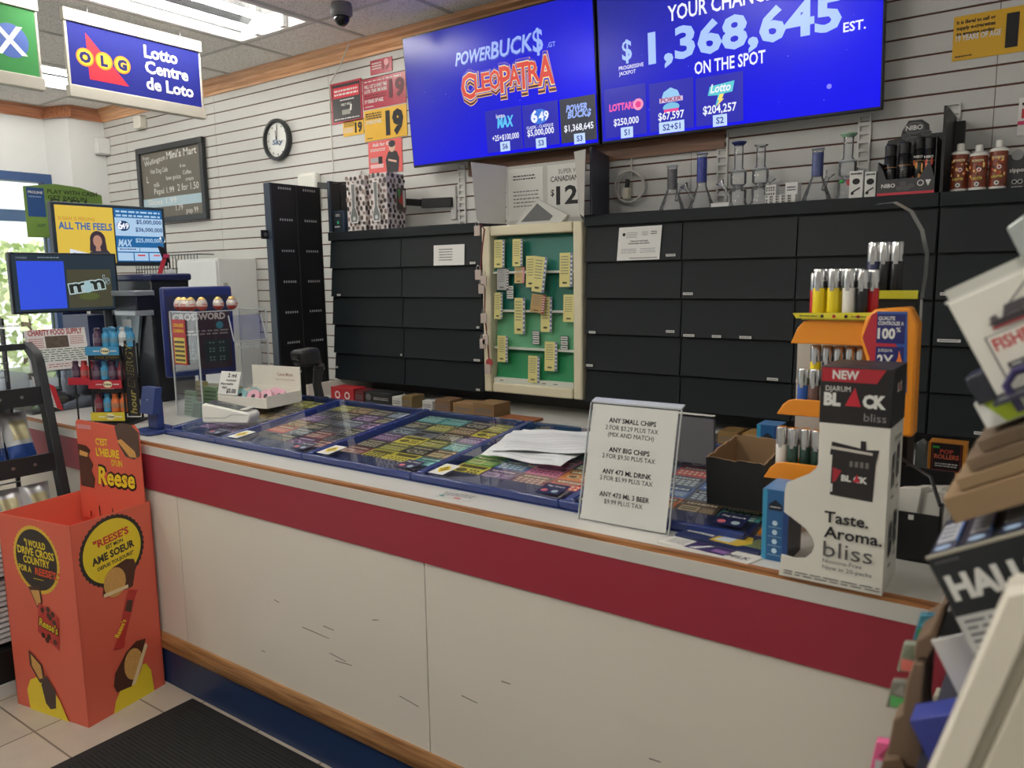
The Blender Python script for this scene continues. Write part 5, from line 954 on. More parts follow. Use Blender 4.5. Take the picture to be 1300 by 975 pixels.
# clear acrylic dispenser with ticket packs
AC = glass((.975, .98, .985), .22, .02); t = thing('acrylic_case', 'tall clear acrylic counter case with an open lid', 'case', (-3.15, 2.1, CT)); ax0, ax1, ay0, ay1, az = -3.254, -3.046, 1.925, 2.285, 1.432
EDG = M((200, 206, 208), .15, var=.02)
for nm, a in (('front_wall', (ax0, ax1, ay0, ay0+.004, CT, az)), ('back_wall', (ax0, ax1, ay1-.004, ay1, CT, az)), ('side_wall', (ax0, ax0+.004, ay0+.004, ay1-.004, CT, az)), ('side_wall', (ax1-.004, ax1, ay0+.004, ay1-.004, CT, az)), ('top', (ax0, ax1, ay0, ay1, az, az+.004))):
    mb = MB(); mb.box(*a, AC); build(nm, mb, t)
mb = MB()
for (a, b) in ((ax0, ay0), (ax1-.004, ay0), (ax1-.004, ay1-.004), (ax0, ay1-.004)): mb.box(a-.0005, a+.0045, b-.0005, b+.0045, CT, az+.0045, EDG)
for a in ((ax0, ax1, ay0-.0005, ay0+.004, az, az+.0045), (ax0, ax1, ay1-.004, ay1+.0005, az, az+.0045), (ax1-.004, ax1+.0005, ay0, ay1, az, az+.0045)): mb.box(*a, EDG)
build('polished_edges', mb, t)
mb = MB(); o = Vector((ax1+.003, 2.08, 1.41)); U = Vector((0, .17, .0)); V = Vector((.06, -.02, -.11)); mb.obox(o, U, V, (.003, 0, .002), glass((.9, .91, .92), .25)); 
for a, b in ((o, V), (o+U, V), (o+V, U)): mb.obox(a, b, b.cross(X3).normalized()*.004, (.004, 0, .002), EDG)
build('open_lid', mb, t)
mb = MB(); [mb.tube([(ax1+.006, y+.018*math.cos(q*.7), 1.27+.014*math.sin(q*.7)) for q in range(9)], .003, EDG, 6, True) for y in (2.16, 2.22)]; mb.box(ax1+.001, ax1+.005, 2.12, 2.26, 1.262, 1.272, EDG); build('hinge', mb, t)
mb = MB(); mb.box(ax0+.02, ax0+.12, ay0-.0025, ay0-.0008, 1.20, 1.40, M((190, 50, 56), .4)); P = Pan(mb, (ax0+.02, ay0-.0026, 1.2), (.10, 0, 0), (0, 0, .2)); P.rect(.08, .04, .92, .60, M((226, 210, 100))); P.T('CRUISE', .5, .84, .014, YEL, fit=.08, bold=.03); P.T('CASINO', .5, .72, .014, YEL, fit=.08, bold=.03); [P.rect(.12, .08+.1*i, .88, .13+.1*i, M((100, 80, 60))) for i in range(5)]; build('ticket_sticker', mb, t)
packc = [(112, 146, 116), (84, 120, 96), (120, 146, 110), (150, 140, 90), (190, 188, 176), (104, 138, 112), (150, 160, 120), (140, 110, 72)]
for i, (px_, py_, w_, h_, a_) in enumerate(((-3.235, 1.95, .07, .11, 0), (-3.16, 1.94, .06, .065, 0), (-3.15, 1.99, .09, .13, .1), (-3.225, 2.0, .08, .15, -.1), (-3.23, 2.06, .07, .13, .2), (-3.12, 2.04, .06, .10, .25), (-3.13, 2.10, .075, .12, .15), (-3.14, 2.18, .08, .09, -.1))):
    mb = MB(); c, s = math.cos(a_), math.sin(a_); U = Vector((c*w_, s*w_, 0)); V = Vector((0, .012, h_)); o = Vector((px_, py_, CT+.001)); mb.obox(o, U, V, Vector((-s, c, 0))*.018, M(packc[i], .5, var=.2, scale=60)); P = Pan(mb, o, U, V); P.lines(.1, .1, .9, .9, 6, M(tuple(int(q*.55) for q in packc[i])), .4); solo('ticket_pack', mb, ['pale green ticket pack in the front left of the clear case', 'small green ticket pack with a label in the front right of the clear case', 'green ticket pack second row right in the clear case', 'tall olive ticket pack second row left in the clear case', 'white ticket pack third row left in the clear case', 'tilted green ticket pack at the right of the clear case', 'tilted pale green pack third row right in the clear case', 'brown wrapped pack at the back of the clear case'][i], 'ticket pack', tuple(o), group='ticket packs in the clear case', bev=.001)
# chocolate eggs on the case
for i, (x_, y_) in enumerate(((-3.225, 1.96), (-3.18, 1.955), (-3.135, 1.96), (-3.10, 1.99), (-3.075, 2.055), (-3.07, 2.12))):
    lab = ['leftmost foil egg on top of the clear case', 'second foil egg from the left on the clear case', 'third foil egg from the left on the clear case', 'yellow-topped foil egg at the corner of the clear case', 'second foil egg from the right on the clear case', 'rightmost foil egg on top of the clear case'][i]
    if i == 0:
        egg = thing('foil_egg', lab, 'chocolate egg', (x_, y_, az+.005), group='foil-wrapped eggs on the clear case'); mb = MB(); sh = lambda v: Vector((v.x*(1-.22*(v.z-.03)/.03*(1 if v.z > .03 else .3)), v.y*(1-.22*(v.z-.03)/.03*(1 if v.z > .03 else .3)), v.z)); mb.ell((0, 0, .03), .024, .024, .03, M((222, 214, 208), .25, .2), 18, 12, sh); build('shell', mb, egg, local=True)
        mb = MB(); mb.ell((0, 0, .03), .0244, .0244, .0304, M((176, 66, 54), .3, var=.3, scale=80), 18, 12, lambda v: sh(Vector((v.x, v.y, min(v.z, .019))))); build('red_band', mb, egg, local=True)
        mb = MB(); mb.ell((0, 0, .03), .0243, .0243, .0303, M((214, 180, 90), .25, .3), 18, 12, lambda v: sh(Vector((v.x, v.y, max(v.z, .049))))); build('gold_top', mb, egg, local=True)
        mb = MB(); P = Pan(mb, (-.014, -.0245, .024), (.028, 0, 0), (0, 0, .012)); P.T('kinder', .5, .1, .007, RED, fit=.024, bold=.03); build('lettering', mb, egg, local=True)
        egg.rotation_euler = (0, 0, R(40))
    else: dup(egg, (x_, y_, az+.005), R(40+15*i), lab)
# card terminal
t = thing('card_terminal', 'white payment terminal lying on the ticket tray glass', 'payment terminal', (-2.66, 1.80, zg(0, 1.80)), rz=R(25)); z0 = zg(0, 1.86)+.001; A = Matrix.Translation((-2.66, 1.80, 0)) @ Matrix.Rotation(R(25), 4, 'Z'); wp = M((232, 232, 224), .3)
def tp(x, y, z): return A @ Vector((x, y, z0+z))
mb = MB(); ux, uy = tp(1, 0, 0)-tp(0, 0, 0), tp(0, 1, 0)-tp(0, 0, 0); mb.prism([(-.10, 0), (.095, 0), (.105, .03), (.095, .043), (-.085, .078), (-.1, .07)], tp(0, -.042, 0), ux, Z3, uy*.084, wp); build('body', mb, t, bev=.007)
mb = MB(); mb.obox(tp(-.085, -.034, .0795), (tp(.055, -.034, .0525)-tp(-.085, -.034, .0795)), uy*.068, (0, 0, .001), M((74, 78, 80), .2)); P = Pan(mb, tp(-.085, -.034, .081), (tp(.055, -.034, .054)-tp(-.085, -.034, .081)), uy*.068); P.lines(.3, .3, .7, .6, 2, INK, .4); build('touch_screen', mb, t)
mb = MB(); mb.obox(tp(.06, -.036, .0525), ux*.028, uy*.072, (0, 0, .004), M((214, 214, 206), .35)); build('printer_cover', mb, t, bev=.002); mb = MB(); mb.prism([(-.09, .02), (.0, .02), (.03, .034), (.1, .034), (.1, .037), (.028, .037), (-.002, .023), (-.09, .023)], tp(0, -.0428, 0), ux, Z3, uy*-.0006, M((186, 186, 180))); build('seam_line', mb, t)
# open white carton of pink rings
BX, BY = -2.82, 2.02; bz = zg(0, 2.12)+.002; t = thing('open_carton', 'open white carton with a raised lid behind the payment terminal', 'box', (BX, BY, bz), rz=R(8)); A2 = Matrix.Translation((BX, BY, bz)) @ Matrix.Rotation(R(8), 4, 'Z'); wp2 = M((232, 228, 216), .5)
def cb(mb, x0, x1, y0, y1, za, zb, m): o = A2 @ Vector((x0, y0, za)); mb.obox(o, A2.to_3x3() @ Vector((x1-x0, 0, 0)), A2.to_3x3() @ Vector((0, y1-y0, 0)), (0, 0, zb-za), m)
mb = MB(); cb(mb, -.12, .16, -.08, .12, 0, .004, wp2); cb(mb, -.12, .16, -.08, -.076, .004, .042, wp2); cb(mb, -.12, .16, .116, .12, .004, .06, wp2); cb(mb, -.12, -.116, -.076, .116, .004, .05, wp2); cb(mb, .156, .16, -.076, .116, .004, .05, wp2); build('tray', mb, t)
mb = MB(); cb(mb, -.12, .16, .12, .125, .004, .15, wp2); o = A2 @ Vector((-.12, .1195, 0)); P = Pan(mb, o, A2.to_3x3() @ Vector((.28, 0, 0)), (0, 0, .15)); P.T('Canne Minne', .7, .72, .014, M((160, 130, 100)), fit=.09, bold=.01); P.lines(.5, .58, .9, .64, 1, M((200, 180, 160))); build('lid', mb, t)
mb = MB(); o = A2 @ Vector((-.13, -.072, .045)); U = A2.to_3x3() @ Vector((.115, 0, 0)); V = A2.to_3x3() @ Vector((0, .03, .095)); mb.obox(o, U, V, (0, .002, 0), PAPER); P = Pan(mb, o, U, V); P.T('2 ml', .6, .76, .016, INK, bold=.03, fit=.05); P.T('monster', .6, .58, .010, INK, bold=.02, fit=.06); P.T('disposable', .4, .42, .010, INK, bold=.02, fit=.075); P.T('vape', .3, .26, .011, INK, bold=.02, fit=.03); P.T('$5.00', .68, .08, .018, INK, bold=.03, fit=.055); solo('handwritten_card', mb, 'handwritten white price card tucked in the open carton', 'card', tuple(o))
for i, (x_, y_, c) in enumerate(((-.035, -.03, (150, 196, 196)), (-.01, .02, (160, 200, 200)), (.04, -.03, (222, 170, 184)), (.085, -.005, (226, 176, 190)), (.125, .03, (224, 168, 186)), (.07, .06, (222, 178, 190)))):
    mb = MB(); o = A2 @ Vector((x_, y_, .036)); mb.lathe([(.010, -.008), (.030, -.01), (.032, 0), (.030, .01), (.010, .008)], o, M(c, .4), 20, (.25, -.8, .5), cap=False); mb.lathe([(.010, -.007), (.010, .007)], o, M((70, 60, 66), .5), 14, (.25, -.8, .5)); solo('ring_pack', mb, ['teal ring pack at the left of the open carton', 'teal ring pack behind the first one in the carton', 'pink ring pack at the front of the open carton', 'pink ring pack second along in the open carton', 'pink ring pack at the right end of the open carton', 'pink ring pack at the back of the open carton'][i], 'ring pack', tuple(o), group='round packs in the open carton')
# barcode scanner
t = thing('barcode_scanner', 'black hand scanner on its stand in front of the black gate', 'scanner', (-2.72, 2.275, CT)); k = M((38, 39, 42), .4); mb = MB(); sz = 1.215
mb.tube([(-2.72, 2.3, 1.033), (-2.735, 2.3, 1.10), (-2.70, 2.29, 1.19)], [.022, .02, .024], k, 12); build('handle', mb, t)
mb = MB(); mb.obox((-2.77, 2.20, sz-.03), (.075, 0, 0), (.02, .10, .01), (0, -.02, .075), k); build('head', mb, t, bev=.016); mb = MB(); mb.obox((-2.755, 2.188, sz-.012), (.05, 0, 0), (0, .004, 0), (0, -.012, .045), M((12, 12, 14), .1)); build('lens', mb, t, bev=.003); mb = MB(); mb.lathe([(.05, 0), (.05, .006), (.02, .012)], (-2.72, 2.285, 1.034), k, 18); mb.box(-2.75, -2.69, 2.266, 2.306, CT, 1.034, k); build('stand', mb, t)

# ================================================================== right half of the counter
# price sign in an acrylic holder
t = thing('price_sign', 'white price sign for chips and drinks in a leaning acrylic holder', 'sign', (-.843, 1.615, CT)); o = Vector((-.962, 1.613, CT+.001)); U = Vector((.238, .005, 0)); V = Vector((0, .066, .285)); n = U.cross(V).normalized()
mb = MB(); mb.obox(o+U*.02+V*.01-n*.002, U*.95, V*.98, n*.0012, M((228, 229, 224), .6, var=.015)); P = Pan(mb, o-n*.0006, U, V)
for s, v, h, b, f in (('ANY SMALL CHIPS', .845, .0115, .02, .125), ('2 FOR $3.29 PLUS TAX', .785, .0108, 0, .14), ('(MIX AND MATCH)', .727, .0108, 0, .122), ('ANY BIG CHIPS', .60, .0115, .02, .108), ('2 FOR $9.50 PLUS TAX', .545, .0108, 0, .14), ('ANY 473 ML DRINK', .415, .0115, .02, .13), ('2 FOR $5.99 PLUS TAX', .36, .0108, 0, .14), ('ANY 473 ML 3 BEER', .225, .0115, .012, .132), ('$9.99 PLUS TAX', .168, .0108, 0, .102)): P.T(s, .49, v, h, INK if b else M((70, 70, 72), .7), fit=f, bold=b)
build('paper_insert', mb, t)
mb = MB(); mb.obox(o, U, V, n*.0022, glass((1, 1, 1), .3)); mb.obox(o-n*.005, U, V, n*.002, glass((1, 1, 1), .3)); mb.obox(o+V, U, (-.0, .0, .004), (0, .022, .006), EDG); mb.obox(o+U-n*.004, (.002, 0, 0), V, n*.006, EDG); mb.obox(o-n*.004-U*.008, (.002, 0, 0), V, n*.006, EDG); mb.obox(o+V*.96, U, (0, .05, -.20), (0, .003, 0), glass((.99, .99, .99), .3)); build('acrylic_holder', mb, t)
# sticker card on the counter top
mb = MB(); o = Vector((-1.40, 1.572, CT)); U = Vector((.115, .012, 0)); V = Vector((-.012, .055, 0)); mb.obox(o, U, V, (0, 0, .0008), M((206, 206, 200), .5)); P = Pan(mb, o+Z3*.0008, U, V, .0004); P.lines(.1, .35, .95, .9, 5, M((110, 110, 110)), .5); P.disc(.15, .2, .010, M((60, 140, 130)), 12, .006); P.disc(.6, .15, .013, M((196, 80, 80)), 12, .006); solo('counter_card', mb, 'small printed card stuck flat on the white counter top', 'card', tuple(o))
# leaflets
def leaflet(label, o, U, V, base, draw, th=.003):
    mb = MB(); o = Vector(o); U = Vector(U); V = Vector(V); mb.obox(o, U, V, (0, 0, th), base); P = Pan(mb, o+Z3*th, U, V, .0004); draw(P); solo('leaflet', mb, label, 'leaflet', tuple(o+U*.5), group='leaflets on the counter')
leaflet('white leaflet with a purple picture, under the navy one', (-.725, 1.562, CT), (.215, -.022, 0), (.035, .115, 0), M((226, 224, 216), .5), lambda P: (P.rect(.28, .06, .72, .46, M((60, 48, 96))), P.poly([(.32, .1), (.45, .4), (.5, .4), (.40, .1)], WHITE), P.rect(.55, .15, .70, .3, M((150, 110, 170))), P.T('MILK', .84, .12, .016, GREYINK, bold=.02), P.lines(.05, .1, .25, .4, 4, GREYINK, .3)))
leaflet('navy lottery leaflet with a yellow picture lying on the white one', (-.705, 1.615, CT+.0035), (.20, -.02, 0), (.025, .10, 0), M((44, 54, 92), .4), lambda P: (P.poly([(.38, .1), (.72, .1), (.8, .4), (.7, .8), (.4, .8)], M((206, 176, 60))), P.poly([(.42, .2), (.6, .2), (.6, .6), (.45, .6)], M((200, 210, 220))), P.lines(.03, .3, .35, .8, 3, WHITE, .6), P.lines(.76, .2, .97, .8, 5, M((160, 180, 90)), .5)), .006)
# grey board leaning behind the sign
mb = MB(); mb.obox((-1.06, 2.03, zg(0, 2.05)+.003), (.285, 0, 0), (0, .012, 0), (-.015, .035, .125), M((78, 76, 82), .45)); mb.obox((-1.075, 2.064, 1.168), (.285, 0, 0), (0, .014, 0), (0, 0, .004), M((210, 208, 200), .4)); solo('grey_board', mb, 'dark grey board standing on the tray behind the price sign', 'board', (-.92, 2.04, 1.045), bev=.002)
# black open cardboard box with torn rim
t = thing('open_box', 'black cardboard box with a torn open top beside the price sign', 'box', (-.635, 1.87, 1.0)); BR = Matrix.Translation((-.692, 1.772, zg(0, 1.80)-.002)) @ Matrix.Rotation(math.atan(.1), 4, 'X'); w, d, h = .142, .205, .122; kb = M((26, 28, 29), .5); kr = M((150, 122, 90), .8)
def bp(x, y, z): return BR @ Vector((x, y, z))
def bwall(p, q, inn):
    mb = MB(); n_ = 12; p = Vector(p); q = Vector(q); inn = Vector(inn); vs = []; fs = []
    for i in range(n_+1):
        b = p+(q-p)*i/n_; tz = h+random.uniform(-.004, .002); vs += [bp(b.x, b.y, 0), bp(b.x, b.y, tz), bp(b.x+inn.x, b.y+inn.y, tz), bp(b.x+inn.x, b.y+inn.y, 0)]
    for i in range(n_): a = 4*i; fs += [(a, a+4, a+5, a+1), (a+1, a+5, a+6, a+2), (a+2, a+6, a+7, a+3)]
    o_ = len(mb.v); mb.add(vs, [f for j, f in enumerate(fs) if j % 3 == 0], kb); mb.add(vs, [f for j, f in enumerate(fs) if j % 3], kr); build('side_wall', mb, t)
bwall((0, 0, 0), (w, 0, 0), (0, .004, 0)); bwall((w, 0, 0), (w, d, 0), (-.004, 0, 0)); bwall((w, d, 0), (0, d, 0), (0, -.004, 0)); bwall((0, d, 0), (0, 0, 0), (.004, 0, 0)); mb = MB(); mb.obox(bp(0, 0, 0), bp(w, 0, 0)-bp(0, 0, 0), bp(0, d, 0)-bp(0, 0, 0), bp(0, 0, .003)-bp(0, 0, 0), kr); build('bottom', mb, t)
# blue vape cartons
def vape(label, x0, x1, y0, y1, z0, h, rz=0):
    t = thing('blue_carton', label, 'box', ((x0+x1)/2, (y0+y1)/2, z0), group='blue device cartons'); mb = MB(); mb.box(x0, x1, y0, y1, z0, z0+h, M((40, 46, 58), .35)); mb.box(x0, x1, y0-.0006, y0, z0, z0+h, M((44, 98, 150), .3)); mb.box(x0, x1, y0, y1, z0+h, z0+h+.0006, M((90, 140, 190), .3, var=.3, scale=30)); build('carton', mb, t, bev=.001)
    mb = MB(); P = Pan(mb, (x0, y0-.0007, z0), (x1-x0, 0, 0), (0, 0, h)); P.rect(.0, 0, .18, 1, M((60, 150, 190), .3)); P.rect(.8, 0, 1, 1, M((36, 70, 130), .3)); P.poly([(.25, .80), (.25, .72), (.75, .72), (.75, .80), (.5, .87)], M((28, 36, 50))); P.lines(.3, .75, .7, .78, 1, WHITE)
    for k_ in range(4): P.disc(.5, .54-.13*k_, .006, M((190, 220, 236)), 6); P.lines(.25, .47-.13*k_, .75, .49-.13*k_, 1, M((150, 190, 220)))
    build('printed_front', mb, t)
vape('blue device carton standing at the counter edge, left of the tall white display box', -.499, -.445, 1.592, 1.69, CT, .153); vape('second blue device carton farther back behind the black open box', -.718, -.655, 2.215, 2.29, CT, .165)

# orange lighter stand
OR = M((240, 150, 40), .35); t = thing('lighter_stand', 'orange tiered lighter stand behind the tall display box', 'stand', (-.45, 1.97, CT))
def otray(x0, x1, y, z, hh):
    mb = MB(); pts = [(0, 0), (x1-x0, 0), (x1-x0, hh), (.045, hh), (.028, hh*.92), (.014, hh*.6)]; mb.prism(pts, (x0, y, z), X3, Z3, (0, .008, 0), OR); mb.prism([(0, 0), (x1-x0, 0), (x1-x0, .006), (.003, .006)], (x0, y+.008, z), X3, Y3, (0, 0, .004), OR); mb.box(x0+.01, x1, y+.008, y+.075, z, z+.008, OR); mb.box(x0+.03, x1, y+.075, y+.082, z, z+hh*.9, OR); build('tray', mb, t, bev=.002)
otray(-.541, -.372, 1.9, 1.398, .058); otray(-.566, -.36, 1.89, 1.225, .04); otray(-.546, -.36, 1.74, 1.103, .041); otray(-.552, -.485, 1.72, .972, .036)
mb = MB(); mb.box(-.37, -.355, 1.94, 2.05, CT, 1.46, OR); mb.box(-.56, -.37, 2.03, 2.05, CT, 1.40, M((210, 206, 196), .5)); mb.box(-.43, -.39, 1.81, 2.03, 1.08, 1.103, OR); mb.box(-.50, -.486, 1.80, 2.03, .972, .985, OR); build('back_post', mb, t)
mb = MB(); mb.prism([(0, .02), (.012, .065), (.03, .082), (.10, .088), (.118, .05), (.12, -.20), (.02, -.20), (.022, -.05)], (-.385, 1.885, 1.40), X3, Z3, (0, .06, 0), OR); build('head', mb, t, bev=.006)
mb = MB(); P = Pan(mb, (-.385, 1.8845, 1.30), (.12, 0, 0), (0, 0, .185)); P.poly([(.06, .64), (.2, .92), (.30, .96), (.8, .96), (.82, 0), (.3, 0), (.2, .4)], M((186, 48, 62), .35)); P.poly([(.28, .96), (.8, .96), (.86, .0), (.82, 0), (.70, .5)], M((58, 92, 160), .35)); P.rect(.30, .58, .78, .93, M((40, 44, 110), .4)); P.rect(.30, .2, .78, .54, M((40, 44, 110), .4)); P.T('QUALITE', .32, .86, .008, WHITE, 'l', bold=.03, fit=.034); P.T('CONTROLEE A', .32, .80, .008, WHITE, 'l', bold=.03, fit=.052); P.T('100', .32, .64, .022, WHITE, 'l', bold=.04, fit=.036); P.T('%', .63, .72, .010, WHITE, 'l', bold=.02); P.T('2X', .33, .30, .026, WHITE, 'l', bold=.03, fit=.034); P.poly([(.64, .28), (.72, .26), (.76, .36), (.70, .5), (.68, .40), (.65, .36)], M((240, 130, 60))); P.T("JUSQU'A", .34, .48, .006, WHITE, 'l', bold=.02, fit=.03); P.lines(.33, .22, .76, .27, 1, WHITE, .7)
build('printed_panel', mb, t)
mb = MB(); mb.prism([(-.012, 0), (.152, 0), (.168, .016), (-.02, .012)], (-.515, 1.888, 1.459), X3, Z3, (0, .004, 0), M((226, 214, 60), .4)); mb.box(-.515, -.36, 1.892, 1.96, 1.456, 1.460, M((206, 196, 50), .5)); P = Pan(mb, (-.527, 1.8875, 1.459), (.164, 0, 0), (0, 0, .012)); [P.disc(.36+.16*i, .5, .004, INK if i % 2 == 0 else RED, 8) for i in range(4)]; P.lines(.05, .3, .3, .7, 1, INK); P.lines(.75, .3, .95, .7, 1, INK); build('yellow_card', mb, t)
mb = MB(); mb.box(-.42, -.30, 2.06, 2.16, CT, 1.515, M((30, 31, 33), .5)); mb.box(-.42, -.295, 2.055, 2.06, 1.50, 1.52, M((206, 200, 50), .4)); build('rear_tray', mb, t)
mb = MB(); tb_ = [(-.387, 1.72), (-.35, 1.722), (-.315, 1.70), (-.29, 1.655), (-.277, 1.60), (-.278, 1.55), (-.283, 1.50)]
for (xa, za), (xb, zb) in zip(tb_[:-1], tb_[1:]): pass
sm = tb_
vs = []; 
for (xa, za) in sm: vs += [Vector((xa, 2.0, za)), Vector((xa+.004, 2.03, za+.004))]
mb.add(vs, [(2*i, 2*i+2, 2*i+3, 2*i+1) for i in range(len(sm)-1)], M((150, 152, 150), .2, .2)); mb.tube([(-.281, 2.015, 1.50), (-.281, 2.015, 1.44), (-.30, 2.0, 1.40)], .003, M((150, 152, 150), .2), 6)
tag(build('clear_strip', mb, t), 'curved clear plastic strip', None)
def mk_lighter(col, dark=False):
    t = thing('lighter', 'x', 'lighter', (0, 0, 0), group='pocket lighters in the stand'); mb = MB(); mb.lathe([(.0115, 0), (.0125, .003), (.0125, .062), (.0115, .064)], (0, 0, 0), M(col, .25, var=.3 if dark else .03, scale=80), 16); build('body', mb, t, local=True); mb = MB(); mb.lathe([(.0128, .064), (.0128, .10), (.011, .104)], (0, 0, 0), CHROME, 16); mb.box(-.004, .004, -.0135, -.012, .058, .068, CHROME); build('hood', mb, t, local=True); mb = MB(); mb.box(.006, .0125, -.006, .006, .066, .078, BLACK); build('button', mb, t, local=True); return t
lp = {}
LC = {'yellow': (240, 214, 40), 'white': (232, 230, 222), 'red': (190, 36, 44), 'black': (32, 32, 36), 'blue': (50, 92, 170), 'grey': (110, 108, 110), 'navy': (40, 50, 90), 'dark green': (40, 70, 62), 'brown': (110, 84, 76)}
def lighter(c, x, y, z, lab, sc=1.0):
    if c not in lp: lp[c] = mk_lighter(LC[c], c == 'dark green'); lp[c].location = (x, y, z); lp[c]['label'] = lab; o = lp[c]
    else: o = dup(lp[c], (x, y, z), 0, lab)
    o.scale = (sc, sc, sc)
Z1 = 1.4605
lighter('yellow', -.484, 1.915, Z1, 'yellow lighter at the front left of the top orange tray', 1.08); lighter('yellow', -.452, 1.915, Z1, 'yellow lighter second from the left at the front of the top tray', 1.08); lighter('white', -.418, 1.915, Z1, 'white lighter at the front of the top orange tray', 1.08); lighter('red', -.499, 1.945, Z1, 'red lighter at the left back of the top orange tray', 1.0); lighter('yellow', -.472, 1.945, Z1, 'yellow lighter behind the first yellow one on the top tray', 1.08); lighter('yellow', -.44, 1.945, Z1, 'yellow lighter in the back row between the front yellow and white ones', 1.08); lighter('white', -.405, 1.945, Z1, 'white lighter in the back row of the top tray', 1.08); lighter('black', -.39, 1.920, Z1, 'black lighter right of the front white one on the top tray', 1.05); lighter('red', -.372, 1.945, Z1, 'red lighter beside the orange head of the stand', 1.05)
for c, x, lab in (('navy', -.40, 'navy lighter at the left of the raised rear tray'), ('black', -.376, 'black lighter in the middle of the raised rear tray'), ('black', -.348, 'black lighter at the right of the raised rear tray'), ): lighter(c, x, 2.08, 1.516, lab, 1.15)
for i, (c, x) in enumerate((('yellow', -.495), ('navy', -.468), ('grey', -.442), ('red', -.416), ('red', -.392))): lighter(c, x, 1.955, 1.2375+.05, ['yellow lighter hanging in the row under the top tray', 'navy lighter in the row under the top tray', 'grey lighter in the row under the top tray', 'red lighter fourth along under the top tray', 'red lighter fifth along under the top tray'][i])
for i, (c, x) in enumerate((('blue', -.513), ('brown', -.487), ('grey', -.461), ('brown', -.435))): lighter(c, x, 1.917, 1.2335, ['blue lighter at the left of the second orange tray', 'brown lighter next to the blue one in the second tray', 'grey lighter in the second orange tray', 'brown lighter behind the tall display box in the second tray'][i])
lighter('white', -.522, 1.79, 1.1115, 'white lighter at the left end of the third orange tray', 1.0)
for i in range(5): lighter('dark green', -.495+.0265*i, 1.785+.004*(i % 2), 1.1115, ['first', 'second', 'third', 'fourth', 'fifth'][i]+' dark green lighter right of the white one in the third tray', 1.0)

# tall cigarillo display box
t = thing('display_carton', 'tall white and black cigarillo display box at the counter edge', 'display', (-.31, 1.58, CT)); wv = M((228, 226, 216), .45, var=.02); kv = M((34, 32, 33), .4, var=.05); xa, xb, ya, yb = -.374, -.250, 1.522, 1.655
mb = MB(); mb.box(xa, xb, ya, yb, CT+.0, 1.284, wv); build('white_body', mb, t, bev=.001)
mb = MB(); mb.box(xa-.001, xb+.001, ya-.001, yb+.001, 1.284, 1.392, kv); build('black_top', mb, t, bev=.0015)
mb = MB(); fr = [(-.371, 1.283), (-.371, 1.21), (-.376, 1.195), (-.388, 1.182), (-.430, 1.158), (-.434, 1.14), (-.434, 1.098), (-.392, 1.072), (-.378, 1.055), (-.374, 1.04), (-.378, 1.025), (-.39, 1.012), (-.408, 1.008), (-.436, 1.010), (-.440, CT+.001), (-.25, CT+.001), (-.25, 1.283)]
mb.prism([(a, b) for a, b in fr], (0, ya-.003, 0), X3, Z3, (0, .0025, 0), wv); build('cutout_front', mb, t)
mb = MB(); P = Pan(mb, (xa-.001, ya-.0012, 1.284), (xb-xa+.002, 0, 0), (0, 0, .108)); P.poly([(.02, .74), (.02, .98), (.9, .98), (.78, .74)], M((176, 40, 54), .4)); P.T('NEW', .17, .795, .0155, WHITE, 'l', bold=.035, fit=.046); P.T('DJARUM', .08, .575, .010, WHITE, 'l', fit=.044); P.T('BL', .06, .33, .022, WHITE, 'l', bold=.06, fit=.030); P.T('CK', .60, .33, .022, WHITE, 'l', bold=.06, fit=.040); P.poly([(.36, .33), (.58, .33), (.49, .66)], M((196, 40, 56))); P.T('bliss', .93, .09, .015, M((150, 148, 148)), 'r', fit=.038)
build('printed_top', mb, t); mb = MB(); o = Vector((xb+.0013, ya, 1.284)); P = Pan(mb, o, (0, yb-ya, 0), (0, 0, .108)); P.T('BL CK', .45, .58, .016, WHITE, bold=.05, fit=.045); P.poly([(.42, .58), (.52, .58), (.48, .78)], M((196, 40, 56))); P.rect(.35, .2, .42, .215, GREYINK); build('printed_top_side', mb, t); mb = MB()
o = Vector((xa, ya, 1.3932)); P = Pan(mb, o, (xb-xa, 0, 0), (0, yb-ya, 0)); P.disc(.5, .4, .03, M((150, 140, 140)), 20, .012); P.disc(.5, .4, .027, kv, 20, .010); P.poly([(.45, .36), (.5, .46), (.55, .36)], M((170, 60, 70)))
build('printed_lid', mb, t)
mb = MB(); P = Pan(mb, (-.434, ya-.0034, CT), (.184, 0, 0), (0, 0, .318)); pk = M((40, 38, 40), .4)
P.poly([(.46, .57), (.87, .56), (.885, .80), (.47, .83)], pk); P.poly([(.445, .815), (.885, .79), (.91, .87), (.79, .865), (.785, .915), (.735, .915), (.735, .87), (.46, .895)], pk); P.poly([(.455, .868), (.85, .85), (.85, .835), (.455, .85)], M((206, 200, 190))); P.poly([(.48, .65), (.48, .74), (.565, .725), (.51, .655)], M((170, 44, 58))); P.T('BL CK', .565, .665, .011, WHITE, 'l', bold=.05, fit=.046); P.poly([(.68, .665), (.745, .665), (.715, .715)], M((196, 40, 56))); [P.rect(.64+.05*i, .755, .67+.05*i, .79, M((120, 116, 112))) for i in range(4)]; P.rect(.465, .59, .485, .64, WHITE)
P.T('Taste.', .42, .40, .0215, INK, 'l', bold=.02, fit=.078); P.T('Aroma.', .42, .305, .0215, INK, 'l', bold=.02, fit=.103); P.T('bliss', .42, .185, .031, M((90, 88, 88)), 'l', fit=.088); P.T('Nicotine-Free', .42, .145, .008, M((90, 88, 88)), 'l', fit=.070); P.T('Now in 20-packs', .42, .105, .008, M((90, 88, 88)), 'l', fit=.088); P.lines(.02, .02, .98, .055, 2, GREYINK, .35); build('printed_front', mb, t); mb = MB()
o = Vector((xb+.0004, ya, CT)); P = Pan(mb, o, (0, yb-ya, 0), (0, 0, .318))
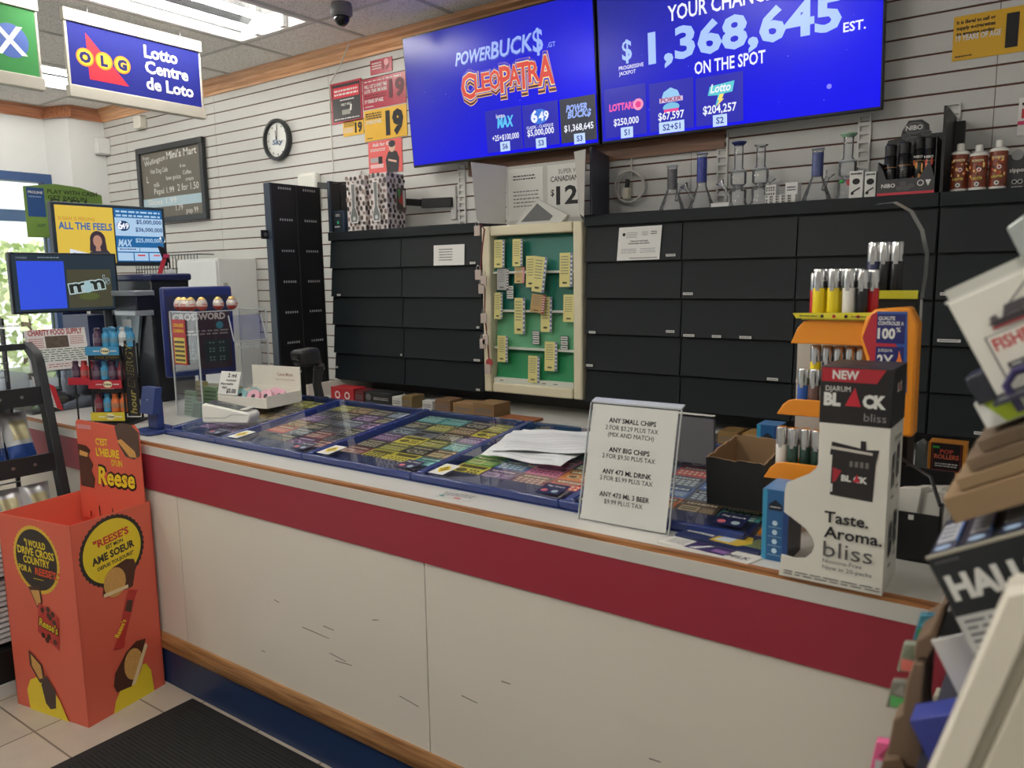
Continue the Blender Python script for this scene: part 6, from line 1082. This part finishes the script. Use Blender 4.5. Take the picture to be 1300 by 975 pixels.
for u, v in ((.22, .62), (.55, .66), (.22, .2), (.55, .24)): P.poly([(u, v), (u+.2, v+.02), (u+.2, v+.22), (u, v+.20)], pk); P.T('BLCK', u+.1, v+.10, .006, WHITE, bold=.04, fit=.016); P.lines(u+.02, v-.07, u+.18, v-.03, 1, GREYINK)
P.T('Scan to discover', .5, .91, .010, M((90, 88, 88)), fit=.07, bold=.02); P.rect(.62, .44, .64, .52, GREYINK); build('printed_side', mb, t)
# black tub with papers, and clutter behind it
t = thing('paper_tub', 'black tub holding loose papers behind the tall display box', 'tub', (-.21, 1.86, CT)); mb = MB(); tx0, tx1, ty0, ty1, tz = -.315, -.185, 1.745, 1.95, 1.09
for a in ((tx0, tx1, ty0, ty0+.004, CT, tz-.02), (tx0, tx1, ty1-.004, ty1, CT, tz+.03), (tx0, tx0+.004, ty0, ty1, CT, tz), (tx1-.004, tx1, ty0, ty1, CT, tz), (tx0, tx1, ty0, ty1, CT, CT+.004)): mb.box(*a, BLACK)
build('tub', mb, t, bev=.001); mb = MB(); mb.tube([(tx0+.01, ty1, tz+.03), (tx0+.03, ty1-.05, tz+.055), (tx1-.03, ty0+.06, tz+.045), (tx1-.004, ty0+.01, tz)], .004, BLACK, 8); build('handle', mb, t); mb = MB(); mb.box(-.245, -.235, ty0-.001, ty0, 1.055, 1.065, WHITE); build('sticker', mb, t)
for i, (a, b, c, d_) in enumerate(((-.29, 1.80, .05, 1.06), (-.26, 1.83, .055, 1.07), (-.235, 1.79, .045, 1.055))):
    mb = MB(); mb.obox((a, b, 1.0), (.012, .03, 0), (c, -.02, .012), (.01, .01, .10), M((200, 198, 190), .6)); solo('folded_paper', mb, ['left folded paper in the black tub', 'middle folded paper in the black tub', 'right folded paper in the black tub'][i], 'paper', (a, b, 1.0), group='folded papers in the black tub')
mb = MB(); mb.box(-.275, -.165, 3.0, 3.03, .871, .955, M((44, 34, 32), .4)); P = Pan(mb, (-.275, 2.9995, .871), (.11, 0, 0), (0, 0, .084))
def zig(label, x0, x1, y, z, h, d):
    mb = MB(); mb.box(x0, x1, y, y+d, z, z+h, M((214, 140, 40), .4)); P = Pan(mb, (x0, y, z), (x1-x0, 0, 0), (0, 0, h)); P.rect(.08, .28, .92, 1.0, M((34, 26, 28))); P.rect(.12, .3, .88, .98, M((150, 50, 40))); P.rect(.14, .32, .86, .98, M((34, 26, 28))); P.T('POP', .5, .74, .010, M((220, 90, 70)), fit=.03, bold=.03); P.T('ROLLERS', .5, .6, .011, M((226, 110, 80)), fit=.055, bold=.03); P.lines(.2, .38, .8, .5, 2, WHITE, .5); P.disc(.5, .2, .008, M((250, 220, 160)), 10); P.rect(.1, .0, .9, .1, INK); P.rect(.12, .86, .3, .92, M((60, 170, 70))); solo('rolling_paper_box', mb, label, 'box', ((x0+x1)/2, y, z), bev=.001)
zig('orange and black rolling paper carton behind the black tub', -.272, -.188, 2.2, 1.032, .1, .06)
mb = MB(); mb.box(-.34, -.13, 2.15, 2.29, CT, 1.03, M((46, 46, 48), .5)); solo('black_tray', mb, 'flat black tray under the rolling paper carton', 'tray', (-.25, 2.2, CT), bev=.002)
for i, x_ in enumerate((-.335, -.305)):
    mb = MB(); c = M([(70, 90, 74), (120, 126, 124)][i], .25, var=.4, scale=40); mb.prism([(0, 0), (.028, 0), (.026, .09), (.014, .1), (.002, .09)], (x_, 2.20+.02*i, 1.031), X3, Z3, (0, .03, 0), c); solo('sealed_pouch', mb, ['green leaf-print pouch on the flat black tray', 'silver pouch on the flat black tray'][i], 'pouch', (x_, 2.2, 1.031), bev=.003)

# ================================================================== left floor: candy bin, chip rack, mat
RZ = math.atan2(.071, .391); A3 = Matrix.Translation((-3.125, 1.125, 0)) @ Matrix.Rotation(RZ, 4, 'Z'); RW, RD, RH = .397, .327, .742
RO = M((224, 104, 82), .45, var=.02); ROd = M((206, 58, 50), .5)
def rp(x, y, z): return A3 @ Vector((x, y, z))
R3 = A3.to_3x3(); RX, RY = R3 @ X3, R3 @ Y3
t = thing('candy_bin', 'orange-red cardboard floor bin printed with peanut butter cup pictures', 'display bin', tuple(rp(RW/2, RD/2, 0)), rz=RZ); th = .004
YC, BK, CHO, NUT, CRM = M((240, 214, 50), .45), M((52, 44, 42), .45), M((84, 48, 36), .45), M((214, 164, 92), .6, var=.3, scale=120), M((236, 214, 170), .6)
def wall(o, U, draw, nm):
    mb = MB(); n = U.cross(Z3).normalized(); mb.obox(o-n*th, U, (0, 0, RH), n*th, RO); P = Pan(mb, o, U, (0, 0, RH)); 
    if draw: draw(P)
    return build(nm, mb, t)
def badge(P, u, v, r, fill, edge):
    P.disc(u, v, r*1.03, edge, 80, wob=.035); P.disc(u, v, r*.94, fill, 48)
def left_face(P):
    badge(P, .50, .80, .120, BK, M((226, 190, 60), .45))
    for s, v, h, f in (('"I WOULD', .862, .024, .115), ('DRIVE CROSS', .818, .027, .20), ('COUNTRY', .774, .027, .145)): P.T(s, .50, v, h, YC, fit=f, bold=.03, rot=-.03)
    P.T('FOR A', .33, .732, .022, YC, fit=.07, bold=.03, rot=-.03); P.T("REESE'S.\"", .64, .724, .026, M((226, 84, 50)), fit=.135, bold=.035, rot=-.03); P.lines(.44, .700, .58, .708, 1, YC)
    # broken cup, pouch, open cup
    P.poly([(.35, .655), (.52, .67), (.53, .59), (.45, .555)], CHO); P.poly([(.38, .640), (.50, .648), (.51, .59), (.45, .565)], NUT)
    P.poly([(.42, .43), (.70, .36), (.74, .53), (.47, .585)], M((196, 62, 56), .35)); [P.disc(u, v, .011, CHO, 10) for u, v in ((.52, .55), (.60, .56), (.66, .54), (.60, .53), (.67, .50), (.62, .52), (.50, .42), (.58, .42), (.66, .40), (.55, .40))]
    P.T("Reese's", .585, .455, .032, M((60, 36, 24)), fit=.108, bold=.07, rot=-.2); P.T("Reese's", .585, .457, .030, YC, fit=.10, bold=.02, rot=-.2)
    P.poly([(.14+.26, .0), (.40-.2, .0), (.18, .10), (.24, .16), (.36, .19), (.5, .17), (.64, .1), (.74, 0)], YC); P.poly([(.26, .32), (.44, .26), (.46, .17), (.38, .16), (.26, .24)], CHO); P.poly([(.29, .30), (.42, .255), (.43, .19), (.38, .18), (.29, .24)], NUT); P.poly([(.40, .155), (.48, .21), (.60, .14), (.58, .05), (.50, .035), (.44, .06)], M((72, 56, 52), .45))
wall(rp(0, 0, 0), RX*RW, left_face, 'printed_side')
def right_face(P):
    badge(P, .47, .815, .125, YC, BK)
    P.T("\"REESE'S", .47, .865, .026, M((204, 70, 50)), fit=.145, bold=.04, rot=.12); P.T('EST MON', .50, .838, .014, BK, fit=.07, bold=.03, rot=.12); P.T('AME SOEUR', .48, .787, .026, BK, fit=.175, bold=.04, rot=.12); P.T('DEPUIS TOUJOURS!"', .5, .752, .013, BK, fit=.15, bold=.03, rot=.12)
    P.poly([(.30, .61), (.62, .595), (.68, .60), (.74, .70), (.72, .735), (.62, .75), (.44, .73), (.34, .69)], CHO); P.disc(.46, .655, .045, NUT, 24, .055); P.rect(.31, .60, .62, .618, CRM)
    P.poly([(.36, .32), (.50, .31), (.52, .35), (.70, .545), (.74, .57), (.62, .59), (.58, .55), (.42, .36)], M((196, 60, 56), .35)); P.poly([(.55, .49), (.63, .47), (.66, .53), (.59, .54)], M((84, 60, 48))); P.T("Reese's", .50, .405, .020, YC, fit=.065, bold=.03, rot=.95)
    P.poly([(.30, .0), (.34, .06), (.44, .12), (.62, .17), (.76, .17), (.82, .12), (.84, .0)], YC); P.poly([(.33, .14), (.36, .10), (.55, .09), (.74, .24), (.78, .30), (.66, .31), (.52, .28), (.36, .2)], CHO); P.disc(.60, .20, .040, NUT, 22, .06); P.poly([(.55, .095), (.60, .09), (.80, .26), (.77, .28)], CRM)
wall(rp(RW, 0, 0), RY*RD, right_face, 'printed_side')
wall(rp(RW, RD, 0), -RX*RW, None, 'back_side'); wall(rp(0, RD, 0), -RY*RD, None, 'back_side')
mb = MB(); mb.obox(rp(.005, .005, .60), RX*(RW-.01), RY*(RD-.01), (0, 0, .004), ROd); mb.obox(rp(.15, .12, .604), RX*.2, RY*.15, (0, 0, .01), M((226, 214, 206), .6)); build('inner_tray', mb, t)
# header card rising from the back edge
mb = MB(); U = RX*(RW-.02); V = Vector((0, 0, .415))-RY*.01; o = rp(.015, RD-.012, .63); pts = [(0, .02), (.12, .02), (.14, .1), (.24, .03), (.26, .0), (.98, 0), (.985, .28), (1.0, .93), (.94, .985), (.80, .96), (.72, .955), (.10, .985), (.07, .955), (.06, .55), (.02, .30)]
un, vn = U.normalized(), V.normalized(); mb.prism([(a*U.length, b*V.length) for a, b in pts], o, un, vn, RY*.004, RO); P = Pan(mb, o, U, V)
P.rect(.09, .90, .30, .94, M((216, 150, 150))); P.T("C'EST", .35, .76, .026, YC, 'l', fit=.068, bold=.03); P.T("L'HEURE", .34, .655, .030, YC, 'l', fit=.13, bold=.04); P.T("D'UN", .56, .575, .024, YC, 'l', fit=.058, bold=.03)
P.T('Reese', .32, .38, .072, M((50, 34, 26)), 'l', fit=.215, bold=.10, shear=.15); P.T('Reese', .325, .385, .068, YC, 'l', fit=.205, bold=.03, shear=.15)
P.poly([(.66, .95), (.74, .99), (.9, .985), (1.0, .92), (.99, .70), (.90, .66), (.78, .68), (.70, .78)], M((92, 72, 62), .5)); P.poly([(.68, .82), (.74, .84), (.92, .74), (.94, .68), (.84, .68)], NUT); P.poly([(.05, .34), (.25, .33), (.28, .42), (.24, .50), (.28, .56), (.22, .64), (.26, .70), (.2, .74), (.07, .75), (.06, .55)], CHO); P.poly([(.08, .64), (.20, .63), (.22, .67), (.09, .69)], NUT); [P.rect(.29+.2*i, .06, .305+.2*i, .16, BK) for i in range(3)]
build('header_card', mb, t)
# floor mat
t = thing('floor_mat', 'black ribbed rubber floor mat in front of the counter', 'mat', (-1.6, .9, 0)); mb = MB(); mm = M((36, 37, 38), .75, var=.3, scale=40); mb.box(-2.6, -.6, -.1, 1.515, 0, .006, M((30, 30, 31), .7)); build('mat_base', mb, t, bev=.003)
mb = MB()
for i in range(112):
    y = -.06+i*.0138
    mb.box(-2.56, -.64, y, y+.008, .006, .0095, mm)
build('ribs', mb, t)
# chip rack
t = thing('chip_rack', 'black wire chip rack with tilted shelves at the left edge', 'rack', (-3.6, 1.2, 0)); bk = M((38, 40, 43), .5)
def rx(z): return -3.30-.215*(z-.63) if z > .4 else -3.25
def upright(y):
    mb = MB(); mb.prism([(rx(0)+.03, 0), (rx(.64), .64), (rx(1.25), 1.25), (rx(1.28)-.02, 1.29), (rx(1.30)-.09, 1.325), (rx(1.30)-.10, 1.30), (rx(1.25)-.05, 1.25), (rx(.64)-.05, .64), (rx(0)-.03, 0)], (0, y, 0), X3, Z3, (0, .035, 0), bk); build('upright', mb, t, bev=.003)
upright(1.435); upright(.82)
for z in (.56, .855, 1.125):
    mb = MB(); mb.box(rx(z)-.36, rx(z)-.004, .855, 1.435, z-.05, z-.044, bk); mb.box(rx(z)-.022, rx(z)-.006, .855, 1.435, z-.05, z+.024, bk); [mb.lathe([(.007, 0), (.007, .002)], (rx(z)-.005, y, z-.012), STEEL, 10, (1, 0, 0)) for y in (1.28, 1.36)]; build('shelf', mb, t)
mb = MB(); mb.box(rx(1.3)-.10, rx(1.3)-.075, .855, 1.435, 1.295, 1.32, bk); build('top_bar', mb, t)
mb = MB(); [mb.box(-3.75, -3.735, y, y+.015, 0, 1.42, bk) for y in (.82, 1.435)]; [mb.tube([(-3.735, .84, z), (-3.735, 1.45, z)], .004, STEEL, 6) for z in (.5, .7, .9, 1.1, 1.3)]; build('back_frame', mb, t)
mb = MB()
for k in range(9): mb.tube([(-3.70, .86, 1.17+.03*k), (-3.70, 1.43, 1.17+.03*k)], .0025, STEEL, 5)
for k in range(16): mb.tube([(-3.70, .87+.037*k, 1.15), (-3.70, .87+.037*k, 1.43)], .0025, STEEL, 5)
build('wire_grid', mb, t)
mb = MB(); 
def wrapf(u, v):
    a = v*2.2; return Vector((rx(1.1)-.01-.16*v-.02*math.sin(9*u)*.3, .86+.57*u, 1.10+.30*math.sin(min(v*1.3, 1)*PI/2)+.006*math.sin(20*u+6*v)))
mb.grid(wrapf, 24, 12, glass((.86, .88, .9), 2.4, .2)); build('plastic_wrap', mb, t)
mb = MB(); wv_ = M((226, 228, 230), .5)
for k in range(12): mb.box(-3.31, -3.27, .86, 1.43, .19+.021*k, .203+.021*k, wv_)
for k in range(8): mb.box(-3.29, -3.25, .86, 1.43, .46+.019*k, .472+.019*k, wv_)
mb.box(-3.33, -3.31, .855, 1.435, .05, .62, BLACK); build('louvre_panel', mb, t)
mb = MB(); mb.box(-3.75, -3.22, .86, 1.43, .0, .045, M((200, 200, 196), .5)); mb.box(-3.31, -3.235, .86, 1.43, .045, .17, BLACK); build('base_plinth', mb, t)
def chip(c, w, h, d, rot, cols, lab, kind):
    t = thing('chip_bag', lab, 'bag', c, rot=rot, group='chip bags on the wire rack'); mb = MB()
    def pf(sg): return lambda u, v: Vector((sg*d*.5*(math.sin(PI*min(max(v, .0), 1))**.6)*(1-(2*u-1)**4)+.004*math.sin(14*u+5*v), w*(u-.5)*(1-.06*math.sin(PI*v)), h*v))
    for sg in (1, -1):
        g = MB(); g.grid(pf(sg), 14, 16, M((200, 202, 204), .3, .35, var=.12, scale=24))
        if sg < 0: g.f = [f[::-1] for f in g.f]
        mb.add(g.v, g.f, g.mats[0], True)
    build('film', mb, t, local=True)
    for nm, (v0, v1, u0, u1, m) in (('printed_band', (.08, .42, .0, 1, cols[0])), ('picture', (.5, .84, .22, .78, cols[1]))):
        mb = MB(); f0 = pf(1); mb.grid(lambda u, v: f0(u0+(u1-u0)*u, v0+(v1-v0)*v)+Vector((.0015, 0, 0)), 10, 8, M(m, .3, .2, var=.25, scale=50)); build(nm, mb, t, local=True)
    return t
cb_ = ((44, 78, 150), (196, 190, 150)); labs = ['blue and silver chip bag on the middle shelf, nearest the black upright', 'blue and silver chip bag on the middle shelf, second from the upright', 'blue and silver chip bag on the middle shelf, third from the upright', 'green-tinted chip bag lying at the back of the middle shelf', 'blue and silver chip bag on the lower shelf, nearest the black upright', 'blue and silver chip bag on the lower shelf, second from the upright', 'blue and silver chip bag on the lower shelf, third from the upright', 'blue and silver chip bag on the lower shelf, at the left image edge']
pos = [((rx(.74)-.10, 1.37, .678), (0, R(-8), 0)), ((rx(.74)-.09, 1.27, .678), (0, R(-14), R(8))), ((rx(.74)-.10, 1.15, .678), (0, R(-20), R(-6))), ((rx(.74)-.24, 1.30, .678), (0, R(-12), R(20)))]
first = None
for i in range(8):
    if i < 4: loc, rot = (rx(.855)-.10-.12*(i == 3), (1.365, 1.24, 1.115, 1.33)[i], .812), (0, R((-18, -12, -20, -8)[i]), R((6, -10, 12, 0)[i]))
    else: loc, rot = (rx(.56)-.08, (1.372, 1.262, 1.150, 1.04)[i-4], .518), (0, R((-10, -14, -8, -12)[i-4]), R((5, -8, 6, 0)[i-4]))
    if first is None: first = chip(loc, .115, .24, .06, rot, cb_, labs[i], 0)
    else: dup(first, loc, 0, labs[i], rot)

# ================================================================== near right: slanted candy rack
TH = R(28); u_ = Vector((math.cos(TH), 0, math.sin(TH))); v_ = Vector((-math.sin(TH), 0, math.cos(TH)))
t = thing('candy_rack', 'white slanted candy rack end panel at the lower right corner', 'rack', (.0, .95, 0)); wr = M((222, 216, 200), .4, var=.05); wr2 = M((206, 200, 182), .45, var=.06)
def sl(z): return -.028-.265*(1.299-z)
mb = MB(); mb.prism([(sl(0), 0), (.35, 0), (.35, 1.30), (-.02, 1.303), (sl(1.299), 1.297)], (0, .765, 0), X3, Z3, (0, .03, 0), wr2); build('end_panel', mb, t, bev=.003)
mb = MB(); mb.prism([(sl(0), 0), (sl(0)+.027, 0), (-.003, 1.296), (-.012, 1.305), (sl(1.299), 1.299)], (0, .745, 0), X3, Z3, (0, .02, 0), wr); mb.prism([(sl(0)+.034, 0), (.35, 0), (.35, 1.29), (.006, 1.29)], (0, .748, 0), X3, Z3, (0, .017, 0), wr2); build('edge_strip', mb, t, bev=.003)
mb = MB(); mb.box(.30, .35, .795, 1.35, 0, 1.75, wr2); mb.prism([(sl(0), 0), (.30, 0), (.30, .9), (sl(.9), .9)], (0, 1.32, 0), X3, Z3, (0, .03, 0), wr2); mb.box(sl(0), .30, .795, 1.32, 0, .08, wr2); build('back_frame', mb, t)
SHV = [(-.066, 1.4265), (-.09, 1.286), (-.066, 1.151), (-.128, 1.005)]; kd = M((60, 62, 76), .35, .3)
def shelf(o, L_, y_=.90):
    mb = MB(); mb.obox(Vector((o[0], y_, o[1]))-v_*.004, u_*L_, (0, 1.30-y_, 0), v_*.004, kd); build('shelf', mb, t)
shelf((-.057, 1.4355), .42); shelf((-.070, 1.3005), .43, 1.06); shelf((-.058, 1.165), .41); shelf((-.105, 1.022), .46)
mb = MB(); pr = M((66, 60, 104), .3, .2); f0 = Vector((-.040, .937, 1.434)); mb.tube([f0+v_*-.01+Vector((.002, 0, 0)), f0+v_*.018, f0+v_*.028+u_*.012, f0+v_*.030+u_*.05, f0+v_*.03+u_*.30], .0042, pr, 8); build('wire_clip', mb, t)
mb = MB(); mb.obox(Vector((-.073, .955, 1.424)), u_*.035, (0, .07, 0), v_*.032, M((42, 46, 56), .3)); build('clip_plate', mb, t, bev=.002)
def rbx(name, label, cat, o, L_, d, h, m, draw=None, th_=None, group=None, open_=False, extra=None):
    uu, vv = u_, v_; o = Vector(o); t = thing(name, label, cat, tuple(o), group=group); mb = MB()
    if not open_: mb.obox(o, uu*L_, (0, d, 0), vv*h, m)
    else:
        w = .0025
        mb.obox(o, uu*L_, (0, w, 0), vv*h, m); mb.obox(o+Y3*(d-w), uu*L_, (0, w, 0), vv*h*1.1, m); mb.obox(o+Y3*w, uu*w, (0, d-2*w, 0), vv*h*.9, m); mb.obox(o+uu*(L_-w)+Y3*w, uu*w, (0, d-2*w, 0), vv*h, m); mb.obox(o+Y3*w, uu*L_, (0, d-2*w, 0), vv*w, m)
    build('carton', mb, t, bev=.0012)
    if draw: mb = MB(); P = Pan(mb, o, uu*L_, vv*h); draw(P); build('printed_side', mb, t)
    if extra: extra(t, o, uu, vv)
    return t
def ffr(P):
    ol = M((70, 66, 70)); rdd = M((186, 44, 54)); P.rect(.10, .12, .11, .55, ol); P.rect(.10, .55, .95, .56, ol); P.rect(.10, .12, .95, .13, ol); P.rect(.1, .12, .11, .56, ol); P.rect(.11, .13, .95, .55, M((226, 222, 212), .5)); P.T("FISHERMAN'S", .13, .40, .0125, rdd, 'l', fit=.085, bold=.03); P.T('ORIGINAL', .36, .30, .008, INK, 'l', fit=.05, bold=.02); P.rect(.15, .20, .9, .26, M((60, 58, 60))); P.lines(.17, .215, .6, .245, 1, WHITE)
    P.poly([(.16, .66), (.22, .60), (.62, .60), (.72, .70), (.60, .67), (.24, .68)], M((60, 56, 60))); P.poly([(.17, .60), (.62, .58), (.64, .60), (.18, .625)], M((150, 50, 56))); P.poly([(.26, .68), (.44, .68), (.43, .78), (.30, .78)], M((80, 76, 80))); P.poly([(.46, .68), (.475, .68), (.52, .94), (.51, .94)], ol); P.poly([(.33, .78), (.345, .78), (.51, .93), (.505, .94)], ol); P.poly([(.18, .67), (.24, .67), (.23, .73), (.19, .72)], M((90, 86, 90)))
def fflap(t, o, uu, vv):
    mb = MB(); w = M((206, 206, 200), .5); mb.obox(o+vv*.1085+Y3*.01-uu*.003, uu*.15, (0, .05, 0), vv*.003, w); mb.obox(o+vv*.112+Y3*.06-uu*.004, uu*.15, (0, .05, 0), vv*.012, M((190, 190, 182), .5)); build('open_flap', mb, t)
rbx('lozenge_carton', 'white lozenge carton with a trawler and red lettering on the candy rack', 'box', (-.0565, .95, 1.4365), .15, .11, .108, M((228, 226, 216), .45), ffr, extra=fflap)
rbx('lozenge_carton', 'plain white lozenge carton behind the one with the trawler', 'box', (-.062, 1.085, 1.4365), .15, .09, .118, M((206, 206, 200), .45), lambda P: P.lines(.3, .86, .8, .95, 1, INK))
def gws(P): [P.poly([(.15+.3*k, .05), (.32+.3*k, .05), (.22+.3*k, .95), (.05+.3*k, .95)], M((170, 194, 40), .4)) for k in range(3)]
rbx('striped_carton', 'white carton with lime green stripes under the trawler carton', 'box', (-.064, .96, 1.3985), .14, .10, .030, M((228, 230, 224), .4), gws)
for k, (x, z, lab) in enumerate(((-.0655, 1.375, 'topmost brown cardboard tray of the tilted pile'), (-.0745, 1.354, 'second brown cardboard tray of the tilted pile'), (-.082, 1.333, 'third brown cardboard tray of the tilted pile'), (-.0855, 1.297, 'bottom brown cardboard tray of the tilted pile'))):
    rbx('cardboard_tray', lab, 'tray', (x, .945-.004*k, z), .15, .13, .0138 if k < 3 else .029, [M((116, 98, 78), .85), M((120, 100, 78), .85), M((146, 122, 90), .85), M((146, 120, 88), .85)][k], group='brown cardboard trays on the candy rack')
def halls(P):
    P.rect(0, 0, 1, .40, M((206, 208, 204), .5)); P.lines(.04, .04, .96, .37, 5, GREYINK, .4); P.T('HALLS', .05, .56, .025, WHITE, 'l', fit=.092, bold=.05); P.rect(.42, .44, .56, .51, M((40, 120, 170))); P.lines(.04, .92, .2, .96, 1, GREYINK)
def hstick(t, o, uu, vv):
    mb = MB(); P = Pan(mb, o+vv*.109, uu*.15, Vector((0, .15, 0)))
    for k in range(4): c = .11+.235*k; P.rect(c-.085, .05, c+.085, .97, M((52, 60, 84), .3)); P.rect(c-.075, .30, c+.06, .80, M((214, 218, 222), .35)); P.rect(c+.062, .25, c+.08, .9, M((60, 120, 190), .3)); P.lines(c-.06, .36, c+.04, .74, 3, M((90, 100, 120)), .4); P.disc(c-.01, .15, .009, M((170, 196, 226)), 10)
    build('stick_row', mb, t); mb = MB(); mb.obox(o+vv*.1075-Y3*.001, uu*.15, (0, .004, 0), vv*.003, M((170, 166, 150), .6)); build('tray_lip', mb, t)
rbx('cough_drop_carton', 'black cough drop carton with white lettering and sticks on top', 'box', (-.056, .90, 1.168), .15, .155, .108, M((38, 42, 46), .4), halls, extra=hstick)
rbx('white_carton', 'open white carton with a slanted side below the cough drop carton', 'box', (-.066, .93, 1.095), .18, .12, .075, M((214, 212, 208), .5), open_=True)
rbx('blue_front_carton', 'white carton with a deep blue front at the rack bottom', 'box', (-.086, .885, 1.036), .14, .04, .055, M((62, 72, 150), .45), lambda P: P.rect(0, 0, 1, .99, M((58, 68, 150), .45)))
# scalloped cardboard fronts and the small packs in them
def scal(label, pts, y, d=.10, m=KRAFTD):
    mb = MB(); mb.prism(pts, (0, y, 0), X3, Z3, (0, d, 0), m); solo('scalloped_tray', mb, label, 'tray', (pts[0][0], y, pts[0][1]), group='scalloped cardboard trays on the candy rack', bev=.002)
B2 = M((118, 96, 76), .85)
scal('upper scalloped brown tray end beside the cough drop carton', [(-.094, 1.20), (-.088, 1.205), (-.098, 1.15), (-.104, 1.135), (-.118, 1.13), (-.117, 1.152), (-.104, 1.165)], .94, m=B2)
scal('middle scalloped brown tray end below the upper one', [(-.107, 1.128), (-.118, 1.127), (-.124, 1.098), (-.126, 1.062), (-.135, 1.052), (-.140, 1.00), (-.098, 1.00), (-.108, 1.05)], .935, m=B2)
scal('lowest scalloped brown tray end at the bottom of the picture', [(-.142, 1.005), (-.125, 1.012), (-.10, .975), (-.10, .92), (-.155, .92)], .925, m=M((104, 82, 62), .85))
def pack(label, o, w, h, cols, y):
    mb = MB(); mb.prism([(0, 0), (w, .005), (w+.004, h), (.006, h-.004)], (o[0], y, o[1]), X3, Z3, (0, .012, 0), M(cols[0], .3)); P = Pan(mb, (o[0], y, o[1]), (w, 0, 0), (0, 0, h)); P.rect(.2, .1, .9, .45, M(cols[1], .4)); P.poly([(.3, .55), (.8, .5), (.7, .9)], M(cols[2], .4)); solo('candy_pack', mb, label, 'candy', (o[0], y, o[1]), group='small candy packs along the rack edge', bev=.0015)
pack('teal and green candy pack with pen-like tips near the red band', (-.128, 1.125), .022, .038, ((60, 130, 150), (40, 140, 80), (90, 180, 200)), 1.0)
pack('grey-green candy pack with a rainbow corner on the rack edge', (-.142, 1.085), .022, .042, ((140, 148, 128), (226, 120, 110), (120, 130, 110)), .99)
pack('grey candy pack with a green spot lower on the rack edge', (-.150, 1.043), .026, .04, ((120, 120, 108), (90, 180, 100), (150, 150, 140)), .975)
pack('pink candy pack at the bottom of the rack edge', (-.160, .965), .03, .05, ((226, 100, 150), (200, 200, 206), (160, 60, 90)), .95)
# foil packs above the lozenge carton
for k, (x, z, lab) in enumerate(((-.062, 1.60, 'left foil pouch sticking up at the right image edge'), (-.050, 1.615, 'right foil pouch sticking up at the right image edge'))):
    mb = MB(); mb.prism([(.028, -.045), (.06, -.03), (.03, .035), (.02, .03), (.0, .012)] if k == 0 else [(.012, -.04), (.06, -.03), (.05, .04), (.01, .012), (.0, .01)], (x, 1.0+.02*k, z), X3, Z3, (0, .012, 0), M((176, 182, 180), .25, .4, var=.2, scale=60)); P = Pan(mb, (x+.018, .9995+.02*k, z-.015), (.02, 0, 0), (0, 0, .03)); P.disc(.5, .5, .006, INK, 8); P.rect(.2, .05, .9, .25, M((190, 60, 70))); solo('foil_pouch', mb, lab, 'pouch', (x, 1.0, z), group='foil pouches behind the lozenge carton', bev=.002)
